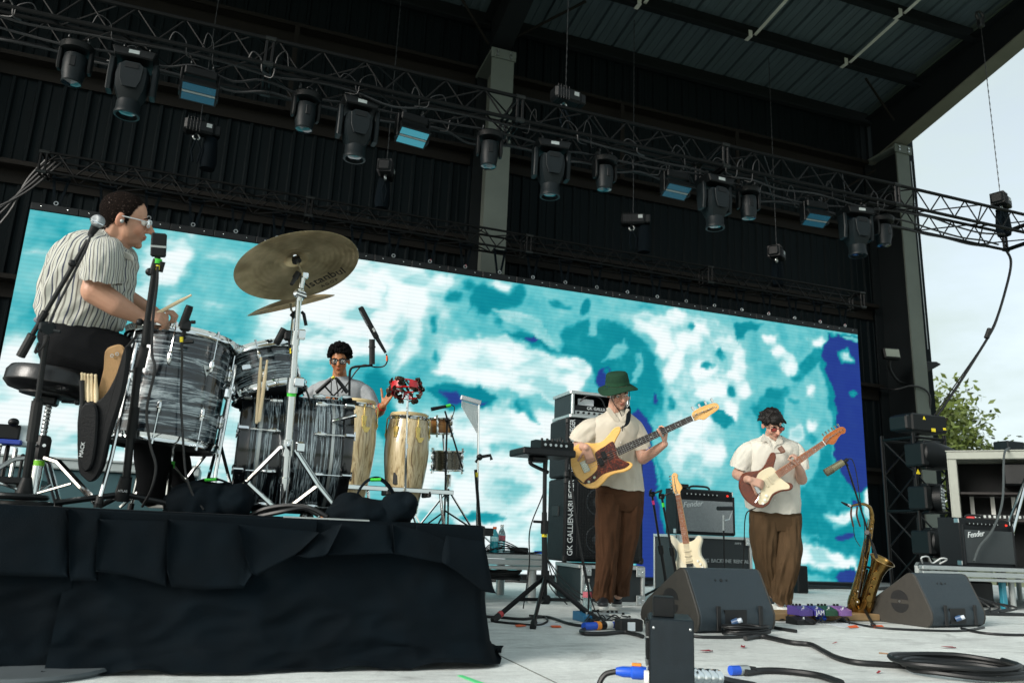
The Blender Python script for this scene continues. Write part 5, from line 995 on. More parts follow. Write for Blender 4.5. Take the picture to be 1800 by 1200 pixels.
def bass_cab(label, x, y, z, w, h, d, txt, ncone):
    t = thing('bass_cabinet', label, 'speaker cabinet', (x, y, z), group='bass speaker cabinets')
    b = MB(); b.box((w/2, d/2, h/2), (w, d, h), b=.018); b.build('cabinet', tolex, t)
    gm_ = MATS.get('cab_grille') or mat('cab_grille', '0f1417', .5, .2, .2, 60, .6, 500)
    b = MB(); b.box((w/2+.045, -.004, h/2), (w-.15, .012, h-.06), b=.004); g_ = b.build('grille', gm_, t)
    cone = MATS.get('cone_dark') or mat('cone_dark', '1e2529', .6, 0, .1)
    for cx, cz, R in ncone:
        b = MB(); b.lathe([(R, 0), (R*.97, .004), (R*.9, .004), (R*.87, .001)], 28, T(cx, -.0105, cz) @ RX(math.pi/2), caps=False); b.build('cone_surround', cone, g_)
        b = MB(); b.lathe([(R*.45, .001), (R*.3, .005), (0, .006)], 24, T(cx, -.0105, cz) @ RX(math.pi/2), caps=False); b.build('dust_cap', cone, g_)
    b = MB()
    for k in range(int((w-.16)/.026)): b.box((.13+k*.026, -.0135, h/2), (.004, .004, h-.08))
    for k in range(int((h-.08)/.026)): b.box((w/2+.045, -.0165, .05+k*.026), (w-.17, .003, .004))
    b.build('grille_wires', black_metal, g_, 0)
    text('lettering', txt, .074, T(.062, -.003, .05) @ RX(math.pi/2) @ RZ(math.pi/2), white_ink, t, .0015, sx=.92 if h > .6 else .66, space=.95)
    for xx in (.02, w-.02):
        for zz in (.025, h-.025): b = MB(); b.box((xx, .02, zz), (.05, .05, .06), b=.012); b.build('corner_protector', black_rubber, t)
    b = MB(); b.box((-.002, d*.5, h*.6), (.012, .16, .09), b=.004); b.build('side_handle', black_rubber, t)
    return t
cw_ = .80
bass_cab('lower tall bass speaker cabinet with white vertical lettering behind the bassist', 2.88, CY0, .335, cw_, .73, .40, 'GK GALLIEN-KRUEGER', [(.33, .2, .125), (.62, .2, .125), (.33, .53, .125), (.62, .53, .125)])
bass_cab('upper bass speaker cabinet with lettering half hidden behind the bassist', 2.88, CY0, 1.075, cw_, .54, .40, 'GK GALLIEN-KRUEGER', [(.33, .27, .125), (.62, .27, .125)])
hx = thing('bass_amp_head', 'bass amplifier head in silver edged rack case on top of speaker stack', 'amplifier', (2.93, CY0+.02, 1.625))
b = MB(); b.box((.3, .2, .012), (.6, .4, .024)).box((.3, .2, .238), (.6, .4, .024)).box((.012, .2, .125), (.024, .4, .2)).box((.588, .2, .125), (.024, .4, .2)).box((.3, .395, .125), (.55, .012, .2)); b.build('rack_case', case_grey, hx, 0)
for z in (.0, .25): b = MB(); b.box((.3, -.005, z+(.015 if z == 0 else -.015)), (.62, .03, .03), b=.004).box((-.002, .2, z+(.015 if z == 0 else -.015)), (.03, .42, .03), b=.004); b.build('edge_extrusion', alu, hx)
for xx in (.0, .6): b = MB(); b.box((xx+(.012 if xx == 0 else -.012), -.006, .125), (.026, .03, .19), b=.004); b.build('edge_extrusion', alu, hx)
b = MB(); b.box((.3, .02, .075), (.53, .04, .09), b=.004); fpn = b.build('amplifier_face', black_plastic, hx)
b = MB(); b.box((.3, -.003, .05), (.52, .006, .035)); b.build('control_strip', alu, fpn, 0)
for k in range(9): b = MB(); b.lathe([(.012, 0), (.010, .014), (0, .015)], 10, T(.07+k*.055, -.006, .05) @ RX(math.pi/2)); b.build('knob', black_plastic, fpn)
text('lettering', 'GK GALLIEN-KRUEGER', .042, T(.16, -.003, .098) @ RX(math.pi/2), white_ink, fpn, .001)
b = MB(); b.tube(bez([(.1, .02, .16), (.16, -.02, .21), (.28, -.03, .2), (.34, -.02, .12), (.36, -.01, .06)], 6), .007, 6); b.build('patch_cable', cable_mat, hx)
b = MB(); b.box((.17, .05, .16), (.16, .02, .06)); b.build('tape_label', paper, hx, 0)
road_case('backline_case', 'black road case with stencilled rental lettering under guitar amplifier', frame((4.58, 7.5, 0), (1, 0, 0)), .93, .5, .62, True)
bc = bpy.data.objects['backline_case']
mat('stencil_grey', '8d9596', .7); xw = .21
for wd in ('CHING', 'BACKLINE', 'RENTALS'):
    o = text('lettering', wd, .055, T(xw, .006, .36) @ RX(math.pi/2), MATS['stencil_grey'], bc, .006, space=1.02); xw = max(v.co.x for v in o.data.vertices)+.028
text('lettering', 'AMP 2', .03, T(.72, .006, .55) @ RX(math.pi/2), MATS['stencil_grey'], bc, .006)
am = combo_amp('combo_amplifier', 'black guitar combo with grey grille and white script on the road case', T(4.60+.36, 7.5+.16, .625) @ RZ(rad(-3)), .70, .49, .27, grille_grey)
b = MB(); b.box((-.24, 0, .515), (.16, .12, .045), b=.006); b.build('top_pedal', black_plastic, am)
def mic_body(par, p0, p1, r, mm, head=None, n=14):
    b = MB(); b.cyl(p0, p1, r, n=n); o = b.build('microphone_body', mm, par)
    if head: b = MB(); b.cyl(p1, Vector(p1)+(Vector(p1)-Vector(p0)).normalized()*head[0], head[1], head[1]*.9, n=n); b.build('microphone_grille', head[2], o)
    return o
ms = thing('amp_microphone', 'small black mic on short stand in front of combo amplifier', 'microphone', (5.12, 7.1, 0), world=True)
ap = aY(1262, 893, 7.15); bp_ = aY(1288, 893, 7.2)
mic_body(ms, ap, bp_, .022, black_plastic)
b = MB(); b.tube([aY(1288, 893, 7.2), aY(1282, 912, 7.2), aY(1272, 915, 7.18)], .008, 6).tube([aY(1272, 905, 7.18), aY(1272, 932, 7.18)], .012, 8); b.build('clip_arm', steel, ms)
b = MB(); b.tube([aY(1272, 930, 7.18), (aY(1272, 930, 7.18).x, 7.18, .02)], .009, 8).lathe([(.11, 0), (.11, .012), (.02, .02)], 20, T(aY(1272, 930, 7.18).x, 7.18, 0)); b.build('stand', black_metal, ms)
def pole_stand(label, b0, top, tape, jx):
    t = thing('instrument_stand', label, 'instrument stand', b0, world=True, group='black instrument stands behind left wedge')
    b0, top = Vector(b0), Vector(top); d = top-b0
    b = MB(); b.cyl(b0+d*.28, top, .011, n=8); b.build('upper_tube', black_metal, t)
    b = MB(); b.cyl(b0+d*.08, b0+d*.48, .016, n=8); b.build('lower_tube', black_metal, t)
    b = MB(); b.cyl(b0+d*.44, b0+d*.52, .026, n=10); b.build('clutch', black_plastic, t)
    b = MB(); b.cyl(b0+d*.9, b0+d*.94, .0125, n=8); b.build('tape_band', tape, t)
    b = MB(); b.box(top, (.05, .05, .05), b=.01); y = b.build('yoke_head', black_plastic, t)
    for s in (-1, 1): b = MB(); b.tube(bez([top, top+Vector((s*.04, -.03, .02)), top+Vector((s*.055, -.09, .035))], 5), .009, 7); b.build('yoke_finger', black_rubber, y)
    for k in range(3):
        a = 2.1*k+jx; b = MB(); b.cyl(b0+d*.16, (b0.x+.28*math.cos(a), b0.y+.28*math.sin(a), .012), .011, n=8); b.build('leg', black_metal, t)
pole_stand('black guitar stand with pink tape band, left of the pair', (aY(1172, 1000, 6.7).x+.05, 6.75, 0), aY(1146, 868, 6.7), mat('pink_tape', 'e0307a', .5), .2)
pole_stand('black guitar stand with green tape band holding the white guitar', (aY(1205, 1000, 6.62).x, 6.7, 0), aY(1163, 872, 6.62), green_tape, .7)
KD = 5.1; kb = aZ(956, 1088, 0); kx, ky = kb.x, kb.y
st = thing('tripod_tray_stand', 'black tripod stand with flat tray at left of the bassist', 'stand', (kx, ky, 0), world=True)
def kp(px, py): return aY(px, py, ky)
b = MB(); b.cyl((kx, ky, .12), (kp(957, 900).x, ky, kp(957, 900).z), .019, n=10); b.build('lower_pole', black_metal, st)
b = MB(); b.cyl((kp(957, 905).x, ky, kp(957, 905).z), (kp(958, 812).x, ky, kp(958, 812).z), .015, n=10); b.build('upper_pole', black_metal, st)
b = MB(); p = kp(957, 930); b.cyl((p.x, ky, p.z-.03), (p.x, ky, p.z+.06), .027, n=10).cyl((p.x, ky, p.z+.05), (p.x-.09, ky-.02, p.z+.05), .009, n=8); b.build('clutch', black_plastic, st)
b = MB(); p = kp(957, 940); b.cyl((p.x, ky, p.z-.012), (p.x, ky, p.z+.02), .0205, n=10); tp_ = b.build('tape_band', yellow_tape, st)
text('lettering', 'A', .03, T(p.x, ky-.021, p.z+.004) @ RX(math.pi/2), black_rubber, tp_, .0006, 'CENTER')
b = MB(); b.box((kx, ky, .13), (.07, .07, .06), b=.012); b.build('leg_hub', black_plastic, st)
b = MB(); b.cyl((kx, ky, .26), (kx, ky, .32), .03, n=10); b.build('leg_collar', black_plastic, st)
for (ax, ay), rt in (((868, 1093), red_paint), ((937, 1105), None), ((1046, 1092), None)):
    e = aZ(ax, ay, 0)+Vector((0, 0, .015)); b = MB(); b.tube([(kx, ky, .28), e], .013, 8, flat=1.4); lg = b.build('leg', black_metal, st)
    dv = (e-Vector((kx, ky, .28))).normalized(); b = MB(); b.cyl(e-dv*.05, e+dv*.012, .021, n=10); b.build('rubber_foot', black_rubber, lg)
    mid = Vector((kx, ky, .28)).lerp(e, .55); b = MB(); b.tube([(kx, ky, .13), mid], .007, 6, flat=1.6); b.build('brace', black_metal, lg)
    if rt: b = MB(); b.cyl(e-dv*.075, e-dv*.05, .0215, n=10); b.build('red_band', rt, lg)
tz = kp(958, 797).z; xa, xb = kp(909, 795).x, kp(1000, 795).x
b = MB(); b.box(((xa+xb)/2, ky+.02, tz), (xb-xa, .3, .05), b=.008); b.build('tray', black_metal, st)
b = MB(); b.box((kp(945, 812).x, ky, tz-.045), (.11, .12, .04), b=.01).tube(bez([(kp(945, 812).x-.05, ky-.02, tz-.04), (kp(945, 815).x-.06, ky-.02, tz-.08), (kx, ky, tz-.13)], 5), .013, 7); b.build('tray_bracket', black_plastic, st)
dm = thing('drum_machine', 'small black electronic drum machine with knobs on the tray stand', 'electronic instrument', (kp(970, 780).x, ky, tz+.025), world=True)
xm0, xm1 = kp(944, 780).x, kp(1001, 780).x; hz = .075
b = MB(); b.prism([(-.1, 0), (.11, 0), (.11, hz), (.02, hz), (-.1, hz*.72)], xm0, xm1, T(0, ky+.02, tz+.026) @ RZ(math.pi/2) @ RX(math.pi/2), bev=.004); b.build('case', fix_dark, dm)
for k in range(6): b = MB(); b.lathe([(.010, 0), (.009, .018), (0, .019)], 10, T(xm0+.025+k*(xm1-xm0-.05)/5, ky-.03, tz+.026+hz*.82)); b.build('knob', black_rubber, dm)
for k in range(5): b = MB(); b.cyl((xm0+.03+k*.04, ky-.081, tz+.055), (xm0+.03+k*.04, ky-.088, tz+.055), .010, n=10); b.build('jack_socket', steel, dm)
b = MB(); b.box(((xm0+xm1)/2, ky-.012, tz+.026+hz*.93), (.09, .04, .006), RX(0)); b.build('display', lens_mat, dm, 0)
b = MB(); b.tube(bez([(kp(992, 775).x, ky-.09, kp(992, 775).z), kp(1003, 830), kp(1010, 890), kp(1020, 960), kp(1034, 1030), kp(1045, 1075)+Vector((0, .1, .0))], 7), .007, 6); b.build('hanging_cable', cable_mat, dm)
b = MB(); b.tube(bez([kp(972, 800)+Vector((0, .1, 0)), kp(975, 860)+Vector((0, .2, 0)), kp(968, 930)+Vector((0, .4, 0)), kp(985, 1000)+Vector((0, .6, 0)), (kp(975, 1050).x, ky+.6, .012)], 7), .005, 6); b.build('hanging_cable', cable_mat, dm)
sp = thing('aluminium_deck', 'low aluminium deck behind the riser corner carrying bottles and a device', 'platform', (2.3, 6.6, 0), world=True)
tx0, tx1, ty0, ty1, tz_ = 2.03, 2.60, 6.4, 7.3, .385
b = MB(); b.box(((tx0+tx1)/2, (ty0+ty1)/2, tz_), (tx1-tx0-.04, ty1-ty0, .02)); b.build('deck', MATS['deck_black'], sp, 0)
for z, h in ((tz_-.015, .035), (tz_-.06, .045), (tz_-.105, .03)): b = MB(); b.box(((tx0+tx1)/2, ty0, z), (tx1-tx0, .05 if z < .3 else .06, h), b=.006); b.build('edge_rail', alu, sp)
b = MB(); b.box((tx1, (ty0+ty1)/2, tz_-.055), (.05, ty1-ty0, .13), b=.006); b.build('edge_rail', alu, sp)
for xx in (tx0+.05, tx1-.08):
    for yy in (ty0+.05, ty1-.05): b = MB(); b.cyl((xx, yy, 0), (xx, yy, tz_-.1), .04, n=12); b.build('leg', alu, sp)
def bottle(label, p, h, r, liquid, cap, lab):
    t = thing('drink_bottle', label, 'bottle', p)
    b = MB(); b.lathe([(0, .004), (r*.9, 0), (r, .012), (r, h*.3), (r*.93, h*.36), (r, h*.42), (r, h*.62), (r*.8, h*.74), (r*.4, h*.86), (r*.38, h*.93)], 20, caps=False); b.build('bottle_body', liquid, t)
    b = MB(); b.lathe([(r*.45, h*.91), (r*.46, h), (0, h)], 16); b.build('cap', cap, t)
    b = MB(); b.lathe([(r*1.01, h*.43), (r*1.01, h*.61)], 20, caps=False); b.build('label_band', lab, t)
pet = mat('bottle_clear', 'bcd3d6', .08, 0, .03, trans=.75, rvar=.03); pet_teal = mat('sport_drink', '2fa9b8', .12, 0, .05, trans=.3)
lbl = mat('bottle_label', 'b8606c', .5, 0, .35, 60); lbl2 = mat('bottle_label_orange', '9fd0d4', .5, 0, .3, 60)
p = aY(868, 967, 6.5); bottle('teal sports drink bottle with orange cap on the aluminium deck', (p.x, 6.5, tz_+.012), .21, .036, pet_teal, mat('cap_orange', 'e8621c', .4), lbl2)
p = aY(881, 965, 6.6); bottle('clear water bottle with pink label on the aluminium deck', (p.x, 6.6, tz_+.012), .23, .033, pet, white_paint, lbl)
p = aZ(1032, 1074, 0); bottle('clear water bottle standing on floor beside the bassist feet', (p.x, p.y, 0), .24, .036, pet, white_paint, lbl)
dv = thing('power_adapter', 'black adapter box with tangled leads on the aluminium deck', 'electronic device', (2.35, 6.52, tz_), world=True)
p = aY(914, 968, 6.5); b = MB(); b.box((p.x, 6.52, tz_+.035), (.13, .12, .05), RZ(0), b=.008); b.build('case', black_plastic, dv)
for k in range(4):
    b = MB(); x = p.x; b.tube(bez([(x, 6.5, tz_+.03), (x-.12, 6.45, tz_+.07-.02*k), (x-.3, 6.46+.03*k, tz_+.025), (x-.18, 6.48, tz_+.05+.02*k), (x+.05, 6.43, tz_+.02), (x+.18, 6.42, tz_+.03), (x+.22, 6.42-.02*k, tz_-.05), (x+.2+.06*k, 6.3, .15), (x+.32+.1*k, 6.2, .012)], 5), .005, 5); b.build('lead', cable_mat, dv)
b = MB(); b.cyl((p.x+.11, 6.44, tz_+.025), (p.x+.17, 6.43, tz_+.025), .012, n=8); b.build('blue_connector', blue_plastic, dv)
wl = coil('black cable bundle hanging below the aluminium deck', Vector((2.32, 6.6, .16)), .14, 6, .012, .5, 9, (1, 0, 0)); 
for k in range(5):
    pts = []; x = 2.6+.9*k
    for i in range(9): pts.append((x, 8.9+random.uniform(-.25, .2), .015+random.uniform(0, .03))); x += random.uniform(.35, .6)
    b = MB(); b.tube(bez(pts, 4), .016, 6); o = b.build('screen_cable', cable_mat, None); tag(o, 'black cable lying along the foot of the video wall, %s stretch from the left' % ('first', 'second', 'third', 'fourth', 'fifth')[k], 'cable', 'cables along the screen foot')
b = MB(); b.box((3.95, 9.13, .045), (9.6, .18, .09), b=.01); o = b.build('screen_foot_beam', black_metal, None); tag(o, 'low black beam running along the foot of the video wall', 'beam')
for k, (px, py, w, h, d) in enumerate(((1402, 1010, .16, .16, .2), (1170, 1030, .12, .2, .12))):
    p = aY(px, py, 8.2); b = MB(); b.box((p.x, 8.2, h), (w, d, 2*h), b=.015); o = b.build('floor_case', black_plastic, None); tag(o, ('small black case on floor behind the guitarist legs', 'small black case on floor behind the bass stack')[k], 'case')
RZT = .59
rs = thing('drum_riser', 'black skirted drum riser filling the lower left foreground', 'riser', (-.9, 4.4, 0), world=True)
b = MB(); b.box((-.94, 4.6, RZT-.012), (4.12, 2.2, .02)); b.build('deck', mat('riser_carpet', '11161a', .9, 0, .2, 20, .3, 200), rs, 0)
b = MB(); b.box((-.94, 3.502, RZT-.03), (4.13, .03, .05), b=.004); b.build('front_rail', black_metal, rs)
b = MB(); b.box((.42, 3.48, RZT-.004), (.36, .012, .008), b=.002); b.build('bare_rail', alu, rs)
b = MB(); b.box((1.122, 4.6, RZT-.03), (.03, 2.18, .05), b=.004); b.build('side_rail', black_metal, rs)
for xx in (-2.8, -.9, 1.05):
    for yy in (3.6, 5.6): b = MB(); b.cyl((xx, yy, 0), (xx, yy, RZT-.05), .03, n=10); b.build('leg', alu_dull, rs)
def skirt(path, seed, nu, nv, flare, name='skirt'):
    """path: list of (x,y) along the riser edge; cloth hangs from the top and spreads on the floor"""
    P = [Vector(p) for p in path]; seg = [0]
    for i in range(1, len(P)): seg.append(seg[-1]+(P[i]-P[i-1]).length)
    L = seg[-1]; vs = []; fs = []
    for i in range(nu+1):
        s = L*i/nu; k = max(j for j in range(len(P)) if seg[j] <= s+1e-9); k = min(k, len(P)-2); f = (s-seg[k])/(seg[k+1]-seg[k]); p = P[k].lerp(P[k+1], f); d = (P[k+1]-P[k]).normalized()
        if k+1 < len(P)-1 and f > .5: d = d.lerp((P[k+2]-P[k+1]).normalized(), (f-.5)).normalized()
        nrm = Vector((d.y, -d.x))
        for j in range(nv+1):
            v = j/nv*1.16; vv = min(v, 1)
            n1 = mnoise.noise(Vector((s*1.3+seed, vv*1.1, seed))); n2 = mnoise.noise(Vector((s*4.2+seed, vv*1.6+s*.7, 3.1+seed))); n3 = mnoise.noise(Vector((s*2.2+vv*2.4, vv*3.2-s*1.4, 7+seed)))
            n4 = 1-2*abs(mnoise.noise(Vector((s*3.1-vv*1.9, vv*2.3+s*1.1, 11+seed)))); n5 = 1-2*abs(mnoise.noise(Vector((s*6+vv*5, vv*7-s*2, 17+seed))))
            cq_ = 1-.75*math.exp(-((s/L-.46)/.05)**2) if nu > 200 else 1; off = .012+vv*.025+flare(s/L)*vv**4+vv*cq_*(.05*n1+.022*n2+.045*n3*math.sin(vv*math.pi)+.034*n4+.014*n5)
            z = RZT-.004-vv*(RZT-.006)
            if v > .86: z = max(.006+.012*abs(n2)*4, z)+.012*max(0, math.sin((v-.86)*20+n2*3)); off += (v-.86)*.30*cq_*(1+.8*n1)
            q = p+nrm*off; vs.append((q.x, q.y, max(z, .004)))
    for i in range(nu):
        for j in range(nv): a = i*(nv+1)+j; fs.append((a, a+1, a+nv+2, a+nv+1))
    b = MB(); b.add(vs, fs); o = b.build(name, black_cloth, rs, 0)
    o.data.polygons.foreach_set('use_smooth', [True]*len(o.data.polygons)); return o
skirt([(-3.1, 3.49), (-.50, 3.50)], 2.0, 150, 60, lambda t: .02)
skirt([(-.53, 3.485), (-.2, 3.487), (.4, 3.487), (.9, 3.487), (1.09, 3.487), (1.13, 3.54), (1.135, 3.8), (1.135, 5.6)], 9.0, 300, 60, lambda t: .03)
def flap(px, y, seed, sag=.015):
    pts = [aY(a, c, y) for a, c in px]; poly = [(p.x, p.z) for p in pts]
    n = 14; xs = [p[0] for p in poly]; zs = [p[1] for p in poly]; x0, x1, z0, z1 = min(xs), max(xs), min(zs), max(zs)
    import itertools
    def zlim(x):
        c = []
        for i in range(len(poly)):
            (ax, az), (bx, bz) = poly[i], poly[(i+1) % len(poly)]
            if (ax-x)*(bx-x) <= 0 and abs(ax-bx) > 1e-9: c.append(az+(bz-az)*(x-ax)/(bx-ax))
        return (min(c), max(c)) if c else (z0, z1)
    vs = []; fs = []; m = 12
    for i in range(n+1):
        x = x0+(x1-x0)*(i/n*.998+.001); a, c = zlim(x)
        for j in range(m+1):
            t = j/m; z = c+(a-c)*t; yy = y-sag*t-.014*mnoise.noise(Vector((x*5+seed, z*5, seed)))*t-.006*mnoise.noise(Vector((x*14+seed, z*14, seed)))-.012*t*t
            vs.append((x, yy, z))
    k = len(vs); vs += [(p[0], p[1]+.004, p[2]) for p in vs]
    for i in range(n):
        for j in range(m):
            a = i*(m+1)+j; fs.append((a, a+m+1, a+m+2, a+1)); fs.append((k+a, k+a+1, k+a+m+2, k+a+m+1))
    for i in range(n):
        a = i*(m+1)+m; fs.append((a, a+m+1, k+a+m+1, k+a))
    for j in range(m):
        for q in (0, n*(m+1)): a = q+j; fs.append((a, a+1, k+a+1, k+a))
    b = MB(); b.add(vs, fs); o = b.build('skirt_flap', black_cloth, rs, 0); o.data.polygons.foreach_set('use_smooth', [True]*len(o.data.polygons))
flap([(-60, 884), (122, 892), (122, 1013), (60, 1012), (-60, 1008)], 3.445, 1)
flap([(122, 893), (176, 897), (172, 1020), (124, 1019)], 3.435, 2)
flap([(174, 912), (298, 916), (294, 1029), (260, 1019), (220, 1010), (168, 1003)], 3.43, 3)
flap([(295, 912), (428, 921), (442, 1008), (432, 1032), (360, 1035), (294, 1029)], 3.425, 4)
flap([(418, 921), (560, 935), (522, 972), (443, 1014), (426, 960)], 3.418, 5, .03)
flap([(520, 975), (560, 938), (600, 920), (572, 976), (540, 980)], 3.412, 6, .02)
flap([(585, 918), (692, 922), (690, 972), (570, 975)], 3.425, 7)
flap([(688, 920), (752, 935), (785, 950), (792, 984), (780, 990), (690, 972)], 3.42, 8)
flap([(778, 940), (852, 952), (868, 1041), (845, 1038), (805, 1008), (774, 988)], 3.41, 9, .04)
for a, c in ((-60, 124), (126, 300), (300, 560), (735, 851)):
    p0, p1 = aY(a, 880, 3.46), aY(c, 900, 3.46); b = MB(); b.box(((p0.x+p1.x)/2, 3.462, RZT-.05), (p1.x-p0.x, .012, .08), b=.004); b.build('hem_band', black_cloth, rs)
pr2 = thing('percussion_riser', 'second low riser on silver legs behind drum riser, under the congas', 'riser', (.6, 6.6, 0), world=True)
b = MB(); b.box((.57, 6.75, RZT-.02), (2.84, 1.6, .04)); b.build('deck', MATS['riser_carpet'], pr2, 0)
for xx in (-.7, 1.9):
    for yy in (6.1, 7.4): b = MB(); b.cyl((xx, yy, 0), (xx, yy, RZT-.04), .035, n=12); b.build('leg', alu, pr2)
b = MB(); b.box((.57, 5.95, RZT-.03), (2.84, .03, .06), b=.004); b.build('front_rail', black_metal, pr2)
b = MB(); b.lathe([(.30, 0), (.31, .012), (.30, .022), (.05, .03)], 40, T(*aZ(40, 1178, 0))); tag(b.build('round_base_plate', mat('base_grey', '4c5356', .6), None), 'flat round grey base plate at bottom left beneath the skirt', 'base plate')
def oyster(name, sc, zs=17, ds=.9):
    m = bpy.data.materials.new(name); m.use_nodes = True; n, L, bs = nodes(m)
    t = n.new('ShaderNodeTexCoord'); mp = n.new('ShaderNodeMapping'); mp.inputs['Scale'].default_value = (1.1, 1.1, zs); L.new(t.outputs['Object'], mp.inputs['Vector'])
    z = n.new('ShaderNodeTexNoise'); z.inputs['Scale'].default_value = sc; z.inputs['Detail'].default_value = 7; z.inputs['Roughness'].default_value = .58; z.inputs['Distortion'].default_value = ds; L.new(mp.outputs[0], z.inputs['Vector'])
    z2 = n.new('ShaderNodeTexNoise'); z2.inputs['Scale'].default_value = 4; z2.inputs['Detail'].default_value = 3; L.new(mp.outputs[0], z2.inputs['Vector'])
    r = n.new('ShaderNodeValToRGB'); e = r.color_ramp.elements
    st = [(.30, '05070a'), (.44, '10161b'), (.50, '3a464d'), (.535, 'aab6ba'), (.56, '4b575e'), (.62, '12181d'), (.70, '8d9aa0')]
    while len(e) < len(st): e.new(.5)
    for k, (p, c) in enumerate(st): e[k].position = p; e[k].color = (*hexc(c), 1)
    L.new(z.outputs['Fac'], r.inputs[0]); L.new(r.outputs[0], bs.inputs['Base Color']); bs.inputs['Roughness'].default_value = .18; bs.inputs['Coat Weight'].default_value = .6; bs.inputs['Coat Roughness'].default_value = .05
    return m
oyster_wrap = oyster('oyster_wrap', 1.5); oyster_dark = oyster('oyster_wrap_dark', 1.9, 30, .5)
nodes(oyster_dark)[0]
for nd in oyster_dark.node_tree.nodes:
    if nd.type == 'VALTORGB':
        for e, c in zip(nd.color_ramp.elements, ('020305', '080c10', '232d33', 'a9b8be', '2c383f', '0a0f13', '7d8b91')): e.color = (*hexc(c), 1)
head_mat = mat('drum_head', 'c9ccc8', .5, 0, .06, 6); head_dark = mat('drum_head_dark', '191c1e', .4, 0, .1, 6)
def drum(t, r, h, wrap, nl, lug_long=False, claws=False, heads=(head_mat, head_mat), hoop=chrome, hoop_h=.035, phase=.2, badge=None):
    b = MB(); b.lathe([(r, .004), (r, h-.004)], 64, caps=False); sh = b.build('shell', wrap, t)
    for z0, s in ((0, -1), (h, 1)):
        b = MB(); zz = z0; b.lathe([(r+.014, zz-hoop_h*.5), (r+.020, zz-hoop_h*.4), (r+.016, zz-hoop_h*.2), (r+.016, zz+hoop_h*.2), (r+.022, zz+hoop_h*.5), (r+.010, zz+hoop_h*.5), (r+.006, zz-hoop_h*.5), (r+.014, zz-hoop_h*.5)], 64, caps=False); b.build('hoop', hoop, t)
        b = MB(); b.lathe([(0, z0+s*.004), (r*.9, z0+s*.004), (r+.007, z0)], 48, caps=False); b.build('drum_skin', heads[0] if s < 0 else heads[1], t)
    for k in range(nl):
        a = 2*math.pi*k/nl+phase; M = RZ(a)
        zs = (h*.27, h*.73) if not lug_long else (h*.5,)
        for zc in zs:
            lh = .035 if not lug_long else h*.35
            b = MB(); b.sph((r+.008, 0, zc), (.017, .013, lh), 10, 8, M); lg = b.build('lug', chrome, t)
        for z0, s in ((0, -1), (h, 1)):
            zi = zs[0] if s < 0 else zs[-1]
            b = MB(); b.cyl((r+.016, 0, zi), (r+.016, 0, z0+s*.02), .0035, n=6, M=M).cyl((r+.016, 0, z0+s*.012), (r+.016, 0, z0+s*.028), .0065, n=6, M=M)
            if claws: b.box((r+.014, 0, z0+s*.008), (.03, .022, .05), M, b=.005).cyl((r+.016, -.022, z0+s*.03), (r+.016, .022, z0+s*.03), .004, n=6, M=M)
            b.build('tension_rod', chrome, t)
    if badge is not None:
        M = RZ(badge) @ T(r+.002, 0, h*.68) @ RY(math.pi/2); b = MB(); b.prism([(-.02, -.025), (-.02, .025), (.028, 0)], 0, .002, M); bd = b.build('badge', alu, t, 0)
        b = MB(); b.cyl((.0, 0, .002), (0, 0, .004), .006, n=10, M=M); b.build('vent_grommet', black_rubber, bd)
    return sh
KY = 3.9
cam_az = lambda x, y: math.atan2(-y, -x)
t = thing('floor_tom', 'big floor tom in grey black oyster wrap with chrome hoops at front of kit', 'drum', M=T(-.30, KY, .885) @ RY(rad(3.0)) @ RX(rad(-1.5)))
drum(t, .228, .485, oyster_wrap, 8, phase=rad(-94), heads=(head_dark, head_mat), badge=rad(-52))
for k, a in enumerate((rad(-128), rad(-14), rad(110))):
    M = RZ(a); b = MB(); b.box((.25, 0, .26), (.035, .05, .06), M, b=.012); br = b.build('leg_bracket', chrome, t)
    b = MB(); b.tube([M @ Vector((.262, 0, .40)), M @ Vector((.262, 0, -.10)), M @ Vector((.275, 0, -.285))], .0085, 8); b.build('leg', chrome, br)
    b = MB(); b.cyl(M @ Vector((.275, 0, -.292)), M @ Vector((.275, 0, -.262)), .014, n=10); b.build('rubber_foot', black_rubber, br)
    b = MB(); b.cyl(M @ Vector((.27, 0, .27)), M @ Vector((.27, .05, .27)), .006, n=6).box((.27, .055, .27), (.006, .012, .03), M); b.build('wing_nut', chrome, br)
t = thing('bass_drum', 'large bass drum in dark oyster wrap lying on its side at centre of kit', 'drum', M=T(.05, 4.12, .9) @ RY(math.pi/2))
drum(t, .292, .475, oyster_dark, 10, claws=True, heads=(head_dark, head_dark), hoop=mat('hoop_dark', '0c0f12', .2, 0, .1, coat=.6), hoop_h=.05, phase=rad(183))
for zz in (.07, .405):
    b = MB(); b.lathe([(.2945, zz-.007), (.2945, zz+.007)], 64, caps=False); b.build('inlay_stripe', alu, t)
for s in (-1, 1):
    a = rad(180+s*60); b = MB(); M = RZ(a); b.cyl((.3, 0, .40), (.36, 0, .5), .009, n=8, M=M); b.build('spur', chrome, t)
def stick(label, p0, p1, r=.0075, parent=None, group=None):
    p0, p1 = Vector(p0), Vector(p1); L = (p1-p0).length
    pf_ = [(0, 0), (r*.8, .004), (r, .015), (r, L*.72), (r*.55, L*.955), (r*.72, L*.97), (r*.6, L*.99), (0, L)]
    b = MB()
    if parent is None:
        b.lathe(pf_, 12); o = b.build('drum_stick', wood_stick, None); o.matrix_world = alongz(p0, p1); return tag(o, label, 'drum stick', group)
    b.lathe(pf_, 12, alongz(p0, p1)); return b.build('drum_stick', wood_stick, parent)
SY_ = 3.83
stick('left of two spare wooden sticks standing against the bass drum', aY(451, 745, SY_), aY(459, 627, SY_-.01), .0085, group='spare sticks by the bass drum')
stick('right of two spare wooden sticks standing against the bass drum', aY(455, 742, SY_-.02), aY(470, 632, SY_-.05), .0085, group='spare sticks by the bass drum')
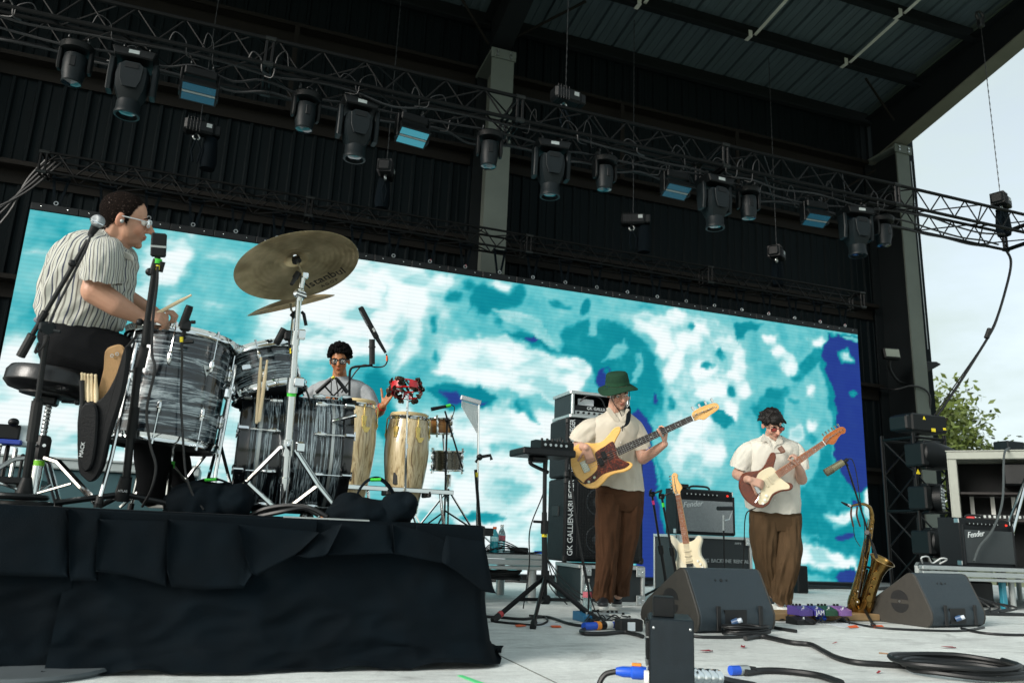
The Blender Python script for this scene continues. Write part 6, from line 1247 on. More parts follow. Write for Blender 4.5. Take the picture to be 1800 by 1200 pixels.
ca = aY(472, 640, 4.0)
M = frame(aY(474, 692, 4.0), (.93, .05, .30), (-.30, .12, .95)); 
t = thing('rack_tom', 'small rack tom in dark oyster wrap tilted above the bass drum', 'drum', M=M)
drum(t, .165, .20, oyster_dark, 6, phase=rad(-100), heads=(head_dark, head_mat))
b = MB(); b.tube([(0, -.0, -.02), (.02, .03, -.10), (.03, .05, -.2)], .011, 8); b.build('mount_arm', chrome, t)
b = MB(); b.box((-.1, -.178, .1), (.05, .02, .03), b=.006); b.build('mount_bracket', chrome, t)
t = thing('snare_drum', 'snare drum edge peeking between floor tom and rack tom', 'drum', M=T(-.03, 4.22, 1.26) @ RY(rad(6)))
drum(t, .175, .13, steel, 8, phase=.3)
b = MB(); b.tube([(0, 0, -.01), (0, 0, -.3)], .012, 8)
for k in range(3): b.tube([(0, 0, -.02), (.17*math.cos(2.1*k), .17*math.sin(2.1*k), .0)], .006, 6).tube([(0, 0, -.3), (.2*math.cos(2.1*k+.5), .2*math.sin(2.1*k+.5), -.655)], .009, 6)
b.build('snare_stand', chrome, t)
bronze = bpy.data.materials.new('bronze'); bronze.use_nodes = True
n_, L_, B_ = nodes(bronze); tcn = n_.new('ShaderNodeTexCoord'); vl = n_.new('ShaderNodeVectorMath'); vl.operation = 'LENGTH'; L_.new(tcn.outputs['Object'], vl.inputs[0])
ml = n_.new('ShaderNodeMath'); ml.operation = 'MULTIPLY'; ml.inputs[1].default_value = 260; L_.new(vl.outputs['Value'], ml.inputs[0]); sn = n_.new('ShaderNodeMath'); sn.operation = 'SINE'; L_.new(ml.outputs[0], sn.inputs[0])
nz_ = n_.new('ShaderNodeTexNoise'); nz_.inputs['Scale'].default_value = 9; nz_.inputs['Detail'].default_value = 6; L_.new(tcn.outputs['Object'], nz_.inputs['Vector'])
rr_ = n_.new('ShaderNodeValToRGB'); rr_.color_ramp.elements[0].position = .3; rr_.color_ramp.elements[0].color = (*hexc('938463'), 1); rr_.color_ramp.elements[1].position = .72; rr_.color_ramp.elements[1].color = (*hexc('dcc9a2'), 1)
L_.new(nz_.outputs['Fac'], rr_.inputs[0]); L_.new(rr_.outputs[0], B_.inputs['Base Color']); B_.inputs['Metallic'].default_value = .9; B_.inputs['Roughness'].default_value = .36
B_.inputs['Anisotropic'].default_value = .75
tg = n_.new('ShaderNodeTangent'); tg.direction_type = 'RADIAL'; tg.axis = 'Z'; L_.new(tg.outputs[0], B_.inputs['Tangent'])
bq = n_.new('ShaderNodeBump'); bq.inputs['Strength'].default_value = .12; bq.inputs['Distance'].default_value = .002; L_.new(sn.outputs[0], bq.inputs['Height']); L_.new(bq.outputs[0], B_.inputs['Normal'])
def cymbal(name, label, c, nb, xdir, r):
    """nb: direction the underside faces"""
    z = -Vector(nb).normalized(); M = frame(c, xdir, z)
    t = thing(name, label, 'cymbal', M=M)
    pr = [(.008, .010), (r*.12, .004), (r*.19, -.012), (r*.22, -.017), (r*.5, -.026), (r*.8, -.040), (r, -.055)]
    b = MB(); b.lathe(pr, 72, caps=False).lathe([(a, z_-.0016) for a, z_ in pr][::-1], 72, caps=False).lathe([(r, -.0566), (r+.0006, -.0558), (r, -.055)], 72, caps=False); b.build('bronze_disc', bronze, t)
    return t, M
RD = 3.62; c = aD(519, 452, RD); vw = ray(519, 452).normalized(); wv = CR*.343-CU*.939; wv = (wv-vw*wv.dot(vw)).normalized()
nb = (-vw*.55+wv*.835).normalized(); xd = CR*.939+CU*.343
t, M = cymbal('ride_cymbal', 'large bronze ride cymbal seen from below, tilted, with dark lettering', c, nb, xd, .282)
ink = mat('black_ink', '151310', .6)
Mi = M.inverted(); dl_ = Mi.to_3x3() @ ray(537, 499); cl_ = Mi @ CAM; o_ = cl_+dl_*((-.025-cl_.z)/dl_.z); lx = Mi.to_3x3() @ (CR*.72+CU*.69); lx.z = 0
for body_, sz_, dx_, dy_ in (('Istanbul', .068, 0, 0), ('A G O P', .026, .055, -.045)):
    tx_ = text('lettering', body_, sz_, frame((o_.x, o_.y, 0), lx, (0, 0, -1)) @ T(dx_, dy_, 0), ink, t, .0003)
    for v in tx_.data.vertices: v.co.z += float(np.interp(math.hypot(v.co.x, v.co.y), [0, .034, .054, .062, .14, .226, .282], [.010, .004, -.012, -.017, -.026, -.040, -.055]))-.003
c2 = aD(508, 519, 4.25); vw = ray(508, 522).normalized(); wv = CR*.243-CU*.97; wv = (wv-vw*wv.dot(vw)).normalized()
t2, M2 = cymbal('crash_cymbal', 'thin golden crash cymbal seen almost edge on behind the ride', c2, -vw*.06+wv, (CR*.97+CU*.243), .235)
cs = thing('cymbal_stand', 'heavy chrome cymbal stand with tripod legs before the bass drum', 'cymbal stand', aD(497, 905, 3.55), world=True)
q = lambda px, py, d=3.55: aD(px, py, d)
hole = M @ Vector((0, 0, .004))
b = MB(); b.tube([hole, q(532, 482, 3.58)], .005, 8); b.build('tilter_rod', steel, cs)
b = MB(); b.cyl(hole-(-nb)*0+nb*.03, hole+nb*.008, .022, .018, n=14); b.build('felt_washer', black_rubber, cs)
b = MB(); b.cyl(q(520, 487, 3.53), q(512, 500, 3.5), .011, .008, n=10).cyl(q(524, 480), q(519, 488, 3.53), .014, n=10); b.build('tilter_lever', black_rubber, cs)
b = MB(); b.cyl(q(534, 480), q(529, 506), .012, n=12).box(q(536, 484), (.03, .03, .03), b=.006); b.build('tilter', chrome, cs)
b = MB(); b.sph(q(527, 516), (.03, .02, .024), 14, 10).cyl(q(519, 514, 3.5), q(536, 520), .012, n=10); b.build('ratchet', chrome, cs)
b = MB(); b.cyl(q(528, 508), q(526, 528), .016, n=12); b.build('ratchet_collar', chrome, cs)
b = MB(); b.cyl(q(525, 528), q(521, 592), .0125, n=16); b.build('upper_tube', chrome, cs)
b = MB(); b.cyl(q(521, 582), q(518, 606), .021, n=14).box(q(530, 588, 3.53), (.035, .03, .045), b=.006); b.build('upper_clamp', chrome, cs)
b = MB(); b.cyl(q(520, 592), q(514, 680), .016, n=16); b.build('middle_tube', chrome, cs)
b = MB(); b.cyl(q(515, 664), q(513, 690), .025, n=14).box(q(525, 672, 3.52), (.045, .035, .045), b=.006); b.build('lower_clamp', chrome, cs)
b = MB(); b.cyl(q(513, 688), q(512.4, 696), .0205, n=14); b.build('tape_band', green_tape, cs)
b = MB(); b.cyl(q(513, 690), q(497, 898), .0195, n=16); b.build('lower_tube', chrome, cs)
b = MB(); b.cyl(q(506, 772), q(504, 800), .028, n=14).box(q(527, 786, 3.52), (.04, .03, .05), b=.008); b.build('leg_hub', chrome, cs)
b = MB(); b.cyl(q(501, 838), q(500, 848), .026, n=14); b.build('brace_hub', chrome, cs)
fz = RZT+.012
for (hp_, kn, ft, bl) in (((495, 785), (434, 846), (402, 884), (484, 893)), ((520, 790), (560, 852), (592, 893), (506, 893)), ((508, 780), (520, 846), (523, 880), (502, 890))):
    d0 = 3.5 if hp_[0] != 508 else 3.75
    a_, k_, f_ = q(*hp_, 3.52), q(*kn, d0+.02), q(*ft, d0+.02); f_.z = max(f_.z, fz)
    for s in (-1, 1):
        b = MB(); o3 = CF*(.012*s); b.tube([a_+o3, k_+o3, f_+o3*.5], .008, 6, flat=1.3); lg = b.build('leg', chrome, cs)
    b = MB(); b.cyl(f_+(k_-f_)*.04, f_+(k_-f_)*-.06, .018, n=10); b.build('rubber_foot', black_rubber, lg)
    b = MB(); b.tube([k_, q(*bl, 3.53)], .0075, 6, flat=1.5); b.build('brace', chrome, lg)
    b = MB(); b.cyl(k_-CF*.022, k_+CF*.022, .008, n=8); b.build('rivet', chrome, lg)
c_ = thing('crash_stand', 'slim chrome stand holding the crash cymbal', 'cymbal stand', (c2.x, c2.y, RZT), world=True)
b = MB(); b.tube([c2+Vector((0, 0, .02)), aD(512, 545, 4.2), aD(517, 552, 4.2)], .006, 8); b.build('tilter_rod', steel, c_)
b = MB(); b.cyl(aD(514, 550, 4.18), aD(520, 556, 4.18), .02, n=10); b.build('ratchet', black_plastic, c_)
b = MB(); b.tube([aD(530, 548, 4.15), aD(534, 552, 4.15), aD(538, 572, 4.15)], .009, 8); b.build('tilter_lever', black_plastic, c_)
b = MB(); bt = aD(517, 553, 4.2); b.tube([bt, (bt.x, bt.y, RZT+.25)], .011, 10); b.build('tube', chrome, c_)
for k in range(3): b = MB(); b.tube([(bt.x, bt.y, RZT+.42), (bt.x+.26*math.cos(2.1*k+.4), bt.y+.26*math.sin(2.1*k+.4), RZT+.012)], .008, 6); b.build('leg', chrome, c_)
TXC, TYC = -.765, 3.87
th_ = thing('drum_throne', 'round black padded drum throne on chrome tripod under the drummer', 'stool', (TXC, TYC, RZT), world=True)
Mt = T(TXC, TYC, 1.065) @ RY(rad(4))
b = MB(); b.lathe([(0, -.005), (.12, -.004), (.168, .008), (.188, .03), (.188, .075), (.174, .098), (.12, .108), (0, .110)], 40, Mt, caps=False); b.build('seat_cushion', mat('black_vinyl', '090b0d', .34, 0, .15, 20, .08, 60, coat=.1), th_)
b = MB(); b.torus(.1865, .004, 48, 6, Mt @ T(0, 0, .033)); b.build('seat_piping', black_rubber, th_)
b = MB(); b.lathe([(.12, -.012), (.12, -.004), (0, -.004)], 24, Mt).box((0, 0, -.03), (.07, .07, .04), Mt, b=.008).cyl((.06, -.05, -.03), (.12, -.09, -.03), .007, n=6, M=Mt).box((.125, -.095, -.03), (.02, .03, .02), Mt, b=.004); b.build('seat_mount', black_metal, th_)
pts = [(TXC, TYC, .86+i*.0085) for i in range(26)]
b = MB(); b.tube(pts, [.0145 if i % 2 else .0115 for i in range(26)], 12); b.build('threaded_post', steel, th_)
b = MB(); b.lathe([(.03, 0), (.036, .02), (.036, .085), (.03, .1), (.02, .105)], 8, T(TXC, TYC, .78)); hb = b.build('leg_hub', black_plastic, th_)
for s in (-1, 1): b = MB(); b.cyl((TXC+s*.018, TYC-.033, .84), (TXC+s*.018, TYC-.042, .84), .007, n=8); b.build('bolt', chrome, hb)
b = MB(); b.cyl((TXC, TYC, RZT+.02), (TXC, TYC, .80), .0225, n=16); b.build('centre_tube', chrome, th_)
b = MB(); b.cyl((TXC, TYC, .755), (TXC, TYC, .778), .0245, n=16); b.build('tape_band', mat('lime_tape', '7fd02a', .5), th_)
for k, a in enumerate((rad(200), rad(-25), rad(80))):
    e = Vector((TXC+.30*math.cos(a), TYC+.30*math.sin(a), RZT+.012))
    for s in (-1, 1):
        o3 = Vector((-math.sin(a), math.cos(a), 0))*(.010*s); b = MB(); b.tube([Vector((TXC, TYC, .79))+o3+Vector((.03*math.cos(a), .03*math.sin(a), .0)), Vector((TXC+.09*math.cos(a), TYC+.09*math.sin(a), .775))+o3, e+o3], .0075, 6, flat=1.3); lg = b.build('leg', chrome if k else steel, th_)
    b = MB(); b.cyl(e-Vector((0, 0, .01)), e+Vector((0, 0, .025)), .018, n=10); b.build('rubber_foot', black_rubber, lg)
    b = MB(); b.tube([(TXC, TYC, RZT+.045), e.lerp(Vector((TXC, TYC, .79)), .45)], .006, 6); b.build('brace', chrome, lg)
sb = thing('stick_bag', 'tan and black stick bag with light wooden sticks hanging off the floor tom', 'stick bag', aD(160, 850, 3.2), world=True)
SBD = 3.2
tan = mat('tan_canvas', '9b7a52', .8, 0, .15, 20, .3, 200); leather = mat('black_leather', '0a0c0f', .55, 0, .2, 25, .15, 120, spec=.25)
def slab(px, D, th, m, name, par, bev=.006):
    c0 = aD(*px[0], D); Mp = Matrix(((CR.x, CU.x, -CF.x, c0.x), (CR.y, CU.y, -CF.y, c0.y), (CR.z, CU.z, -CF.z, c0.z), (0, 0, 0, 1)))
    k = D/FPX; poly = [((a-px[0][0])*k, -(c-px[0][1])*k) for a, c in px]
    b = MB(); b.prism(bez2(poly, 3), -th/2, th/2, Mp, bev=bev); return b.build(name, m, par)
slab([(185, 617), (200, 607), (215, 607), (222, 625), (212, 660), (196, 690), (176, 705), (172, 690), (182, 650)], SBD+.02, .012, tan, 'flap', sb)
slab([(222, 610), (228, 625), (218, 690), (196, 760), (182, 820), (165, 845), (150, 838), (140, 815), (142, 712), (172, 705), (190, 690), (208, 655)], SBD, .035, leather, 'pouch', sb)
slab([(143, 718), (170, 712), (172, 760), (164, 815), (150, 828), (142, 800)], SBD-.025, .022, leather, 'front_pocket', sb)
for px, py in ((197, 625), (206, 622)): b = MB(); b.torus(.006, .002, 12, 6, alongz(aD(px, py, SBD+.005), aD(px, py, SBD+.005)-CF)); b.build('eyelet', steel, sb)
M_ = Matrix(((CR.x, CU.x, -CF.x, 0), (CR.y, CU.y, -CF.y, 0), (CR.z, CU.z, -CF.z, 0), (0, 0, 0, 1)))
text('lettering', 'MACK', .022, T(*aD(142, 803, SBD-.038)) @ M_ @ RZ(rad(80)), white_ink, sb, .0008)
b = MB(); b.tube([aD(222, 612, SBD), aD(232, 600, SBD+.05), aD(240, 590, SBD+.12)], .006, 6); b.build('hanging_cord', black_rubber, sb)
for k, (a, c, r_) in enumerate(((144, 655, .0085), (149, 656, .0085), (155, 657, .009), (161, 657, .0085), (168, 658, .009))):
    stick('', aD(a+3, 765, SBD-.006+.004*(k % 2)), aD(a, c-1, SBD-.008+.004*(k % 2)), r_, sb)
b = MB(); b.cyl(aD(146, 760, SBD-.016), aD(144, 668, SBD-.016), .0095, n=10); b.build('black_stick_sleeve', black_rubber, sb)
hw_ = thing('hi_hat_pedal', 'tangle of chrome pedal hardware on the riser behind floor tom', 'pedal', (-.22, 4.1, RZT), world=True)
b = MB(); b.box((-.20, 4.15, RZT+.015), (.12, .3, .02), b=.004); b.build('base_plate', steel, hw_)
b = MB(); b.box((0, 0, 0), (.09, .28, .012), T(-.2, 4.15, RZT+.08) @ RX(rad(14)), b=.004); b.build('foot_board', chrome, hw_)
b = MB(); b.cyl((-.25, 4.02, RZT+.01), (-.26, 4.02, RZT+.5), .011, n=10); b.build('rod', chrome, hw_); b = MB(); b.cyl((-.25, 4.02, RZT+.2), (-.251, 4.02, RZT+.23), .014, n=10); b.build('tape_band', green_tape, hw_)
for k in range(3): b = MB(); b.tube([(-.25, 4.02, RZT+.22), (-.25+.22*math.cos(2.1*k+.6), 4.02+.22*math.sin(2.1*k+.6), RZT+.012)], .008, 6); b.build('leg', chrome, hw_)
for k in range(5): b = MB(); b.torus(.012+.003*k, .004, 14, 6, T(-.24+.02*k, 3.98, RZT+.03+.02*k) @ RX(.6*k)); b.build('spring', chrome, hw_)
def remesh(mb, voxel, smooth, name, m, parent=None, post=None, fac=.5):
    me = mb.mesh('tmp', 0); ob = bpy.data.objects.new('tmp', me); COL.objects.link(ob)
    md = ob.modifiers.new('r', 'REMESH'); md.mode = 'VOXEL'; md.voxel_size = voxel; md.use_smooth_shade = True
    if smooth: s = ob.modifiers.new('s', 'SMOOTH'); s.factor = fac; s.iterations = smooth
    dg = bpy.context.evaluated_depsgraph_get(); out = bpy.data.meshes.new_from_object(ob.evaluated_get(dg)); bpy.data.objects.remove(ob); bpy.data.meshes.remove(me)
    n = len(out.vertices); co = np.empty(n*3, np.float32); out.vertices.foreach_get('co', co); co = co.reshape(-1, 3)
    if post is not None:
        nn = np.empty(n*3, np.float32); out.vertices.foreach_get('normal', nn); co = post(co, nn.reshape(-1, 3))
    top = parent
    while top is not None and top.parent is not None: top = top.parent
    if top is not None and top.name in WBASE: co = co-np.array(WBASE[top.name], np.float32)
    out.vertices.foreach_set('co', co.astype(np.float32).ravel()); out.name = name; out.update()
    out.polygons.foreach_set('use_smooth', [True]*len(out.polygons)); out.materials.clear()
    return link(name, out, m, parent)
def wrinkle(amp, sc, seed=0, amp2=0, sc2=30, stretch=(1, 1, 1)):
    def f(co, nn):
        out = co.copy()
        for i in range(len(co)):
            p = Vector((co[i][0]*stretch[0], co[i][1]*stretch[1], co[i][2]*stretch[2])); d = amp*(1-2*abs(mnoise.noise(p*sc+Vector((seed, 0, 0)))))*.8
            if amp2: d += amp2*mnoise.noise(p*sc2+Vector((seed, 5, 0)))
            out[i] += nn[i]*d
        return out
    return f
def sandbag(label, prims, straps, tape):
    t = thing('sandbag', label, 'sandbag', aD(*prims[0][:2], prims[0][2]), world=True, group='black sandbags on the riser edge')
    mb = MB()
    for px, py, D, rx, rz, ang in prims:
        c = aD(px, py, D); k = D/FPX; mb.sph((0, 0, 0), (rx*k, .09, rz*k), 20, 14, T(*c) @ RY(rad(ang)))
    remesh(mb, .009, 3, 'bag', black_cloth, t, wrinkle(.018, 8, 3, .010, 22))
    for pts in straps: b = MB(); b.tube(bez([aD(*p) for p in pts], 6), .014, 6, flat=.35); b.build('strap', black_cloth, t)
    b = MB(); b.tube([aD(*p) for p in tape], .0155, 8, flat=.5); b.build('tape_band', green_tape, t)
sandbag('slumped black sandbag with green taped strap under the rack tom', [(368, 890, 3.42, 68, 36, 4), (325, 882, 3.44, 34, 30, -10), (410, 884, 3.44, 32, 32, 8), (365, 868, 3.44, 50, 18, 0)], [[(330, 855, 3.45), (350, 845, 3.44), (375, 841, 3.43), (400, 848, 3.43), (420, 862, 3.44)]], [(362, 843, 3.432), (382, 842, 3.428)])
sandbag('slumped black sandbag with looped strap below the congas', [(650, 910, 3.50, 70, 30, 4), (612, 893, 3.52, 26, 26, -20), (700, 893, 3.52, 28, 26, 20), (716, 882, 3.52, 12, 14, 30), (600, 905, 3.5, 24, 20, 0)], [[(625, 878, 3.5), (632, 860, 3.5), (645, 845, 3.5), (662, 840, 3.5), (678, 848, 3.5), (690, 865, 3.5), (694, 882, 3.5)]], [(652, 843, 3.498), (670, 842.5, 3.498)])
for k, pts in enumerate(([(440, 905, 3.42), (470, 893, 3.42), (510, 888, 3.42), (545, 893, 3.42), (575, 908, 3.42)], [(455, 907, 3.41), (500, 898, 3.4), (535, 893, 3.42), (560, 905, 3.42)])):
    b = MB(); b.tube(bez([aD(*p) for p in pts], 6), .011, 7); o = b.build('riser_cable', cable_mat, None); tag(o, ('thick black cable arched over riser edge before the bass drum', 'second black cable arched over riser edge before the bass drum')[k], 'cable')
def mic_stand(label, base, base_kind='round'):
    t = thing('microphone_stand', label, 'microphone stand', base, world=True, group='microphone stands on the riser'); return t
vb = aD(42, 882, 3.12); vb.z = RZT
t = mic_stand('black boom stand with silver topped vocal mic over drummer back', vb)
q = lambda px, py, d=3.12: aD(px, py, d)
b = MB(); b.lathe([(.105, 0), (.105, .012), (.09, .016)], 32, T(*vb)).torus(.1, .012, 32, 8, T(vb.x-.02, vb.y-.03, RZT+.03)); b.build('round_base', black_metal, t)
b = MB(); b.cyl(q(42, 872), q(48, 838), .035, .017, n=14); b.build('base_socket', black_plastic, t)
b = MB(); b.cyl(q(45, 850), q(67, 700), .016, n=10); b.build('lower_pole', black_metal, t)
b = MB(); b.cyl(q(56, 775), q(66, 705), .021, n=10); b.build('grip_clutch', black_rubber, t)
b = MB(); b.cyl(q(66, 705), q(82, 590), .011, n=10); b.build('upper_pole', black_metal, t)
b = MB(); b.cyl(q(84, 578, 3.09), q(84, 578, 3.15), .022, n=14).box(q(83, 575), (.06, .03, .045), b=.01).cyl(q(95, 581, 3.09), q(106, 583, 3.09), .006, n=8); b.build('boom_swivel', fix_grey, t)
b = MB(); b.cyl(q(36, 626), q(57, 588), .017, n=10); b.build('counterweight', black_rubber, t)
b = MB(); b.cyl(q(45, 608), q(155, 422, 3.17), .0095, n=10); b.build('boom_arm', black_metal, t)
b = MB(); b.cyl(q(70, 565), q(80, 548), .014, n=10); b.build('boom_collar', black_plastic, t); b = MB(); b.sph(q(127, 463, 3.13), .015, 10, 8); b.build('boom_knob', black_plastic, t)
b = MB(); b.tube(bez([q(160, 412, 3.16), q(150, 440, 3.14), q(130, 480, 3.14), (q(90, 560, 3.10)), q(80, 600, 3.10), q(62, 620, 3.09), q(68, 602, 3.09)], 6), .005, 6); b.build('microphone_cable', cable_mat, t)
mk = thing('vocal_microphone', 'dynamic vocal mic with silver grille behind the drummer neck', 'microphone', q(165, 402, 3.17), world=True)
b = MB(); b.cyl(q(158, 415, 3.17), q(168, 398, 3.17), .011, .018, n=14); b.build('microphone_body', black_plastic, mk)
b = MB(); b.sph(q(172, 389, 3.17), .027, 16, 12); b.build('microphone_grille', mat('mic_mesh', 'a9adb0', .35, .9, .2, 200, .5, 900), mk)
b = MB(); b.torus(.0265, .004, 20, 6, alongz(q(171, 391, 3.17), q(176, 381, 3.17))); b.build('grille_ring', chrome, mk)
b = MB(); b.cyl(q(165, 404, 3.17), q(167, 400, 3.17), .0145, n=12); b.build('green_band', green_tape, mk)
b = MB(); b.cyl(q(158, 415, 3.495), q(162, 408, 3.495), .010, n=10); b.build('yellow_band', yellow_tape, mk)
v2 = aD(217, 892, 3.31); v2.z = RZT
t = mic_stand('black straight stand in front of floor tom carrying square mic', v2)
q2 = lambda px, py, d=3.31: aD(px, py, d)
b = MB(); b.cyl(q2(213, 878), q2(222, 838), .034, .024, n=14); b.build('base_socket', black_plastic, t)
text('lettering', 'ATLAS', .014, T(*q2(207, 862, 3.275)) @ M_ @ RZ(rad(-4)), white_ink, t, .0004)
for k in range(3):
    a = (rad(-10), rad(110), rad(215))[k]; e = Vector((v2.x+.3*math.cos(a), v2.y+.12*math.sin(a), RZT+.012)); b = MB(); b.tube([q2(216, 868), e], .012, 8); b.build('leg', black_metal, t)
b = MB(); b.cyl(q2(221, 850), q2(243, 645), .0165, n=12); b.build('lower_pole', black_metal, t)
b = MB(); b.cyl(q2(230, 770), q2(237, 715), .022, .02, n=12); b.build('grip_clutch', fix_dark, t)
b = MB(); b.cyl(q2(246, 645), q2(254, 610), .02, n=12); b.build('middle_clutch', black_rubber, t)
b = MB(); b.cyl(q2(252, 612), q2(272, 475), .0125, n=12); b.build('upper_pole', black_metal, t)
b = MB(); b.cyl(q2(256, 605), q2(261, 563), .0185, n=12); b.build('boom_collar', black_plastic, t); b = MB(); b.sph(q2(246, 566), .015, 10, 8); b.build('boom_knob', black_plastic, t)
b = MB(); b.sph(q2(263, 478), .017, 10, 8).cyl(q2(268, 482), q2(276, 456), .016, n=10).cyl(q2(281, 478), q2(286, 460), .012, n=8); b.build('swivel_head', black_plastic, t)
b = MB(); b.tube(bez([q2(277, 468, 3.28), q2(276, 500, 3.28), q2(269, 560, 3.28), q2(267, 620, 3.26), q2(272, 650, 3.23), q2(258, 720, 3.23), q2(264, 780, 3.23), q2(274, 820, 3.23), q2(266, 860, 3.23), q2(250, 890, 3.26)], 6), .0055, 6); b.build('microphone_cable', cable_mat, t)
mk = thing('square_microphone', 'boxy black mic with a silver band before the drummer face', 'microphone', q2(278, 440), world=True)
Mq = Matrix(((CR.x, CU.x, -CF.x, 0), (CR.y, CU.y, -CF.y, 0), (CR.z, CU.z, -CF.z, 0), (0, 0, 0, 1)))
k = 3.31/FPX; Mm = T(*q2(279, 431)) @ Mq @ RZ(rad(-3)) @ RY(rad(20))
b = MB(); b.box((0, .0, 0), (25*k, 42*k, .032), Mm, b=.006); b.build('microphone_body', black_plastic, mk)
b = MB(); b.box((0, -3*k, 0), (25.6*k, 4*k, .033), Mm, b=.001); b.build('silver_band', alu, mk)
b = MB(); b.cyl(q2(277, 452), q2(277, 468), .012, .014, n=12); b.build('swivel_mount', black_plastic, mk)
b = MB(); b.cyl(q2(278, 455), q2(277, 463), .0165, n=12); b.build('green_band', green_tape, mk)
b = MB(); b.cyl(q2(278, 466, 3.29), q2(277, 474, 3.29), .007, n=8); b.build('yellow_band', yellow_tape, mk)
def clip_mic(label, head0, head1, clip, D, cablepts):
    t = thing('tom_microphone', label, 'microphone', aD(*clip[0], D), world=True, group='clip-on tom microphones')
    b = MB(); b.cyl(aD(*head0, D), aD(*head1, D), .018, .017, n=16); hb_ = b.build('microphone_body', black_plastic, t)
    e = aD(*head1, D); dr = (e-aD(*head0, D)).normalized(); b = MB(); b.cyl(e, e+dr*.02, .0175, .015, n=16); b.build('microphone_grille', fix_dark, hb_)
    b = MB(); b.box(aD(*clip[0], D), (.045, .03, .05), b=.008).tube([aD(*c, D) for c in clip], .009, 7).cyl(aD(clip[0][0]+10, clip[0][1]-6, D-.02), aD(clip[0][0]+17, clip[0][1]-6, D-.02), .008, n=8); b.build('rim_clip', black_metal, t)
    b = MB(); b.tube(bez([aD(*c) for c in cablepts], 6), .005, 6); b.build('microphone_cable', cable_mat, t)
    b = MB(); b.cyl(aD(*cablepts[0]), aD(cablepts[0][0], cablepts[0][1]+9, cablepts[0][2]), .007, n=8); b.build('yellow_band', yellow_tape, t)
clip_mic('black mic clipped on front rim of floor tom, leaning left', (320, 575), (331, 545), [(326, 572), (322, 590), (320, 602), (340, 600)], 3.42, [(319, 592, 3.38), (320, 640, 3.38), (318, 700, 3.38), (321, 760, 3.36), (325, 820, 3.34), (330, 845, 3.33), (340, 870, 3.33), (358, 895, 3.33)])
clip_mic('black mic clipped on rack tom rim below the ride cymbal', (500, 578), (489, 598), [(508, 590), (510, 606), (514, 622)], 3.7, [(512, 612, 3.66), (520, 640, 3.62), (524, 660, 3.6), (540, 690, 3.6), (548, 720, 3.66)])
clamp = thing('rim_clamp', 'chrome accessory clamp on the floor tom rim by the drummer hand', 'clamp', aD(285, 580, 3.5), world=True)
b = MB(); b.box(aD(282, 568, 3.5), (.04, .03, .05), b=.008).box(aD(284, 551, 3.5), (.035, .03, .02), b=.006).cyl(aD(270, 565, 3.5), aD(304, 572, 3.5), .006, n=8); b.build('clamp_body', chrome, clamp)
b = MB(); b.box(aD(281, 588, 3.5), (.045, .03, .06), b=.008); b.build('clamp_jaw', black_plastic, clamp)
def conga_wood(name):
    return ramp_mat(name, [(.36, '6b5638'), (.45, 'a8946c'), (.55, 'c9b994'), (.66, '9a8560')], grain(4.0, (6, 6, .45), 5, 2.2), .28, 0, .5)
cwood = conga_wood('conga_ash'); skin_head = mat('conga_skin', 'c4b083', .6, 0, .12, 8); brass = mat('brass_hardware', 'c9b06a', .22, .95, .1, 20)
def conga(label, x, y, z0, h, rh):
    t = thing('conga_drum', label, 'conga', (x, y, z0), group='pale wooden congas')
    prof = [(rh*.78, 0), (rh*.86, h*.12), (rh*1.03, h*.32), (rh*1.16, h*.55), (rh*1.17, h*.68), (rh*1.08, h*.86), (rh*.97, h*.97)]
    zz = np.linspace(0, h*.97, 22); pz = [p[1] for p in prof]; pr_ = [p[0] for p in prof]
    fine = []
    for z in zz:
        i = max(0, min(len(pz)-2, int(np.searchsorted(pz, z)-1))); f = (z-pz[i])/(pz[i+1]-pz[i]); m0 = (pr_[min(i+1, 6)]-pr_[max(i-1, 0)])/2 if i else pr_[1]-pr_[0]; m1 = (pr_[min(i+2, 6)]-pr_[i])/2
        fine.append(((2*f**3-3*f*f+1)*pr_[i]+(f**3-2*f*f+f)*m0+(-2*f**3+3*f*f)*pr_[i+1]+(f**3-f*f)*m1, float(z)))
    b = MB(); b.lathe(fine, 40, caps=False); sh = b.build('shell', cwood, t)
    b = MB(); b.lathe([(rh*.98, h*.955), (rh*1.02, h*.985), (rh*.97, h), (rh*.8, h*1.004), (0, h*1.005)], 40, caps=False); b.build('drum_skin', skin_head, t)
    b = MB(); b.torus(rh*1.06, .007, 40, 8, T(0, 0, h*.955)).lathe([(rh*1.04, h*.93), (rh*1.07, h*.95)], 40, caps=False); b.build('rim', chrome, t)
    for k in range(6):
        a = 2*math.pi*k/6+rad(-75); M = RZ(a)
        b = MB(); b.tube([(rh*1.06, 0, h*.955), (rh*1.13, 0, h*.94), (rh*1.15, 0, h*.86), (rh*1.14, 0, h*.78)], .006, 7, M); lg = b.build('tuning_lug', brass, t)
        b = MB(); b.prism([(-.022, .035), (.022, .035), (.03, .05), (-.03, .05), (-.012, -.05), (.012, -.05)][:2]+[(.014, -.05), (-.014, -.05)], 0, .008, M @ T(rh*1.13, 0, h*.80) @ RZ(math.pi/2) @ RX(math.pi/2) , bev=.002); b.build('side_plate', brass, t)
        b = MB(); b.cyl((rh*1.145, 0, h*.76), (rh*1.145, 0, h*.79), .011, n=6, M=M); b.build('lug_nut', brass, lg)
    b = MB(); b.prism([(-.035, .018), (.035, .018), (.012, -.022), (-.012, -.022)], 0, .003, RZ(rad(-78)) @ T(rh*1.165, .03, h*.72) @ RY(math.pi/2) @ RZ(math.pi/2)); b.build('maker_badge', brass, t, 0)
    b = MB(); b.box((rh*1.03, -.03, h*.33), (.006, .035, .09), RZ(rad(-118)), b=.002); b.build('black_tape', black_rubber, t)
    return t
CYP = 6.2
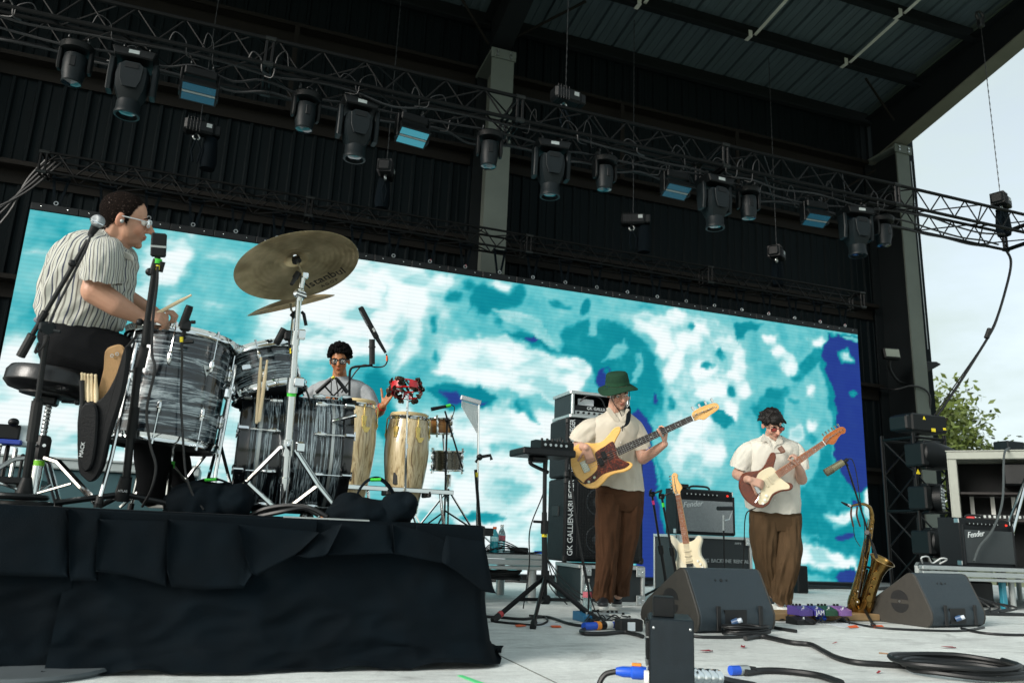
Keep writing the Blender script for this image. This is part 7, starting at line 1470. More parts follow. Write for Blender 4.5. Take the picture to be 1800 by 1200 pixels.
x2 = aY(714, 800, CYP).x; x1_ = aY(619, 800, CYP-.05).x
cz = RZT+.085
ch_ = aY(714, 727, CYP).z-cz
conga('wide pale wooden conga in the open right of bass drum', x2, CYP, cz, ch_, .150)
conga('pale wooden conga half hidden behind the bass drum', x1_, CYP-.05, cz, ch_+.06, .146)
cst = thing('conga_stand', 'flat chrome stand bars with legs holding the congas', 'stand', ((x1_+x2)/2, CYP, RZT), world=True)
b = MB(); b.box(((x1_+x2)/2+.1, CYP-.2, cz+.17), (x2-x1_+.5, .02, .035), b=.004); b.build('front_bar', chrome, cst)
for xx in (x1_+.12, x2-.1, x2+.25):
    b = MB(); b.tube([(xx, CYP-.18, cz+.17), (xx+.03, CYP-.22, RZT+.012)], .012, 8); b.build('leg', chrome, cst)
for s in (-1, 1): b = MB(); b.box((x2+s*.16, CYP-.1, cz+.15), (.03, .22, .05), b=.008); b.build('rubber_pad', black_rubber, cst)
bwood = ramp_mat('bongo_wood', [(.35, '7a4a22'), (.5, '9c6a35'), (.65, 'b9854a')], grain(4, (1, 1, 6), 6, 2), .3, 0, .4)
tst = thing('timbale_stand', 'chrome stand carrying bongo and timbale right of the congas', 'stand', (aY(790, 900, 6.35).x, 6.4, RZT), world=True)
p = aY(792, 900, 6.4); b = MB(); b.cyl((p.x-.03, 6.4, RZT+.2), (aY(781, 745, 6.4).x, 6.42, aY(781, 760, 6.4).z), .011, n=10); b.build('pole', chrome, tst)
b = MB(); b.cyl((p.x-.03, 6.4, RZT+.32), (p.x-.03, 6.4, RZT+.42), .02, n=10); b.build('clutch', chrome, tst); b = MB(); b.box((p.x-.03, 6.38, aY(785, 800, 6.4).z), (.06, .04, .05), b=.008); b.build('clamp', chrome, tst)
for k in range(3): b = MB(); b.tube([(p.x-.03, 6.4, RZT+.30), (p.x-.03+.24*math.cos(2.1*k+.3), 6.4+.24*math.sin(2.1*k+.3), RZT+.012)], .009, 7); b.build('leg', chrome, tst)
t = thing('bongo_drum', 'small reddish wooden bongo with chrome rims beside congas', 'bongo', M=T(aY(775, 762, 6.35).x, 6.35, aY(775, 762, 6.35).z) @ RY(rad(-5)) @ RX(rad(6)))
drum(t, .092, .125, bwood, 5, phase=.4, heads=(head_dark, skin_head), hoop_h=.016)
t = thing('timbale_drum', 'shallow steel timbale below the bongo', 'timbale', M=T(aY(786, 826, 6.42).x, 6.42, aY(786, 826, 6.42).z) @ RX(rad(5)) @ RY(rad(-3)))
drum(t, .128, .155, mat('timbale_steel', '6c6a64', .25, .9, .2, 20, stretch=(1, 1, 8)), 6, phase=.2, heads=(head_dark, head_mat), hoop_h=.016)
t = mic_stand('thin black boom stand with small mic beside the bongo', (aY(781, 925, 6.2).x, 6.2, RZT))
b = MB(); b.cyl((aY(781, 925, 6.2).x, 6.2, RZT), aY(786, 735, 6.2), .008, n=8); b.build('pole', black_metal, t)
b = MB(); b.cyl(aY(782, 722, 6.18), aY(813, 823, 6.18), .0075, n=8).sph(aY(786, 738, 6.18), .02, 10, 8); b.build('boom_arm', black_metal, t)
b = MB(); b.cyl(aY(758, 719, 6.15), aY(784, 714, 6.15), .016, .013, n=12); b.build('microphone_body', black_plastic, t); b = MB(); b.cyl(aY(784, 714, 6.15), aY(792, 712, 6.15), .0145, n=10); b.build('green_band', green_tape, t)
b = MB(); b.tube(bez([aY(793, 711, 6.15), aY(799, 716, 6.15), aY(796, 730, 6.15), aY(789, 745, 6.15)], 6), .004, 6); b.build('microphone_cable', cable_mat, t)
for k in range(3): b = MB(); b.tube([(aY(781, 925, 6.2).x, 6.2, RZT+.12), (aY(781, 925, 6.2).x+.2*math.cos(2.1*k), 6.2+.2*math.sin(2.1*k), RZT+.01)], .007, 6); b.build('leg', black_metal, t)
ct = thing('bar_chimes', 'silver bar chimes hanging from a bar on tall thin stand', 'chimes', (aY(839, 960, 6.75).x, 6.75, .4), world=True)
CYc = 6.75; b = MB(); b.cyl((aY(838, 960, CYc).x, CYc, .40), aY(842, 705, CYc), .010, n=8); b.build('pole', chrome, ct)
for k in range(3): b = MB(); b.tube([(aY(839, 900, CYc).x, CYc, aY(839, 930, CYc).z), (aY(839, 900, CYc).x+(.2, -.12, -.02)[k], CYc+(-.05, -.12, .2)[k], .41)], .008, 7); b.build('leg', chrome, ct)
a_, c_ = aY(810, 698, CYc), aY(845, 708, CYc); b = MB(); b.box((0, 0, 0), ((c_-a_).length, .035, .04), frame((a_+c_)/2, c_-a_), b=.004); b.build('bar', mat('chime_bar', 'aab0b2', .4, .4), ct)
for k in range(16):
    f_ = k/15; p0 = a_.lerp(c_, .08+.84*f_); b = MB(); b.cyl(p0+Vector((0, 0, -.03)), p0+Vector((0, 0, -.09-.20*f_)), .0048, n=6); b.build('chime', alu, ct)
b = MB(); pc_ = aY(843, 803, CYc); b.sph(pc_, (.03, .03, .03), 10, 8).tube([pc_, aY(862, 800, CYc), aY(864, 808, CYc)], .015, 7).tube([aY(836, 812, CYc), pc_], .012, 7); b.build('arm_grip', black_rubber, ct)
t = thing('folded_stand', 'slim black pole with yellow tape leaning beside the chimes', 'stand', (aY(846, 975, 6.55).x, 6.55, .39), world=True)
b = MB(); b.cyl(aY(847, 972, 6.55), aY(836, 825, 6.55), .014, n=10); b.build('pole', black_metal, t); b = MB(); b.cyl(aY(837, 830, 6.55), aY(837.5, 838, 6.55), .0155, n=10); b.build('tape_band', yellow_tape, t)
jt = thing('tambourine_stand', 'slim pale stand holding up the red tambourine', 'stand', (aY(713, 905, 5.9).x, 5.98, RZT), world=True)
b = MB(); b.cyl((aY(712, 905, 5.98).x, 5.98, RZT), aY(714, 770, 5.98), .0105, n=10); b.build('lower_tube', chrome, jt); b = MB(); b.cyl(aY(714, 785, 5.98), aY(717, 692, 5.98), .008, n=10); b.build('upper_tube', chrome, jt)
b = MB(); b.cyl(aY(714, 780, 5.98), aY(714, 788, 5.98), .015, n=10); b.build('clutch', chrome, jt); b = MB(); b.box(aY(714, 698, 5.96), (.03, .03, .04), b=.006); b.build('clamp', chrome, jt)
for k in range(3): b = MB(); b.tube([(aY(712, 905, 5.98).x, 5.98, RZT+.2), (aY(712, 905, 5.98).x+.2*math.cos(2.1*k+1), 5.98+.12*math.sin(2.1*k+1), RZT+.012)], .007, 6); b.build('leg', chrome, jt)
tc_ = aY(714, 684, 5.95); tam = thing('tambourine', 'red half moon tambourine crowded with dark jingles', 'tambourine', M=T(*tc_) @ RZ(rad(-15)) @ RX(rad(-14)))
jing = mat('jingle_dark', '4d4238', .35, .8, .3, 30)
for k in range(5):
    a0 = 2*math.pi*k/5-1.35; b = MB(); b.lathe([(.118, -.028), (.130, -.028), (.130, .028), (.118, .028), (.118, -.028)], 8, None, False, a0, a0+.62); b.build('frame_section', red_paint, tam)
jm_ = MB(); jm_.lathe([(0, .004), (.019, .002), (.023, -.002), (.019, -.004), (0, -.003)], 10, caps=False); jm_ = jm_.mesh('jingle'); jm_.materials.append(jing); rj = random.Random(3)
for k in range(96):
    a = rj.uniform(0, 6.28); fr_ = ((a+1.35) % (2*math.pi/5)) < .62; zz = rj.uniform(-.05, .05)
    if fr_ and abs(zz) < .034 and rj.random() < .8: continue
    o = bpy.data.objects.new('jingle', jm_); COL.objects.link(o); o.parent = tam; o.matrix_local = RZ(a) @ T(.126+rj.uniform(-.02, .016), 0, zz) @ RX(rj.uniform(-1.4, 1.4)) @ RY(rj.uniform(-1, 1))
b = MB(); b.torus(.12, .006, 28, 6, T(0, 0, -.03)).torus(.12, .006, 28, 6, T(0, 0, .03)); b.build('rim', red_paint, tam)
oh = thing('overhead_microphone', 'long black slotted mic angled up on black holder above percussionist', 'microphone', aD(655, 640, 5.2), world=True)
OD = 5.2; M5 = T(*aD(648, 567, OD)) @ Mq @ RZ(rad(28)); k5 = OD/FPX
b = MB(); b.box((0, 0, 0), (9*k5, 62*k5, .032), M5, b=.005); mb_ = b.build('microphone_body', fix_dark, oh)
for i in range(11): b = MB(); b.box((-3.5*k5, (-4+3*i)*k5*.9, .0), (3.4*k5, 1.4*k5, .034), M5); b.build('grille_slot', grey_plastic, mb_, 0)
b = MB(); b.box((2.6*k5, -16*k5, .001), (3.6*k5, 7*k5, .033), M5); b.build('silver_label', alu, mb_, 0)
b = MB(); b.cyl(aD(662, 593, OD), aD(678, 620, OD), .014, .009, n=10); b.build('connector', black_plastic, oh)
b = MB(); b.cyl(aD(654, 596, OD), aD(654, 640, OD), .0195, n=12).cyl(aD(654, 608, OD), aD(654, 611, OD), .024, n=12); b.build('grip_tube', black_rubber, oh)
b = MB(); b.tube(bez([aD(655, 642, OD), aD(640, 643, OD), aD(622, 645, OD), aD(616, 650, OD), aD(614.5, 665, OD), aD(614, 712, OD)], 5), .0085, 8); b.build('bent_rod', black_metal, oh)
b = MB(); b.tube(bez([aD(679, 622, OD), aD(681, 633, OD), aD(675, 643, OD), aD(660, 645, OD), aD(640, 641, OD), aD(628, 650, OD), aD(615, 668, OD), aD(600, 690, OD)], 6), .005, 6); b.build('microphone_cable', cable_mat, oh)
b = MB(); b.cyl(aD(680, 625, OD), aD(680, 634, OD), .0065, n=8); b.build('orange_band', orange_tape, oh)
b = MB(); b.box(aD(614, 706, OD), (.09, .05, .02), b=.005).cyl(aD(614, 700, OD), (aD(614, 712, OD).x, aD(614, 712, OD).y, RZT), .010, n=8); b.build('stand', black_metal, oh)
for k, (a, c, e, lab) in enumerate((((556, 690), (584, 665), (588, 662), 'black stick mic with yellow band pointing up at the percussionist'), ((611, 690), (594, 668), (590, 664), 'black stick mic crossing the percussionist shirt from the right'))):
    t = thing('percussion_microphone', lab, 'microphone', aD(*a, 4.9), world=True, group='mics in front of the percussionist')
    b = MB(); b.cyl(aD(*a, 4.9), aD(*c, 4.9), .013, .011, n=12); b.build('microphone_body', black_plastic, t)
    b = MB(); b.cyl(aD(*c, 4.9), aD(*e, 4.9), .010, n=10); b.build('yellow_band', yellow_tape if k == 0 else black_rubber, t)
    b = MB(); b.tube([aD((a[0]+c[0])/2, (a[1]+c[1])/2, 4.91), aD(590-8*k, 700, 4.92), (aD(590-8*k, 700, 4.92).x, aD(590-8*k, 700, 4.92).y, RZT)], .006, 7); b.build('stand', black_metal, t)
    b = MB(); b.tube(bez([aD(*e, 4.9), aD(583+8*k, 668, 4.88), aD(582+12*k, 690, 4.88), aD(581+12*k, 705, 4.88)], 5), .0035, 6); b.build('microphone_cable', cable_mat, t)
lt = thing('keyboard_case', 'grey topped equipment case standing behind the throne near the screen', 'case', (-1.2, 7.6, 0), world=True)
b = MB(); b.box((-1.1, 7.8, .46), (1.7, .5, .92), b=.01); b.build('body', mat('case_teal', '24464c', .6), lt)
b = MB(); b.box((-1.1, 7.78, .965), (1.74, .54, .08), b=.01); b.build('lid', mat('case_lid', '9aa4a4', .5), lt)
b = MB(); b.box((-1.1, 7.505, 1.012), (1.74, .02, .015)); b.build('lid_edge', alu, lt, 0)
sy = thing('synth_rig', 'small table of electronic boxes and plugs at the left frame edge', 'electronics', (-1.25, 5.4, 0), world=True)
LY = 5.4; g3 = lambda px, py: aY(px, py, LY)
zt3 = g3(20, 838).z
b = MB(); b.box((-1.5, LY+.2, zt3-.02), (.9, .5, .04), b=.006); b.build('table_top', black_metal, sy)
for xx in (-1.85, -1.15):
    for yy in (LY+.03, LY+.38): b = MB(); b.cyl((xx, yy, RZT-.59 if xx < -3 else 0), (xx, yy, zt3-.04), .018, n=8); b.build('table_leg', black_metal, sy)
b = MB(); a3 = g3(2, 757); b.box((a3.x, LY+.1, a3.z), (.18, .14, .09), b=.008); b.build('device_box', black_plastic, sy)
b = MB(); a3 = g3(2, 775); b.box((a3.x, LY+.09, a3.z), (.2, .16, .03), b=.006); b.build('blue_tray', mat('tray_blue', '27409a', .5), sy)
b = MB(); a3 = g3(38, 764); b.box((a3.x, LY+.08, a3.z), (.085, .07, .13), b=.006); b.build('clear_tub', mat('tub_white', 'b9c6c8', .3), sy)
b = MB(); a3 = g3(24, 742); b.sph(a3, (.03, .03, .025), 14, 10); b.build('ball_knob', black_plastic, sy)
for i in range(9):
    a3 = g3(-2+9*i, 800+random.uniform(-12, 14)); b = MB(); b.cyl((a3.x, LY+.02+.05*(i % 3), zt3), (a3.x, LY+.02+.05*(i % 3), a3.z+.02), .009+.004*(i % 2), n=8).sph((a3.x, LY+.02+.05*(i % 3), a3.z+.025), .013, 8, 6); b.build('plug', (chrome, black_plastic, steel)[i % 3], sy)
b = MB(); a3 = g3(58, 806); b.box((a3.x, LY, a3.z), (.04, .03, .05), b=.004); b.build('green_tag', mat('dark_green', '1f7a34', .5), sy)
MQ = Matrix(((CR.x, CU.x, -CF.x, 0), (CR.y, CU.y, -CF.y, 0), (CR.z, CU.z, -CF.z, 0), (0, 0, 0, 1)))   # right, up, toward the lens
def skin_mat(name, c):
    m = mat(name, c, .48, 0, .10, 14, .10, 160, spec=.4, rvar=.08); n, L, b = nodes(m)
    b.inputs['Subsurface Weight'].default_value = .08; b.inputs['Subsurface Radius'].default_value = (.012, .005, .003); b.inputs['Subsurface Scale'].default_value = .5
    a = n.new('ShaderNodeAttribute'); a.attribute_name = 'tint'; old = b.inputs['Base Color'].links[0].from_socket
    x = n.new('ShaderNodeMix'); x.data_type = 'RGBA'; x.blend_type = 'MULTIPLY'; x.inputs[0].default_value = 1; L.new(old, x.inputs[6]); L.new(a.outputs['Color'], x.inputs[7]); L.new(x.outputs[2], b.inputs['Base Color']); return m
def cap(mb, p0, p1, r0, r1=None, n=14):
    r1 = r0 if r1 is None else r1; p0, p1 = Vector(p0), Vector(p1); L = (p1-p0).length; pr = []
    for k in range(6): a = -math.pi/2+math.pi/2*k/5; pr.append((r0*math.cos(a)+1e-5, r0*math.sin(a)))
    for k in range(6): a = math.pi/2*k/5; pr.append((r1*math.cos(a)+1e-5, L+r1*math.sin(a)))
    return mb.lathe(pr, n, alongz(p0, p1))
def limb(mb, pts, rs):
    for i in range(len(pts)-1): cap(mb, pts[i], pts[i+1], rs[i], rs[i+1])
def ee(mb, px, py, D, rx, ry, dep, rot=0):
    k = D/FPX; mb.sph((0, 0, 0), (rx*k, ry*k, dep), 20, 14, T(*aD(px, py, D)) @ MQ @ RZ(rad(rot)))
def hframe(c, fwd, up):
    y = Vector(fwd).normalized(); z = Vector(up); z = (z-y*z.dot(y)).normalized(); x = y.cross(z)
    return Matrix(((x.x, y.x, z.x, c[0]), (x.y, y.y, z.y, c[1]), (x.z, y.z, z.z, c[2]), (0, 0, 0, 1)))
def head(mb, H):
    S = lambda c, r: mb.sph(c, r, 18, 12, H)
    S((0, -.015, .032), (.074, .095, .084)); S((0, .028, -.028), (.060, .060, .080)); S((0, .036, -.078), (.044, .048, .034)); S((0, .070, -.096), (.020, .018, .017))
    S((0, .078, .020), (.048, .014, .011)); S((.036, .056, -.028), (.026, .026, .028)); S((-.036, .056, -.028), (.026, .026, .028))
    cap(mb, H @ Vector((0, .086, .014)), H @ Vector((0, .113, -.027)), .0085, .0135); S((.011, .095, -.030), (.009, .010, .008)); S((-.011, .095, -.030), (.009, .010, .008))
    S((0, .086, -.053), (.023, .012, .0065)); S((0, .084, -.064), (.020, .012, .0075))
    for s in (-1, 1): mb.sph((0, 0, 0), (.009, .021, .033), 12, 10, H @ T(s*.076, -.012, -.006) @ RZ(s*.3) @ RX(-.15))
def tint_head(ob, H, base, stub=.0, lips=(.80, .50, .50), buzzed=False):
    Hi = H.inverted(); me = ob.data; n = len(me.vertices); co = np.empty(n*3, np.float32); me.vertices.foreach_get('co', co); co = co.reshape(-1, 3)+np.array(base, np.float32)
    M = np.array(Hi); q = co@M[:3, :3].T+M[:3, 3]; c = np.ones((n, 4), np.float32)
    def mask(cx, r, soft=.4): d = np.sqrt((((q-np.array(cx))/np.array(r))**2).sum(1)); return np.clip((1+soft-d)/soft, 0, 1)[:, None]
    def mixc(m, col): c[:, :3] = c[:, :3]*(1-m)+m*np.array(col)
    if stub: mixc(np.maximum(mask((0, .06, -.085), (.06, .06, .04)), mask((0, .095, -.045), (.028, .03, .012)))*stub, (.62, .58, .56))
    for s in (-1, 1): mixc(mask((s*.042, .075, -.03), (.02, .03, .018), .8)*.5, (1.06, .78, .74)); mixc(mask((s*.034, .085, .004), (.018, .03, .009), .7)*.55, (.62, .50, .48)); mixc(mask((s*.082, -.012, -.006), (.02, .03, .04))*.5, (1.05, .74, .70))
    mixc(mask((0, .10, -.058), (.024, .02, .010), .3), lips); mixc(mask((0, .108, -.026), (.014, .02, .012), .6)*.5, (1.04, .78, .72)); mixc(mask((0, .102, -.0585), (.021, .02, .0018), .5), (.35, .18, .18))
    if buzzed:
        f_ = np.interp(q[:, 1], [-.13, -.085, -.06, -.022, -.005, .014, .022, .036, .056, .074, .1], [-.10, -.088, -.06, -.012, .0, -.03, .018, .052, .088, .106, .13])
        m = np.clip((q[:, 2]-f_)/.012+(fbm(q[:, 1]*220+q[:, 0]*90, q[:, 2]*220, 3)-.47)*1.6+.5, 0, 1); m = m*(np.abs(q[:, 0]) < .079)*(q[:, 2] > -.1); m = m*(1-.45*np.clip((.03-q[:, 2])/.08, 0, 1)*(q[:, 1] > -.05)); mixc(m[:, None]*(.82+.18*fbm(q[:, 1]*400, q[:, 2]*400+q[:, 0]*300, 5))[:, None], (.045, .05, .06)); hm = m
    a = me.color_attributes.new('tint', 'FLOAT_COLOR', 'POINT'); a.data.foreach_set('color', c.ravel())
    if buzzed:
        nn = np.empty(n*3, np.float32); me.vertices.foreach_get('normal', nn); nn = nn.reshape(-1, 3); off = .0008+.002*np.random.rand(n); P_ = co-np.array(base, np.float32)+nn*off[:, None]; ix = {}; b = MB(); fs = []
        for p in me.polygons:
            vv = list(p.vertices)
            if min(hm[i] for i in vv) > .55 and np.random.rand() < .93: fs.append(vv)
        for f_ in fs:
            for i in f_: ix.setdefault(i, len(ix))
        b.v = [None]*len(ix)
        for i, k in ix.items(): b.v[k] = tuple(float(x) for x in P_[i]+np.array(base))
        b.f = [tuple(ix[i] for i in f_) for f_ in fs]; b.build('short_hair', buzz, ob, 0)
eye_w = mat('eye_white', 'd8d4cc', .2, 0, .03); iris_m = mat('iris_dark', '1c120c', .15, 0, .05)
def eyes(par, H, brow, z=.004):
    for s in (-1, 1):
        b = MB(); b.sph((s*.032, .074, z), .0125, 12, 10, H); e = b.build('eye', eye_w, par); b = MB(); b.sph((s*.032, .0815, z-.001), .0062, 10, 8, H); b.build('iris', iris_m, e)
        b = MB(); b.tube([H @ Vector((s*.014, .090, z+.018)), H @ Vector((s*.034, .088, z+.024)), H @ Vector((s*.052, .074, z+.017))], [.004, .0045, .002], 6); b.build('eyebrow', brow, par)
def hand(mb, w, fdir, palm, curl=(30, 40, 25), spread=.06, thumb=1, sc=1.0, thumb_curl=20):
    """w wrist point, fdir toward the fingers, palm = direction the palm faces; thumb=+1/-1 side"""
    X = Vector(fdir).normalized(); Z = Vector(palm); Z = (Z-X*Z.dot(X)).normalized(); Y = Z.cross(X)*thumb
    f = lambda x, y, z: Vector(w)+X*(x*sc)+Y*(y*sc)+Z*(z*sc)
    for y in (-.026, -.009, .009, .026): cap(mb, f(.01, y*.7, 0), f(.085, y, 0), .0125*sc, .011*sc, 10)
    for k, (y, L) in enumerate(((.029, .074), (.0095, .082), (-.010, .076), (-.029, .060))):
        p = f(.088, y, 0); a = 0; sp = spread*(1.5-k)*.5
        for j, (fr, cu) in enumerate(zip((.43, .31, .26), curl if not isinstance(curl[0], tuple) else curl[k])):
            a += rad(cu); d = X*math.cos(a)+Z*math.sin(a)+Y*sp*math.cos(a); e = p+d.normalized()*(L*fr*sc); cap(mb, p, e, (.0088-.0007*j)*sc, (.0083-.0009*j)*sc, 10); p = e
    p = f(.025, .028, .004); a = rad(thumb_curl)
    for L, da in ((.045, 0), (.034, rad(18)), (.028, rad(18))):
        a2 = a; d = X*.72+Y*math.cos(a2)*.72+Z*math.sin(a2); e = p+d.normalized()*(L*sc); cap(mb, p, e, .0115*sc, .0095*sc, 10); p = e; a += da
def person(label, base):
    return thing('person', label, 'person', base, world=True)
def fab(name, c, **k): return mat(name, c, .85, 0, k.get('var', .08), k.get('scale', 10), k.get('bump', .3), k.get('bs', 320), spec=.15)
linen = fab('cream_linen', 'c2bbac'); white_linen = fab('white_linen', 'cbc8bd'); grey_knit = fab('grey_knit', '8d9194', bs=500); cord = fab('brown_corduroy', '4d3424', var=.25, scale=7, bs=200); brown_twill = fab('brown_twill', '54422f', var=.15); black_denim = fab('black_denim', '06080b', var=.2)
dark_hair = mat('dark_hair', '0f0b09', .55, 0, .3, 40, .5, 220, spec=.25, stretch=(1, 1, .2)); black_hair = mat('black_curls', '060505', .85, 0, .3, 60, .4, 200, spec=.12); buzz = mat('buzz_hair', '1a1310', .95, 0, .4, 160, .8, 600, spec=.08)
shoe_m = mat('dark_shoe', '1a1d22', .5, 0, .15, 20); sole_m = mat('white_sole', 'b9bab6', .6, 0, .1)
def shoe(par, heel, toe, s=1.0):
    heel, toe = Vector(heel), Vector(toe); d = toe-heel; d.z = 0; d.normalize(); L = .28*s; M = frame((heel.x, heel.y, heel.z), d)
    mb = MB(); mb.sph((.06, 0, .055), (.065, .038, .045), 16, 10, M).sph((.15, 0, .045), (.10, .040, .036), 16, 10, M).sph((.225, 0, .036), (.055, .042, .028), 16, 10, M).sph((.05, 0, .09), (.045, .036, .035), 16, 10, M)
    o = remesh(mb, .007, 2, 'shoe', shoe_m, par)
    out = bez2([(-.005, 0), (.03, .036), (.13, .036), (.22, .044), (.28, .02), (.283, -.02), (.22, -.044), (.13, -.036), (.03, -.036)], 4); b = MB(); b.prism(out, 0, .022, M, bev=.004); b.build('sole', sole_m, o)
def P3(a): return aD(*a)
def fold(amp, sc, seed, stretch): return wrinkle(amp, sc, seed, amp*.35, sc*2.6, stretch)
def loft(name, rows, mt, par, n=72, sub=6, amp=.009, f1=2.4, f2=2.6, seed=0, grow=.35, add=None, across=None):
    """cloth tube: rows ((ax,ay),(bx,by),D,half_depth) give the two outline points of each cross section"""
    R = []
    for a, c, D, dep in rows: p, q_ = aD(*a, D), aD(*c, D); R.append((*((p+q_)/2), *((q_-p)/2), dep, 0))
    R = [Vector(r_[:3]) for r_ in R], [Vector(r_[3:6]) for r_ in R], [Vector((r_[6], 0, 0)) for r_ in R]
    C_, Hv, Dp = (bez(x_, sub) for x_ in R); mb = add or MB(); vs = []; fs = []; N = len(C_); o0 = len(mb.v)
    for j in range(N):
        v = j/(N-1); h = Hv[j]; up = (C_[min(j+1, N-1)]-C_[max(j-1, 0)]).normalized()
        for i in range(n):
            a = 2*math.pi*i/n; ca, sa = math.cos(a), math.sin(a); d = h*(math.copysign(abs(ca)**.85, ca))+CF*(-Dp[j].x*math.copysign(abs(sa)**.85, sa)); nr = (h.normalized()*ca-CF*sa).normalized()
            L = v*f2*(N/40); w = Vector((ca*f1+.7*L, sa*f1, L+seed)); n1 = mnoise.noise(w); n2 = mnoise.noise(Vector((ca*f1*.8-1.3*L, sa*f1*.8+seed, L*.7))); n3 = mnoise.noise(Vector((ca*6+L, sa*6, L*3+seed)))
            k_ = amp*(grow+(1-grow)*v); p = C_[j]+d+nr*(k_*((1-2.4*abs(n1))*.8+(1-2.2*abs(n2))*.9+.55*n3-.5)); 
            if j >= N-2: p = p+up*(.010*n1+.006*n3)
            vs.append(p)
    for j in range(N-1):
        for i in range(n): i2 = (i+1) % n; fs.append((j*n+i, (j+1)*n+i, (j+1)*n+i2, j*n+i2))
    mb.add(vs, fs)
    if across is not None:
        for j in range(N):
            for i in range(n): a = 2*math.pi*i/n; across.append((a if a < math.pi else 2*math.pi-a)*Hv[min(j, N-1)].length*.55+.11*(a if a < math.pi else 2*math.pi-a))
    if add is not None: return mb
    o = mb.build(name, mt, par, 0); o.data.polygons.foreach_set('use_smooth', [True]*len(o.data.polygons)); return o
BD = 6.02; kB = BD/FPX
fb = aZ(1066, 1078, 0)
pb_ = person('bass player in green bucket hat, cream shirt and brown corduroys', (fb.x, fb.y, 0))
H = hframe(aD(1087, 690, BD-.02), CF*-.93+CR*.22-CU*.28, CU*.95-CF*.28-CR*.06)
mb = MB(); head(mb, H)
cap(mb, aD(1083, 706, BD+.01), aD(1080, 735, BD+.03), .055, .062)
sL, sR = (1046, 750, BD+.05), (1116, 752, BD+.04)
limb(mb, [P3((1058, 750, BD+.05)), P3((1102, 750, BD+.05))], [.055, .055]); limb(mb, [P3((1081, 752, BD+.05)), P3((1084, 800, BD+.05)), P3((1088, 850, BD+.05))], [.085, .09, .1])
el, wr = (1011, 788, BD-.03), (1030, 786, BD-.26)
limb(mb, [P3(sL), P3(el), P3((1019, 785, BD-.14)), P3(wr)], [.042, .042, .038, .028])
hand(mb, aD(1031, 786, BD-.265), CR*.28-CU*.93+CF*.10, CF, (18, 32, 22), .05, 1, 1.0)
el2, wr2 = (1130, 806, BD-.08), (1168, 780, BD-.23)
limb(mb, [P3(sR), P3(el2), P3((1150, 793, BD-.17)), P3(wr2)], [.042, .042, .037, .027])
hand(mb, aD(1168, 780, BD-.23), CR*.15+CU*.98+CF*.08, -CR*.78+CF*.35+CU*.2, ((20, 45, 40), (28, 55, 45), (32, 60, 45), (35, 60, 40)), .10, -1, 1.0)
for (hx_, kn, an) in (((1072, 872, BD+.04), (1068, 955, BD+.01), (1060, 1055, BD+.05)), ((1107, 872, BD+.06), (1098, 955, BD+.08), (1087, 1045, BD+.15))):
    limb(mb, [P3(hx_), P3(kn), P3(an)], [.07, .05, .036])
bo = remesh(mb, .0062, 2, 'body', skin_mat('skin_bassist', 'bd937f'), pb_); tint_head(bo, H, pb_.location, .25)
eyes(bo, H, dark_hair)
mb = MB(); d_ = BD+.045
loft('', [((1070, 719), (1100, 719), d_-.01, .06), ((1062, 726), (1108, 726), d_, .085), ((1046, 735), (1118, 734), d_, .11), ((1036, 748), (1126, 747), d_, .125), ((1037, 770), (1125, 769), d_, .135), ((1042, 795), (1123, 796), d_, .135), ((1043, 822), (1126, 826), d_, .14), ((1044, 846), (1132, 860), d_, .15)], linen, pb_, amp=.010, seed=3, add=mb)
loft('', [((1058, 741), (1068, 760), d_+.02, .05), ((1045, 735), (1060, 760), d_, .075), ((1026, 740), (1053, 768), d_-.02, .078), ((1008, 756), (1044, 777), d_-.04, .075), ((1001, 769), (1040, 784), d_-.05, .075)], linen, pb_, 48, amp=.007, seed=7, add=mb)
loft('', [((1094, 756), (1106, 741), d_+.02, .05), ((1102, 757), (1121, 737), d_, .072), ((1108, 766), (1134, 754), d_-.02, .074), ((1111, 776), (1140, 770), d_-.04, .072), ((1113, 790), (1143, 784), d_-.06, .072)], linen, pb_, 48, amp=.007, seed=9, add=mb)
sh_ = mb.build('shirt', linen, pb_, 0); sh_.data.polygons.foreach_set('use_smooth', [True]*len(sh_.data.polygons))
for s, a0 in ((-1, 0), (1, 1)):
    pts = [(1072, 716), (1081, 728), (1089, 739)] if s < 0 else [(1101, 718), (1097, 729), (1090, 740)]
    c = slab([(pts[0][0], pts[0][1]), pts[1], pts[2], (pts[2][0]+s*8, pts[2][1]+1), (pts[0][0]+s*6, pts[0][1]+4)], BD-.075, .005, linen, 'collar', sh_, .0015)
for k in range(4): b = MB(); b.sph(aD(1090+1.2*k, 752+26*k, BD-.098), .0055, 8, 6); b.build('button', white_paint, sh_)
mb = MB(); d_ = BD+.05
loft('', [((1056, 838), (1120, 842), d_, .1), ((1048, 856), (1131, 858), d_, .14), ((1050, 876), (1130, 878), d_, .135), ((1058, 892), (1124, 892), d_, .11)], cord, pb_, amp=.006, seed=5, add=mb)
loft('', [((1049, 862), (1096, 862), d_-.02, .12), ((1048, 885), (1092, 885), d_-.03, .115), ((1048, 915), (1089, 915), d_-.04, .105), ((1050, 950), (1087, 950), d_-.04, .09), ((1050, 985), (1084, 985), d_-.03, .085), ((1048, 1015), (1080, 1015), d_-.01, .08), ((1046, 1036), (1077, 1038), d_, .078), ((1044, 1050), (1075, 1056), d_+.0, .078)], cord, pb_, amp=.019, f1=3, seed=11, add=mb)
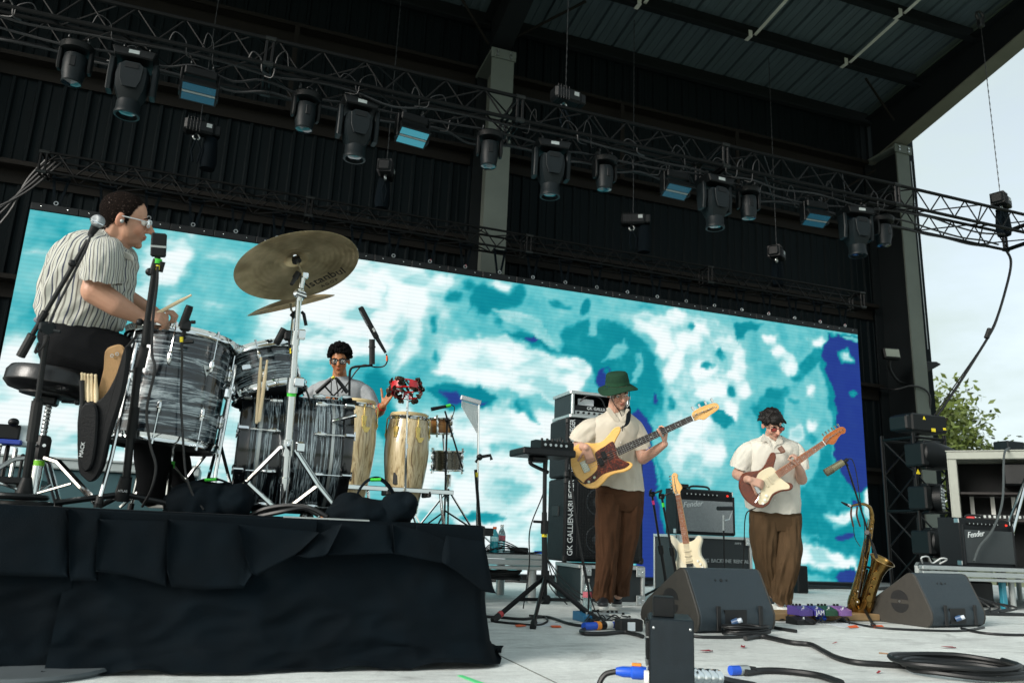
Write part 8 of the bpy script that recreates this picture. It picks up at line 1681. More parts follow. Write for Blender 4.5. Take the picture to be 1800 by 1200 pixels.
loft('', [((1086, 862), (1130, 862), d_+.01, .12), ((1085, 890), (1129, 890), d_+.01, .11), ((1082, 920), (1125, 920), d_+.02, .1), ((1079, 955), (1117, 955), d_+.03, .09), ((1076, 990), (1110, 990), d_+.06, .082), ((1074, 1020), (1104, 1020), d_+.08, .076), ((1073, 1040), (1102, 1044), d_+.1, .074)], cord, pb_, amp=.019, f1=3, seed=15, add=mb)
o = mb.build('trousers', cord, pb_, 0); o.data.polygons.foreach_set('use_smooth', [True]*len(o.data.polygons))
shoe(pb_, aZ(1062, 1074, 0)+Vector((0, 0, .035)), aZ(1050, 1095, 0)+Vector((0, 0, .035))); shoe(pb_, aZ(1084, 1069, 0)+Vector((0, .05, .03)), aZ(1096, 1082, 0)+Vector((0, 0, .03)))
hat_m = fab('green_canvas', '1c3828', var=.15)
Hh = H @ T(0, -.018, .060) @ RX(rad(9))
b = MB(); out = [(0, .098), (.05, .097), (.072, .092), (.082, .08), (.090, .03), (.093, .0)]; b.lathe(out[::-1], 36, Hh, caps=False)
vs = []; fs = []; nA = 48
for j in range(6):
    f_ = j/5
    for i in range(nA): a = 2*math.pi*i/nA; r_ = .092+.060*f_; z_ = -.002-.036*f_**1.2*(1+.25*math.sin(2*a+.6)+.18*math.sin(3*a)); vs.append((r_*math.cos(a), r_*1.02*math.sin(a), z_))
for j in range(5):
    for i in range(nA): i2 = (i+1) % nA; fs.append((j*nA+i, j*nA+i2, (j+1)*nA+i2, (j+1)*nA+i))
b.add(vs, fs, Hh); b.add([(x_, y_, z_-.004) for x_, y_, z_ in vs], [q_[::-1] for q_ in fs], Hh); ht = b.build('bucket_hat', hat_m, pb_, 60)
b = MB(); b.lathe([(.0915, .028), (.0938, .002)], 36, Hh, caps=False); b.build('hat_band', fab('hat_band', '234430'), ht)
b = MB(); b.tube(bez([H @ Vector((.075, .035, .03)), H @ Vector((.062, .06, -.05)), H @ Vector((.02, .085, -.125)), H @ Vector((.0, .085, -.20)), aD(1094, 757, BD-.135)], 5), .0035, 6).tube(bez([H @ Vector((-.075, .035, .03)), H @ Vector((-.062, .06, -.05)), H @ Vector((-.02, .085, -.125)), H @ Vector((0, .087, -.19))], 5), .0035, 6); b.build('chin_cord', black_rubber, ht)
BASS_O = bez2([(0, 0), (.008, .075), (.04, .135), (.10, .168), (.165, .158), (.225, .128), (.285, .115), (.345, .138), (.41, .168), (.45, .158), (.442, .128), (.395, .092), (.355, .055), (.34, .03), (.338, -.03), (.35, -.060), (.385, -.088), (.412, -.108), (.418, -.132), (.39, -.150), (.335, -.152), (.28, -.138), (.22, -.140), (.16, -.165), (.10, -.175), (.04, -.14), (.008, -.075)], 4)
STRAT_O = bez2([(0, 0), (.015, .08), (.065, .142), (.125, .158), (.19, .128), (.24, .108), (.29, .118), (.35, .150), (.395, .168), (.418, .150), (.40, .115), (.352, .075), (.322, .045), (.315, .03), (.315, -.03), (.325, -.055), (.355, -.090), (.38, -.122), (.372, -.148), (.335, -.155), (.27, -.125), (.20, -.118), (.13, -.152), (.06, -.14), (.015, -.08)], 4)
def guitar(name, label, M, outline, n_str, nut, brd, body_m, neck_m, fb_m, guard_poly, guard_m, hs_poly, hs_m, nfrets, hole, cat='guitar', parent=None):
    t = thing(name, label, cat, M=M)
    b = MB(); b.prism(outline, -.0225, .0225, bev=.007); bd = b.build('body', body_m, t)
    b = MB(); b.prism(guard_poly, .0225, .0255, bev=.0008); pg_ = b.build('pickguard', guard_m, t)
    w0, w1 = .030, .021
    b = MB(); b.prism([(hole, -w0), (nut, -w1), (nut, w1), (hole, w0)], .006, .026, bev=.003); b.build('neck', neck_m, t)
    b = MB(); b.prism([(hole, -w0), (nut, -w1), (nut, w1), (hole, w0)], .0262, .032); fbd = b.build('fretboard', fb_m, t, 0)
    for k in range(1, nfrets+1):
        x = nut-(nut-brd)*(1-2**(-k/12)); 
        if x < hole+.004: break
        w = w1+(w0-w1)*(nut-x)/(nut-hole); b = MB(); b.box((x, 0, .0325), (.0022, w*2, .002)); b.build('fret', steel, fbd, 0)
    for k in (3, 5, 7, 9, 12, 15):
        xa = nut-(nut-brd)*(1-2**(-k/12)); xb = nut-(nut-brd)*(1-2**(-(k-1)/12))
        b = MB(); b.cyl(((xa+xb)/2, 0, .0318), ((xa+xb)/2, 0, .0324), .0035, n=10); b.build('inlay_dot', white_paint if fb_m != MATS.get('maple') else black_plastic, fbd)
    b = MB(); b.box((nut, 0, .033), (.005, w1*2, .006)); b.build('nut', white_paint, t, 0)
    b = MB(); b.prism(bez2(hs_poly, 3), .006, .021, bev=.002); hs = b.build('headstock', hs_m, t)
    for k in range(n_str):
        f_ = k/(n_str-1); tx = nut+.035+(hs_poly_len(hs_poly, nut)-.06)*f_; yb = (-1+2*f_)*w1*.75; ty = .018-.012*f_
        b = MB(); b.tube([(brd, (-1+2*f_)*w0*.82, .036), (nut, yb, .0355), (tx, ty, .026)], .0009 if n_str > 4 else .0014, 4); b.build('string', steel, t)
        b = MB(); b.cyl((tx, ty, .02), (tx, ty, .03), .0042, n=8); b.build('tuner_post', chrome, hs)
        yy = max(p[1] for p in hs_poly)-.004*f_; b = MB(); b.box((tx, yy+.018, .012), (.014 if n_str > 4 else .018, .02 if n_str > 4 else .028, .006), b=.002).cyl((tx, yy-.01, .012), (tx, yy+.014, .012), .003, n=6); b.build('tuner_key', chrome, hs)
    b = MB(); b.box((brd-.005, 0, .028), (.035 if n_str > 4 else .05, .07 if n_str > 4 else .085, .010), b=.002); br = b.build('bridge', chrome, t)
    for k in range(n_str): f_ = k/(n_str-1); b = MB(); b.box((brd-.004, (-1+2*f_)*w0*.82, .036), (.022 if n_str > 4 else .034, .008 if n_str > 4 else .012, .008), b=.002); b.build('saddle', chrome, br)
    return t, bd, pg_
def hs_poly_len(h, nut): return max(p[0] for p in h)-nut
maple = ramp_mat('maple', [(.3, 'c08f4e'), (.6, 'd9ab68'), (.8, 'cb9a58')], grain(5, (2, 14, 2)), .3, 0, .3); nat_ash = ramp_mat('natural_ash', [(.3, 'dca24e'), (.5, 'e9b768'), (.7, 'e0ab5b')], grain(4, (2, 16, 2), 5, .8), .25, 0, .6); rosewood = mat('rosewood', '2a1a14', .4, 0, .2, 30); roast = ramp_mat('roasted_maple', [(.3, '8a4a22'), (.7, 'a8622f')], grain(5, (2, 14, 2)), .3, 0, .3); walnut = ramp_mat('walnut_body', [(.32, '2e120a'), (.5, '6e3219'), (.68, '3e1a0c')], grain(5, (2, 16, 2), 6, 1.4), .18, 0, .8)
tortoise = ramp_mat('tortoise_shell', [(.38, '2a0f10'), (.52, '4a1a18'), (.62, '6d2a1c'), (.72, 'a8642c')], grain(26, (1, 1, 1), 3, 1.5), .15, 0, .6); cream_pl = mat('cream_plastic', 'd9cdae', .3, 0, .06); olympic = mat('vintage_white', 'd8d2bc', .22, 0, .05, coat=.5)
p0, p1 = aD(1008, 829, BD-.215), aD(1252, 719, BD-.26); M = frame(p0, p1-p0, -CF*.97+CU*.24)
HSB = [(.957, -.022), (1.0, -.028), (1.03, -.046), (1.08, -.034), (1.13, -.026), (1.165, -.012), (1.168, .018), (1.145, .036), (1.09, .044), (1.03, .046), (.985, .040), (.965, .024)]
t, bd, pg_ = guitar('bass_guitar', 'natural blonde electric bass with tortoise pickguard played by bassist', M, BASS_O, 4, .957, .10, nat_ash, maple, rosewood, bez2([(.29, .075), (.355, .085), (.36, .04), (.345, -.035), (.375, -.08), (.40, -.115), (.35, -.128), (.27, -.112), (.19, -.105), (.11, -.128), (.05, -.115), (.05, -.092), (.12, -.075), (.17, -.05), (.19, -.0), (.20, .055), (.24, .07)], 3), tortoise, HSB, maple, 20, .355, 'bass guitar')
for (x, y) in ((.215, -.018), (.255, .018)): b = MB(); b.box((x, y, .032), (.034, .056, .016), b=.004); b.build('pickup', black_plastic, pg_)
for x, y in ((.125, -.10), (.075, -.112)): b = MB(); b.cyl((x, y, .0255), (x, y, .042), .0105, .0095, n=14); b.build('knob', chrome, pg_)
b = MB(); b.tube([(.05, -.115, .03), (.03, -.10, .05), (-.01, -.02, .06), (-.02, .03, .05)], .0045, 6); b.build('jack_lead', cable_mat, t)
text('script_logo', 'Fender', .028, T(1.045, .0, .0213) @ RZ(.1), black_rubber, t, .0004, shear=.3)
b = MB(); ust = M @ Vector((.445, .150, -.0)); b.tube(bez([ust, aD(1102, 745, BD-.16), aD(1105, 725, BD-.09), aD(1103, 716, BD+.04)], 6), .024, 8, flat=.14)
Mi_ = M.inverted(); b.v = [tuple(Mi_ @ Vector(v)) for v in b.v]; b.build('strap', black_cloth, t)
b = MB(); pts = [M @ Vector((-.018, .03, .05)), aD(1003, 845, BD-.25), aD(1010, 900, BD-.25), aD(1022, 980, BD-.2), aD(1035, 1040, BD-.2), aD(1048, 1078, BD-.2)]; b.tube(bez(pts, 7), .005, 6); b.v = [tuple(Mi_ @ Vector(v)) for v in b.v]; b.build('hanging_lead', cable_mat, t)
GD = 6.62
fg = aZ(1376, 1072, 0)
pg2 = person('guitarist in white short sleeve shirt, brown trousers and red tinted glasses', (fg.x, fg.y, 0))
H = hframe(aD(1358, 746, GD-.03), CF*-.91+CR*.16-CU*.36, CU*.93-CF*.36-CR*.02)
mb = MB(); head(mb, H); cap(mb, aD(1357, 762, GD+.02), aD(1356, 782, GD+.04), .056, .065)
limb(mb, [P3((1333, 794, GD+.05)), P3((1382, 794, GD+.05))], [.06, .06]); limb(mb, [P3((1357, 796, GD+.05)), P3((1358, 840, GD+.05)), P3((1362, 890, GD+.05))], [.1, .1, .11])
limb(mb, [P3((1321, 792, GD+.05)), P3((1296, 833, GD+.01)), P3((1308, 841, GD-.15)), P3((1318, 843, GD-.255))], [.045, .046, .040, .029]); hand(mb, aD(1318, 843, GD-.26), CR*.88-CU*.30-CF*.12, CF*.9-CU*.3, (35, 50, 35), .03, 1, 1.0, 35)
limb(mb, [P3((1394, 792, GD+.05)), P3((1409, 842, GD-.04)), P3((1407, 830, GD-.15)), P3((1403, 819, GD-.22))], [.045, .047, .040, .028]); hand(mb, aD(1403, 820, GD-.225), -CR*.22+CU*.95-CF*.05, -CR*.8+CF*.45, ((45, 60, 45), (50, 65, 45), (55, 65, 45), (55, 60, 45)), .05, -1, .95)
for (a, k_, an) in (((1344, 915, GD+.05), (1345, 975, GD+.05), (1360, 1045, GD+.13)), ((1384, 915, GD+.05), (1383, 975, GD+.0), (1372, 1058, GD+.03))): limb(mb, [P3(a), P3(k_), P3(an)], [.075, .055, .038])
bo = remesh(mb, .0065, 2, 'body', skin_mat('skin_guitarist', 'bf9682'), pg2); tint_head(bo, H, pg2.location, .1); eyes(bo, H, dark_hair)
mb = MB(); d_ = GD+.05
loft('', [((1342, 765), (1374, 765), d_-.02, .065), ((1334, 770), (1382, 770), d_, .09), ((1318, 776), (1397, 776), d_, .115), ((1308, 788), (1406, 788), d_, .13), ((1310, 808), (1403, 808), d_, .145), ((1312, 835), (1402, 835), d_, .15), ((1313, 862), (1403, 862), d_, .155), ((1312, 884), (1404, 884), d_, .16), ((1313, 892), (1404, 897), d_, .162)], white_linen, pg2, amp=.011, seed=23, add=mb)
loft('', [((1332, 784), (1342, 804), d_+.02, .055), ((1318, 776), (1334, 802), d_, .08), ((1300, 786), (1326, 810), d_-.01, .08), ((1288, 806), (1320, 822), d_-.02, .078), ((1284, 818), (1317, 830), d_-.03, .078)], white_linen, pg2, 48, amp=.007, seed=27, add=mb)
loft('', [((1374, 802), (1386, 784), d_+.02, .055), ((1382, 802), (1401, 777), d_, .08), ((1389, 808), (1413, 790), d_-.01, .08), ((1392, 818), (1418, 806), d_-.03, .078), ((1393, 828), (1420, 820), d_-.05, .078)], white_linen, pg2, 48, amp=.007, seed=29, add=mb)
sh_ = mb.build('shirt', white_linen, pg2, 0); sh_.data.polygons.foreach_set('use_smooth', [True]*len(sh_.data.polygons))
slab([(1342, 762), (1336, 776), (1346, 774), (1358, 789), (1353, 775)], GD-.075, .005, white_linen, 'collar', sh_, .0015); slab([(1371, 764), (1376, 778), (1366, 782), (1359, 790), (1364, 775)], GD-.075, .005, white_linen, 'collar', sh_, .0015)
for k in range(4): b = MB(); b.sph(aD(1360+.6*k, 800+26*k, GD-.112), .0055, 8, 6); b.build('button', white_paint, sh_)
mb = MB(); d_ = GD+.05
loft('', [((1320, 880), (1404, 880), d_, .13), ((1319, 896), (1405, 896), d_, .145), ((1320, 912), (1405, 912), d_, .14), ((1330, 926), (1398, 926), d_, .12)], brown_twill, pg2, amp=.006, seed=33, add=mb)
loft('', [((1320, 900), (1368, 900), d_-.01, .125), ((1319, 925), (1366, 925), d_-.02, .12), ((1322, 955), (1365, 955), d_-.02, .11), ((1328, 985), (1366, 985), d_, .1), ((1338, 1015), (1371, 1015), d_+.04, .092), ((1344, 1042), (1375, 1046), d_+.08, .085)], brown_twill, pg2, amp=.021, f1=3, seed=37, add=mb)
loft('', [((1361, 900), (1405, 900), d_, .125), ((1361, 925), (1406, 925), d_-.01, .12), ((1361, 955), (1406, 955), d_-.04, .115), ((1361, 985), (1403, 985), d_-.06, .105), ((1359, 1015), (1396, 1015), d_-.05, .095), ((1358, 1040), (1389, 1040), d_-.03, .085), ((1359, 1056), (1386, 1058), d_-.02, .08)], brown_twill, pg2, amp=.022, f1=3, seed=39, add=mb)
o = mb.build('trousers', brown_twill, pg2, 0); o.data.polygons.foreach_set('use_smooth', [True]*len(o.data.polygons))
shoe(pg2, aZ(1378, 1068, 0)+Vector((0, 0, 0)), aZ(1384, 1090, 0)); shoe(pg2, aZ(1366, 1064, 0)+Vector((0, .1, 0)), aZ(1352, 1080, 0))
rnd = random.Random(4); mb = MB(); mb.sph((0, -.028, .045), (.088, .098, .088), 18, 12, H); mb.sph((0, .045, .085), (.062, .050, .040), 16, 10, H); mb.sph((.02, .072, .065), (.045, .028, .030), 14, 10, H)
for k in range(70):
    a = rnd.uniform(0, 6.28); e_ = rnd.uniform(-.1, 1.4); d = Vector((math.cos(a)*math.cos(e_), math.sin(a)*math.cos(e_), math.sin(e_))); p = Vector((d.x*.082, -.028+d.y*.095, .045+d.z*.085)); q_ = p+Vector((d.x*.02+rnd.uniform(-.02, .02), d.y*.02+rnd.uniform(-.01, .02), -.022+rnd.uniform(-.012, .014)))
    if not (p.y > .05 and p.z < .05): cap(mb, H @ p, H @ q_, .013, .007, 8)
remesh(mb, .0055, 1, 'hair', dark_hair, pg2)
def glasses(par, H, fm, lm, w=.024, h=.018, round_=True, z=.004, y=.096, t=.0026):
    g_ = None
    for s in (-1, 1):
        pts = [(s*.033+w*math.copysign(abs(math.cos(a))**(.8), math.cos(a)), y-.010*abs(math.cos(a)*s-(-1 if s > 0 else 1))*.3, z+h*math.copysign(abs(math.sin(a))**(.8), math.sin(a))) for a in [2*math.pi*i/20 for i in range(21)]]
        b = MB(); b.tube(pts, t, 6, H); g_ = b.build('glasses_frame', fm, par)
        b = MB(); b.add([(p_[0], p_[1], p_[2]) for p_ in pts[:20]]+[(p_[0], p_[1]-.0015, p_[2]) for p_ in pts[:20]], [tuple(range(20)), tuple(range(39, 19, -1))]+[(i, 20+i, 20+(i+1) % 20, (i+1) % 20) for i in range(20)], H); b.build('lens', lm, g_)
        b = MB(); b.tube([(s*(.033+w), y-.008, z+.006), (s*.078, .05, z+.006), (s*.081, -.01, z+.004)], t*.8, 6, H); b.build('temple_arm', fm, g_)
    b = MB(); b.tube([(-.010, y, z+.004), (0, y+.004, z+.007), (.010, y, z+.004)], t*.8, 6, H); b.build('bridge', fm, g_)
red_lens = mat('red_lens', 'c23a28', .08, 0, .03, trans=.55, rvar=.02); clear_lens = mat('clear_lens', 'dfe9ea', .04, 0, .02, trans=.93, rvar=.01)
glasses(pg2, H, black_metal, red_lens)
p0, p1 = aD(1307, 874, GD-.205), aD(1481, 755, GD-.25); M = frame(p0, p1-p0, -CF*.97+CU*.2)
HSS = [(.78, -.021), (.805, -.026), (.83, -.05), (.86, -.048), (.90, -.03), (.935, -.022), (.962, -.03), (.985, -.012), (.985, .012), (.965, .030), (.93, .036), (.87, .040), (.82, .038), (.79, .024)]
GUARD = bez2([(.22, .095), (.30, .09), (.335, .06), (.335, -.045), (.355, -.11), (.335, -.138), (.27, -.108), (.20, -.10), (.13, -.13), (.07, -.11), (.09, -.06), (.13, -.045), (.135, .045), (.17, .07)], 3)
SB = sorted(STRAT_O)
t, bd, pk = guitar('electric_guitar', 'brown sunburst double cutaway electric guitar with cream pickguard, played', M, STRAT_O, 6, .78, .13, walnut, roast, roast, GUARD, cream_pl, HSS, roast, 21, .325, 'guitar')
def single_coils(pk, t, M=None):
    for x, r_ in ((.165, .12), (.21, 0), (.255, 0)): b = MB(); b.box((0, 0, .030), (.018, .074, .010), T(x, 0, 0) @ RZ(r_), b=.004); b.build('pickup', cream_pl, pk)
    for x, y in ((.155, -.085), (.125, -.105), (.095, -.118)): b = MB(); b.cyl((x, y, .0255), (x, y, .038), .0115, .009, n=14); b.build('knob', white_paint, pk)
    b = MB(); b.tube([(.12, -.04, .035), (.09, -.06, .05), (.05, -.075, .05)], .003, 6); b.build('tremolo_arm', chrome, t)
single_coils(pk, t)
Mi_ = M.inverted(); b = MB(); b.tube(bez([M @ Vector((.41, .15, .0)), aD(1376, 795, GD-.16), aD(1370, 785, GD-.13)], 6), .022, 8, flat=.16); b.v = [tuple(Mi_ @ Vector(v)) for v in b.v]; b.build('strap', mat('brown_leather', '5a3826', .55, 0, .2, 20), t)
b = MB(); b.tube(bez([M @ Vector((.03, -.12, .0)), aD(1311, 905, GD-.2), aD(1308, 960, GD-.1), aD(1306, 1020, GD-.05), aD(1312, 1062, GD-.1)], 7), .005, 6); b.v = [tuple(Mi_ @ Vector(v)) for v in b.v]; b.build('hanging_lead', cable_mat, t)
WY = 6.62; p1 = aY(1186, 828, WY+.08); p0 = p1+(aY(1214, 990, WY)-p1)*1.16
t, bd, pk = guitar('white_guitar', 'off-white electric guitar resting upright on a stand beside road case', frame(p0, p1-p0, -CF*.85-CR*.5), STRAT_O, 6, .78, .13, olympic, maple, roast, GUARD, cream_pl, HSS, maple, 21, .325, 'guitar'); single_coils(pk, t)
PD = 6.62
bp0 = aD(597, 800, PD); pp = person('percussionist in grey t-shirt with dark curly hair and thick black glasses', (bp0.x, bp0.y, RZT))
H = hframe(aD(597, 634, PD-.02), CF*-.97+CR*.10-CU*.05, CU)
mb = MB(); head(mb, H); cap(mb, aD(597, 652, PD+.02), aD(597, 672, PD+.03), .057, .068)
limb(mb, [P3((575, 692, PD+.04)), P3((622, 692, PD+.04))], [.065, .065]); limb(mb, [P3((597, 700, PD+.04)), P3((598, 740, PD+.04)), P3((600, 790, PD+.06))], [.1, .1, .1])
limb(mb, [P3((632, 694, PD+.03)), P3((659, 727, PD-.1)), P3((668, 722, PD-.2)), P3((673, 713, PD-.28))], [.045, .046, .042, .030]); hand(mb, aD(673, 713, PD-.28), CU*.82+CR*.55, -CF*.6-CR*.55+CU*.2, (10, 16, 12), .22, 1, 1.0, 10)
limb(mb, [P3((564, 694, PD+.03)), P3((540, 720, PD-.08)), P3((555, 704, PD-.22)), P3((562, 699, PD-.27))], [.045, .046, .040, .030]); hand(mb, aD(561, 699, PD-.27), CR*.95+CU*.1-CF*.2, -CU, (12, 14, 10), .08, 1, 1.0)
for s in (-1, 1):
    hpx = aD(600+s*22, 800, PD+.06); limb(mb, [hpx, Vector((hpx.x, hpx.y-.03, RZT+.5)), Vector((hpx.x, hpx.y, RZT+.08))], [.09, .06, .045]); cap(mb, (hpx.x, hpx.y, RZT+.05), (hpx.x, hpx.y-.16, RZT+.035), .045, .04)
bo = remesh(mb, .0068, 2, 'body', skin_mat('skin_percussionist', 'a06a45'), pp); tint_head(bo, H, pp.location, .55, (.80, .48, .46)); eyes(bo, H, black_hair)
mb = MB(); d_ = PD+.04
loft('', [((583, 661), (612, 661), d_-.01, .068), ((575, 666), (620, 666), d_, .09), ((560, 671), (636, 671), d_, .115), ((548, 682), (646, 682), d_, .14), ((549, 705), (645, 705), d_, .165), ((552, 740), (645, 740), d_, .175), ((553, 790), (646, 790), d_, .18)], grey_knit, pp, amp=.007, seed=43, add=mb)
loft('', [((616, 696), (630, 680), d_+.02, .06), ((626, 693), (642, 675), d_, .085), ((633, 702), (656, 686), d_-.03, .08), ((643, 716), (664, 704), d_-.07, .074), ((648, 724), (668, 714), d_-.1, .072)], grey_knit, pp, 48, amp=.005, seed=45, add=mb)
loft('', [((566, 680), (578, 696), d_+.02, .06), ((553, 675), (568, 693), d_, .085), ((539, 686), (560, 702), d_-.03, .08), ((530, 704), (552, 714), d_-.07, .074)], grey_knit, pp, 48, amp=.005, seed=47, add=mb)
o = mb.build('t_shirt', grey_knit, pp, 0); o.data.polygons.foreach_set('use_smooth', [True]*len(o.data.polygons))
mb = MB()
for s in (-1, 1): hpx = aD(600+s*22, 800, PD+.06); limb(mb, [aD(600, 800, PD+.06), hpx, Vector((hpx.x, hpx.y-.03, RZT+.5)), Vector((hpx.x, hpx.y, RZT+.1))], [.14, .11, .09, .075])
remesh(mb, .010, 3, 'trousers', black_denim, pp)
rnd = random.Random(9); mb = MB()
for k in range(520):
    a = rnd.uniform(0, 6.28); e_ = rnd.uniform(-.25, 1.57); d = Vector((math.cos(a)*math.cos(e_), math.sin(a)*math.cos(e_), math.sin(e_))); p = Vector((d.x*.094, -.024+d.y*.108, .05+d.z*.094))*rnd.uniform(.9, 1.08)
    if p.y > .045 and p.z < .082-.2*abs(p.x): continue
    if abs(p.x) > .066 and p.y > .0 and p.z < .012: continue
    mb.sph(tuple(H @ p), rnd.uniform(.009, .016), 7, 5)
mb.sph((0, -.026, .045), (.084, .098, .088), 16, 12, H); mb.build('curly_hair', black_hair, pp)
glasses(pp, H, black_plastic, clear_lens, .029, .021, True, .004, .098, .0046)
b = MB(); b.torus(.033, .005, 20, 6, alongz(aD(671.5, 715, PD-.265), aD(673.5, 712, PD-.285))); b.build('red_wristband', red_paint, pp)
DD = 3.56
pd = person('drummer in striped shirt seated in profile, facing right, clear glasses', (TXC, TYC, RZT))
H = hframe(aD(221, 386, DD), CR*.88-CU*.22+CF*.36, CU*.95+CR*.26)
H = H @ Matrix.Scale(1.04, 4)
mb = MB(); head(mb, H); cap(mb, aD(205, 398, DD), aD(190, 434, DD), .058, .062); cap(mb, aD(219, 414, DD), aD(204, 440, DD), .040, .05)
cap(mb, aD(182, 450, DD-.12), aD(182, 450, DD+.17), .055); limb(mb, [aD(172, 470, DD), aD(142, 510, DD), aD(128, 575, DD)], [.09, .1, .11])
limb(mb, [aD(182, 452, DD-.17), aD(167, 512, DD-.22), aD(205, 536, DD-.2), aD(243, 556, DD-.15)], [.05, .056, .050, .033])
hand(mb, aD(243, 556, DD-.15), CR*.96-CU*.02+CF*.2, -CU*.7+CF*.6, (45, 60, 40), .02, -1, 1.0, 25)
limb(mb, [aD(188, 445, DD+.22), aD(215, 520, DD+.28), aD(268, 548, DD+.25)], [.058, .05, .032]); hand(mb, aD(268, 548, DD+.25), CR*.95, -CU*.8, (45, 60, 40), .02, 1, 1.0, 25)
for (hp_, kn, an) in (((125, 605, DD-.08), (262, 655, DD-.0), (268, 875, DD+.1)), ((130, 605, DD+.12), (262, 650, DD+.36), (318, 878, DD+.4))):
    limb(mb, [P3(hp_), P3(kn), P3(an)], [.10, .07, .045])
bo = remesh(mb, .0048, 1, 'body', skin_mat('skin_drummer', 'b68a72'), pd); tint_head(bo, H, pd.location, .55, (.84, .52, .50), True); eyes(bo, H, dark_hair)
def stripe_mat():
    m = fab('striped_cotton', 'ffffff'); n, L, b = nodes(m); a = n.new('ShaderNodeAttribute'); a.attribute_name = 'across'; mu = n.new('ShaderNodeMath'); mu.operation = 'MULTIPLY'; mu.inputs[1].default_value = 1/.044; L.new(a.outputs['Fac'], mu.inputs[0]); fr = n.new('ShaderNodeMath'); fr.operation = 'FRACT'; L.new(mu.outputs[0], fr.inputs[0])
    r = n.new('ShaderNodeValToRGB'); e = r.color_ramp.elements; r.color_ramp.interpolation = 'LINEAR'
    st = [(0, 'b3b4ab'), (.17, 'b3b4ab'), (.21, '6b6a66'), (.33, '76746e'), (.37, 'b7b7ae'), (.62, 'b7b7ae'), (.66, '3d4152'), (.78, '4a4d5c'), (.82, 'b3b4ab')]
    while len(e) < len(st): e.new(.5)
    for k, (p, c) in enumerate(st): e[k].position = p; e[k].color = (*hexc(c), 1)
    L.new(fr.outputs[0], r.inputs[0]); L.new(r.outputs[0], b.inputs['Base Color']); return m
mb = MB(); ac = []
loft('', [((189, 402), (221, 432), DD, .066), ((185, 404), (225, 438), DD, .08), ((171, 407), (228, 446), DD, .135), ((147, 411), (228, 462), DD, .175), ((116, 430), (227, 484), DD, .185), ((96, 464), (224, 504), DD, .18), ((83, 505), (220, 526), DD, .175), ((78, 538), (214, 552), DD, .175), ((80, 556), (202, 582), DD, .17)], None, pd, 110, 8, amp=.013, f1=3.0, seed=41, add=mb, across=ac)
loft('', [((174, 422), (202, 418), DD-.07, .05), ((161, 429), (209, 426), DD-.13, .07), ((152, 446), (212, 444), DD-.19, .08), ((149, 468), (212, 470), DD-.215, .082), ((149, 492), (209, 500), DD-.225, .082)], None, pd, 64, 8, amp=.008, f1=2.2, seed=44, add=mb, across=ac)
loft('', [((170, 432), (208, 432), DD+.17, .075), ((180, 462), (226, 460), DD+.22, .08), ((186, 492), (232, 488), DD+.25, .08)], None, pd, 48, 8, amp=.008, seed=46, add=mb, across=ac)
sh_ = mb.build('striped_shirt', stripe_mat(), pd, 0); me = sh_.data; me.polygons.foreach_set('use_smooth', [True]*len(me.polygons))
at = me.attributes.new('across', 'FLOAT', 'POINT'); at.data.foreach_set('value', np.array(ac, np.float32))
slab([(212, 440), (232, 448), (234, 458), (222, 455)], DD-.05, .02, white_linen, 'collar', sh_, .004)
mb = MB(); ee(mb, 140, 592, DD, 58, 34, .19); limb(mb, [aD(130, 612, DD-.09), aD(200, 635, DD-.06), aD(265, 655, DD)], [.135, .12, .095]); limb(mb, [aD(265, 655, DD), aD(270, 770, DD+.05), aD(268, 865, DD+.1)], [.095, .08, .065]); limb(mb, [aD(132, 612, DD+.12), aD(262, 650, DD+.36), aD(318, 865, DD+.4)], [.13, .10, .07])
remesh(mb, .009, 4, 'trousers', black_denim, pd, fold(.010, 6, 51, (1, 1, 1)))
mb = MB(); ee(mb, 108, 565, DD, 36, 12, .15, -6); remesh(mb, .008, 3, 'waistband', fab('grey_waistband', '6f747c'), pd)
shoe(pd, aD(262, 892, DD+.1), aD(330, 892, DD+.1)); shoe(pd, aD(312, 894, DD+.4), aD(380, 894, DD+.4))
cf_ = mat('clear_frame', 'c6cccf', .15, 0, .03); glasses(pd, H, cf_, clear_lens, .026, .017, True, .006, .098, .003)
b = MB(); b.sph((-.084, -.004, -.012), (.006, .008, .009), 10, 8, H).sph((.084, -.004, -.012), (.006, .008, .009), 10, 8, H); b.build('ear_monitor', alu_dull, pd)
stick('wooden drum stick held in the drummer right hand above the floor tom', aD(268, 555, DD-.13), aD(337, 518, DD-.05), .008)
sax_brass = mat('sax_lacquer', '8c7040', .22, 1, .4, 14)
XD = 6.35; g = lambda px, py, d=0: aD(px, py, XD+d)
sx = thing('saxophone', 'golden tenor saxophone upright on a stand beside the right wedge', 'saxophone', g(1508, 1075), world=True)
b = MB(); pts = [g(1496, 889), g(1508, 886), g(1520, 886), g(1529, 892), g(1533, 905)]; b.tube(bez(pts, 5), [.008+.0004*i for i in range(21)], 12); b.build('neck', sax_brass, sx)
b = MB(); b.tube([g(1479, 882), g(1487, 886), g(1498, 890)], [.006, .011, .011], 10); b.build('mouthpiece', black_plastic, sx)
b = MB(); b.cyl(g(1489, 887), g(1495, 889), .0125, n=10); b.build('ligature', chrome, sx)
pts = [g(1533, 903), g(1530, 930), g(1522, 970), g(1511, 1015), g(1502, 1050)]; b = MB(); b.tube(bez(pts, 6), [.015+.0011*i for i in range(25)], 16); tb_ = b.build('body_tube', sax_brass, sx)
pts = [g(1502, 1048), g(1500, 1064), g(1508, 1073), g(1520, 1068, -.03), g(1526, 1052, -.05)]; b = MB(); b.tube(bez(pts, 6), [.042+.0006*i for i in range(25)], 16); b.build('bow', sax_brass, sx)
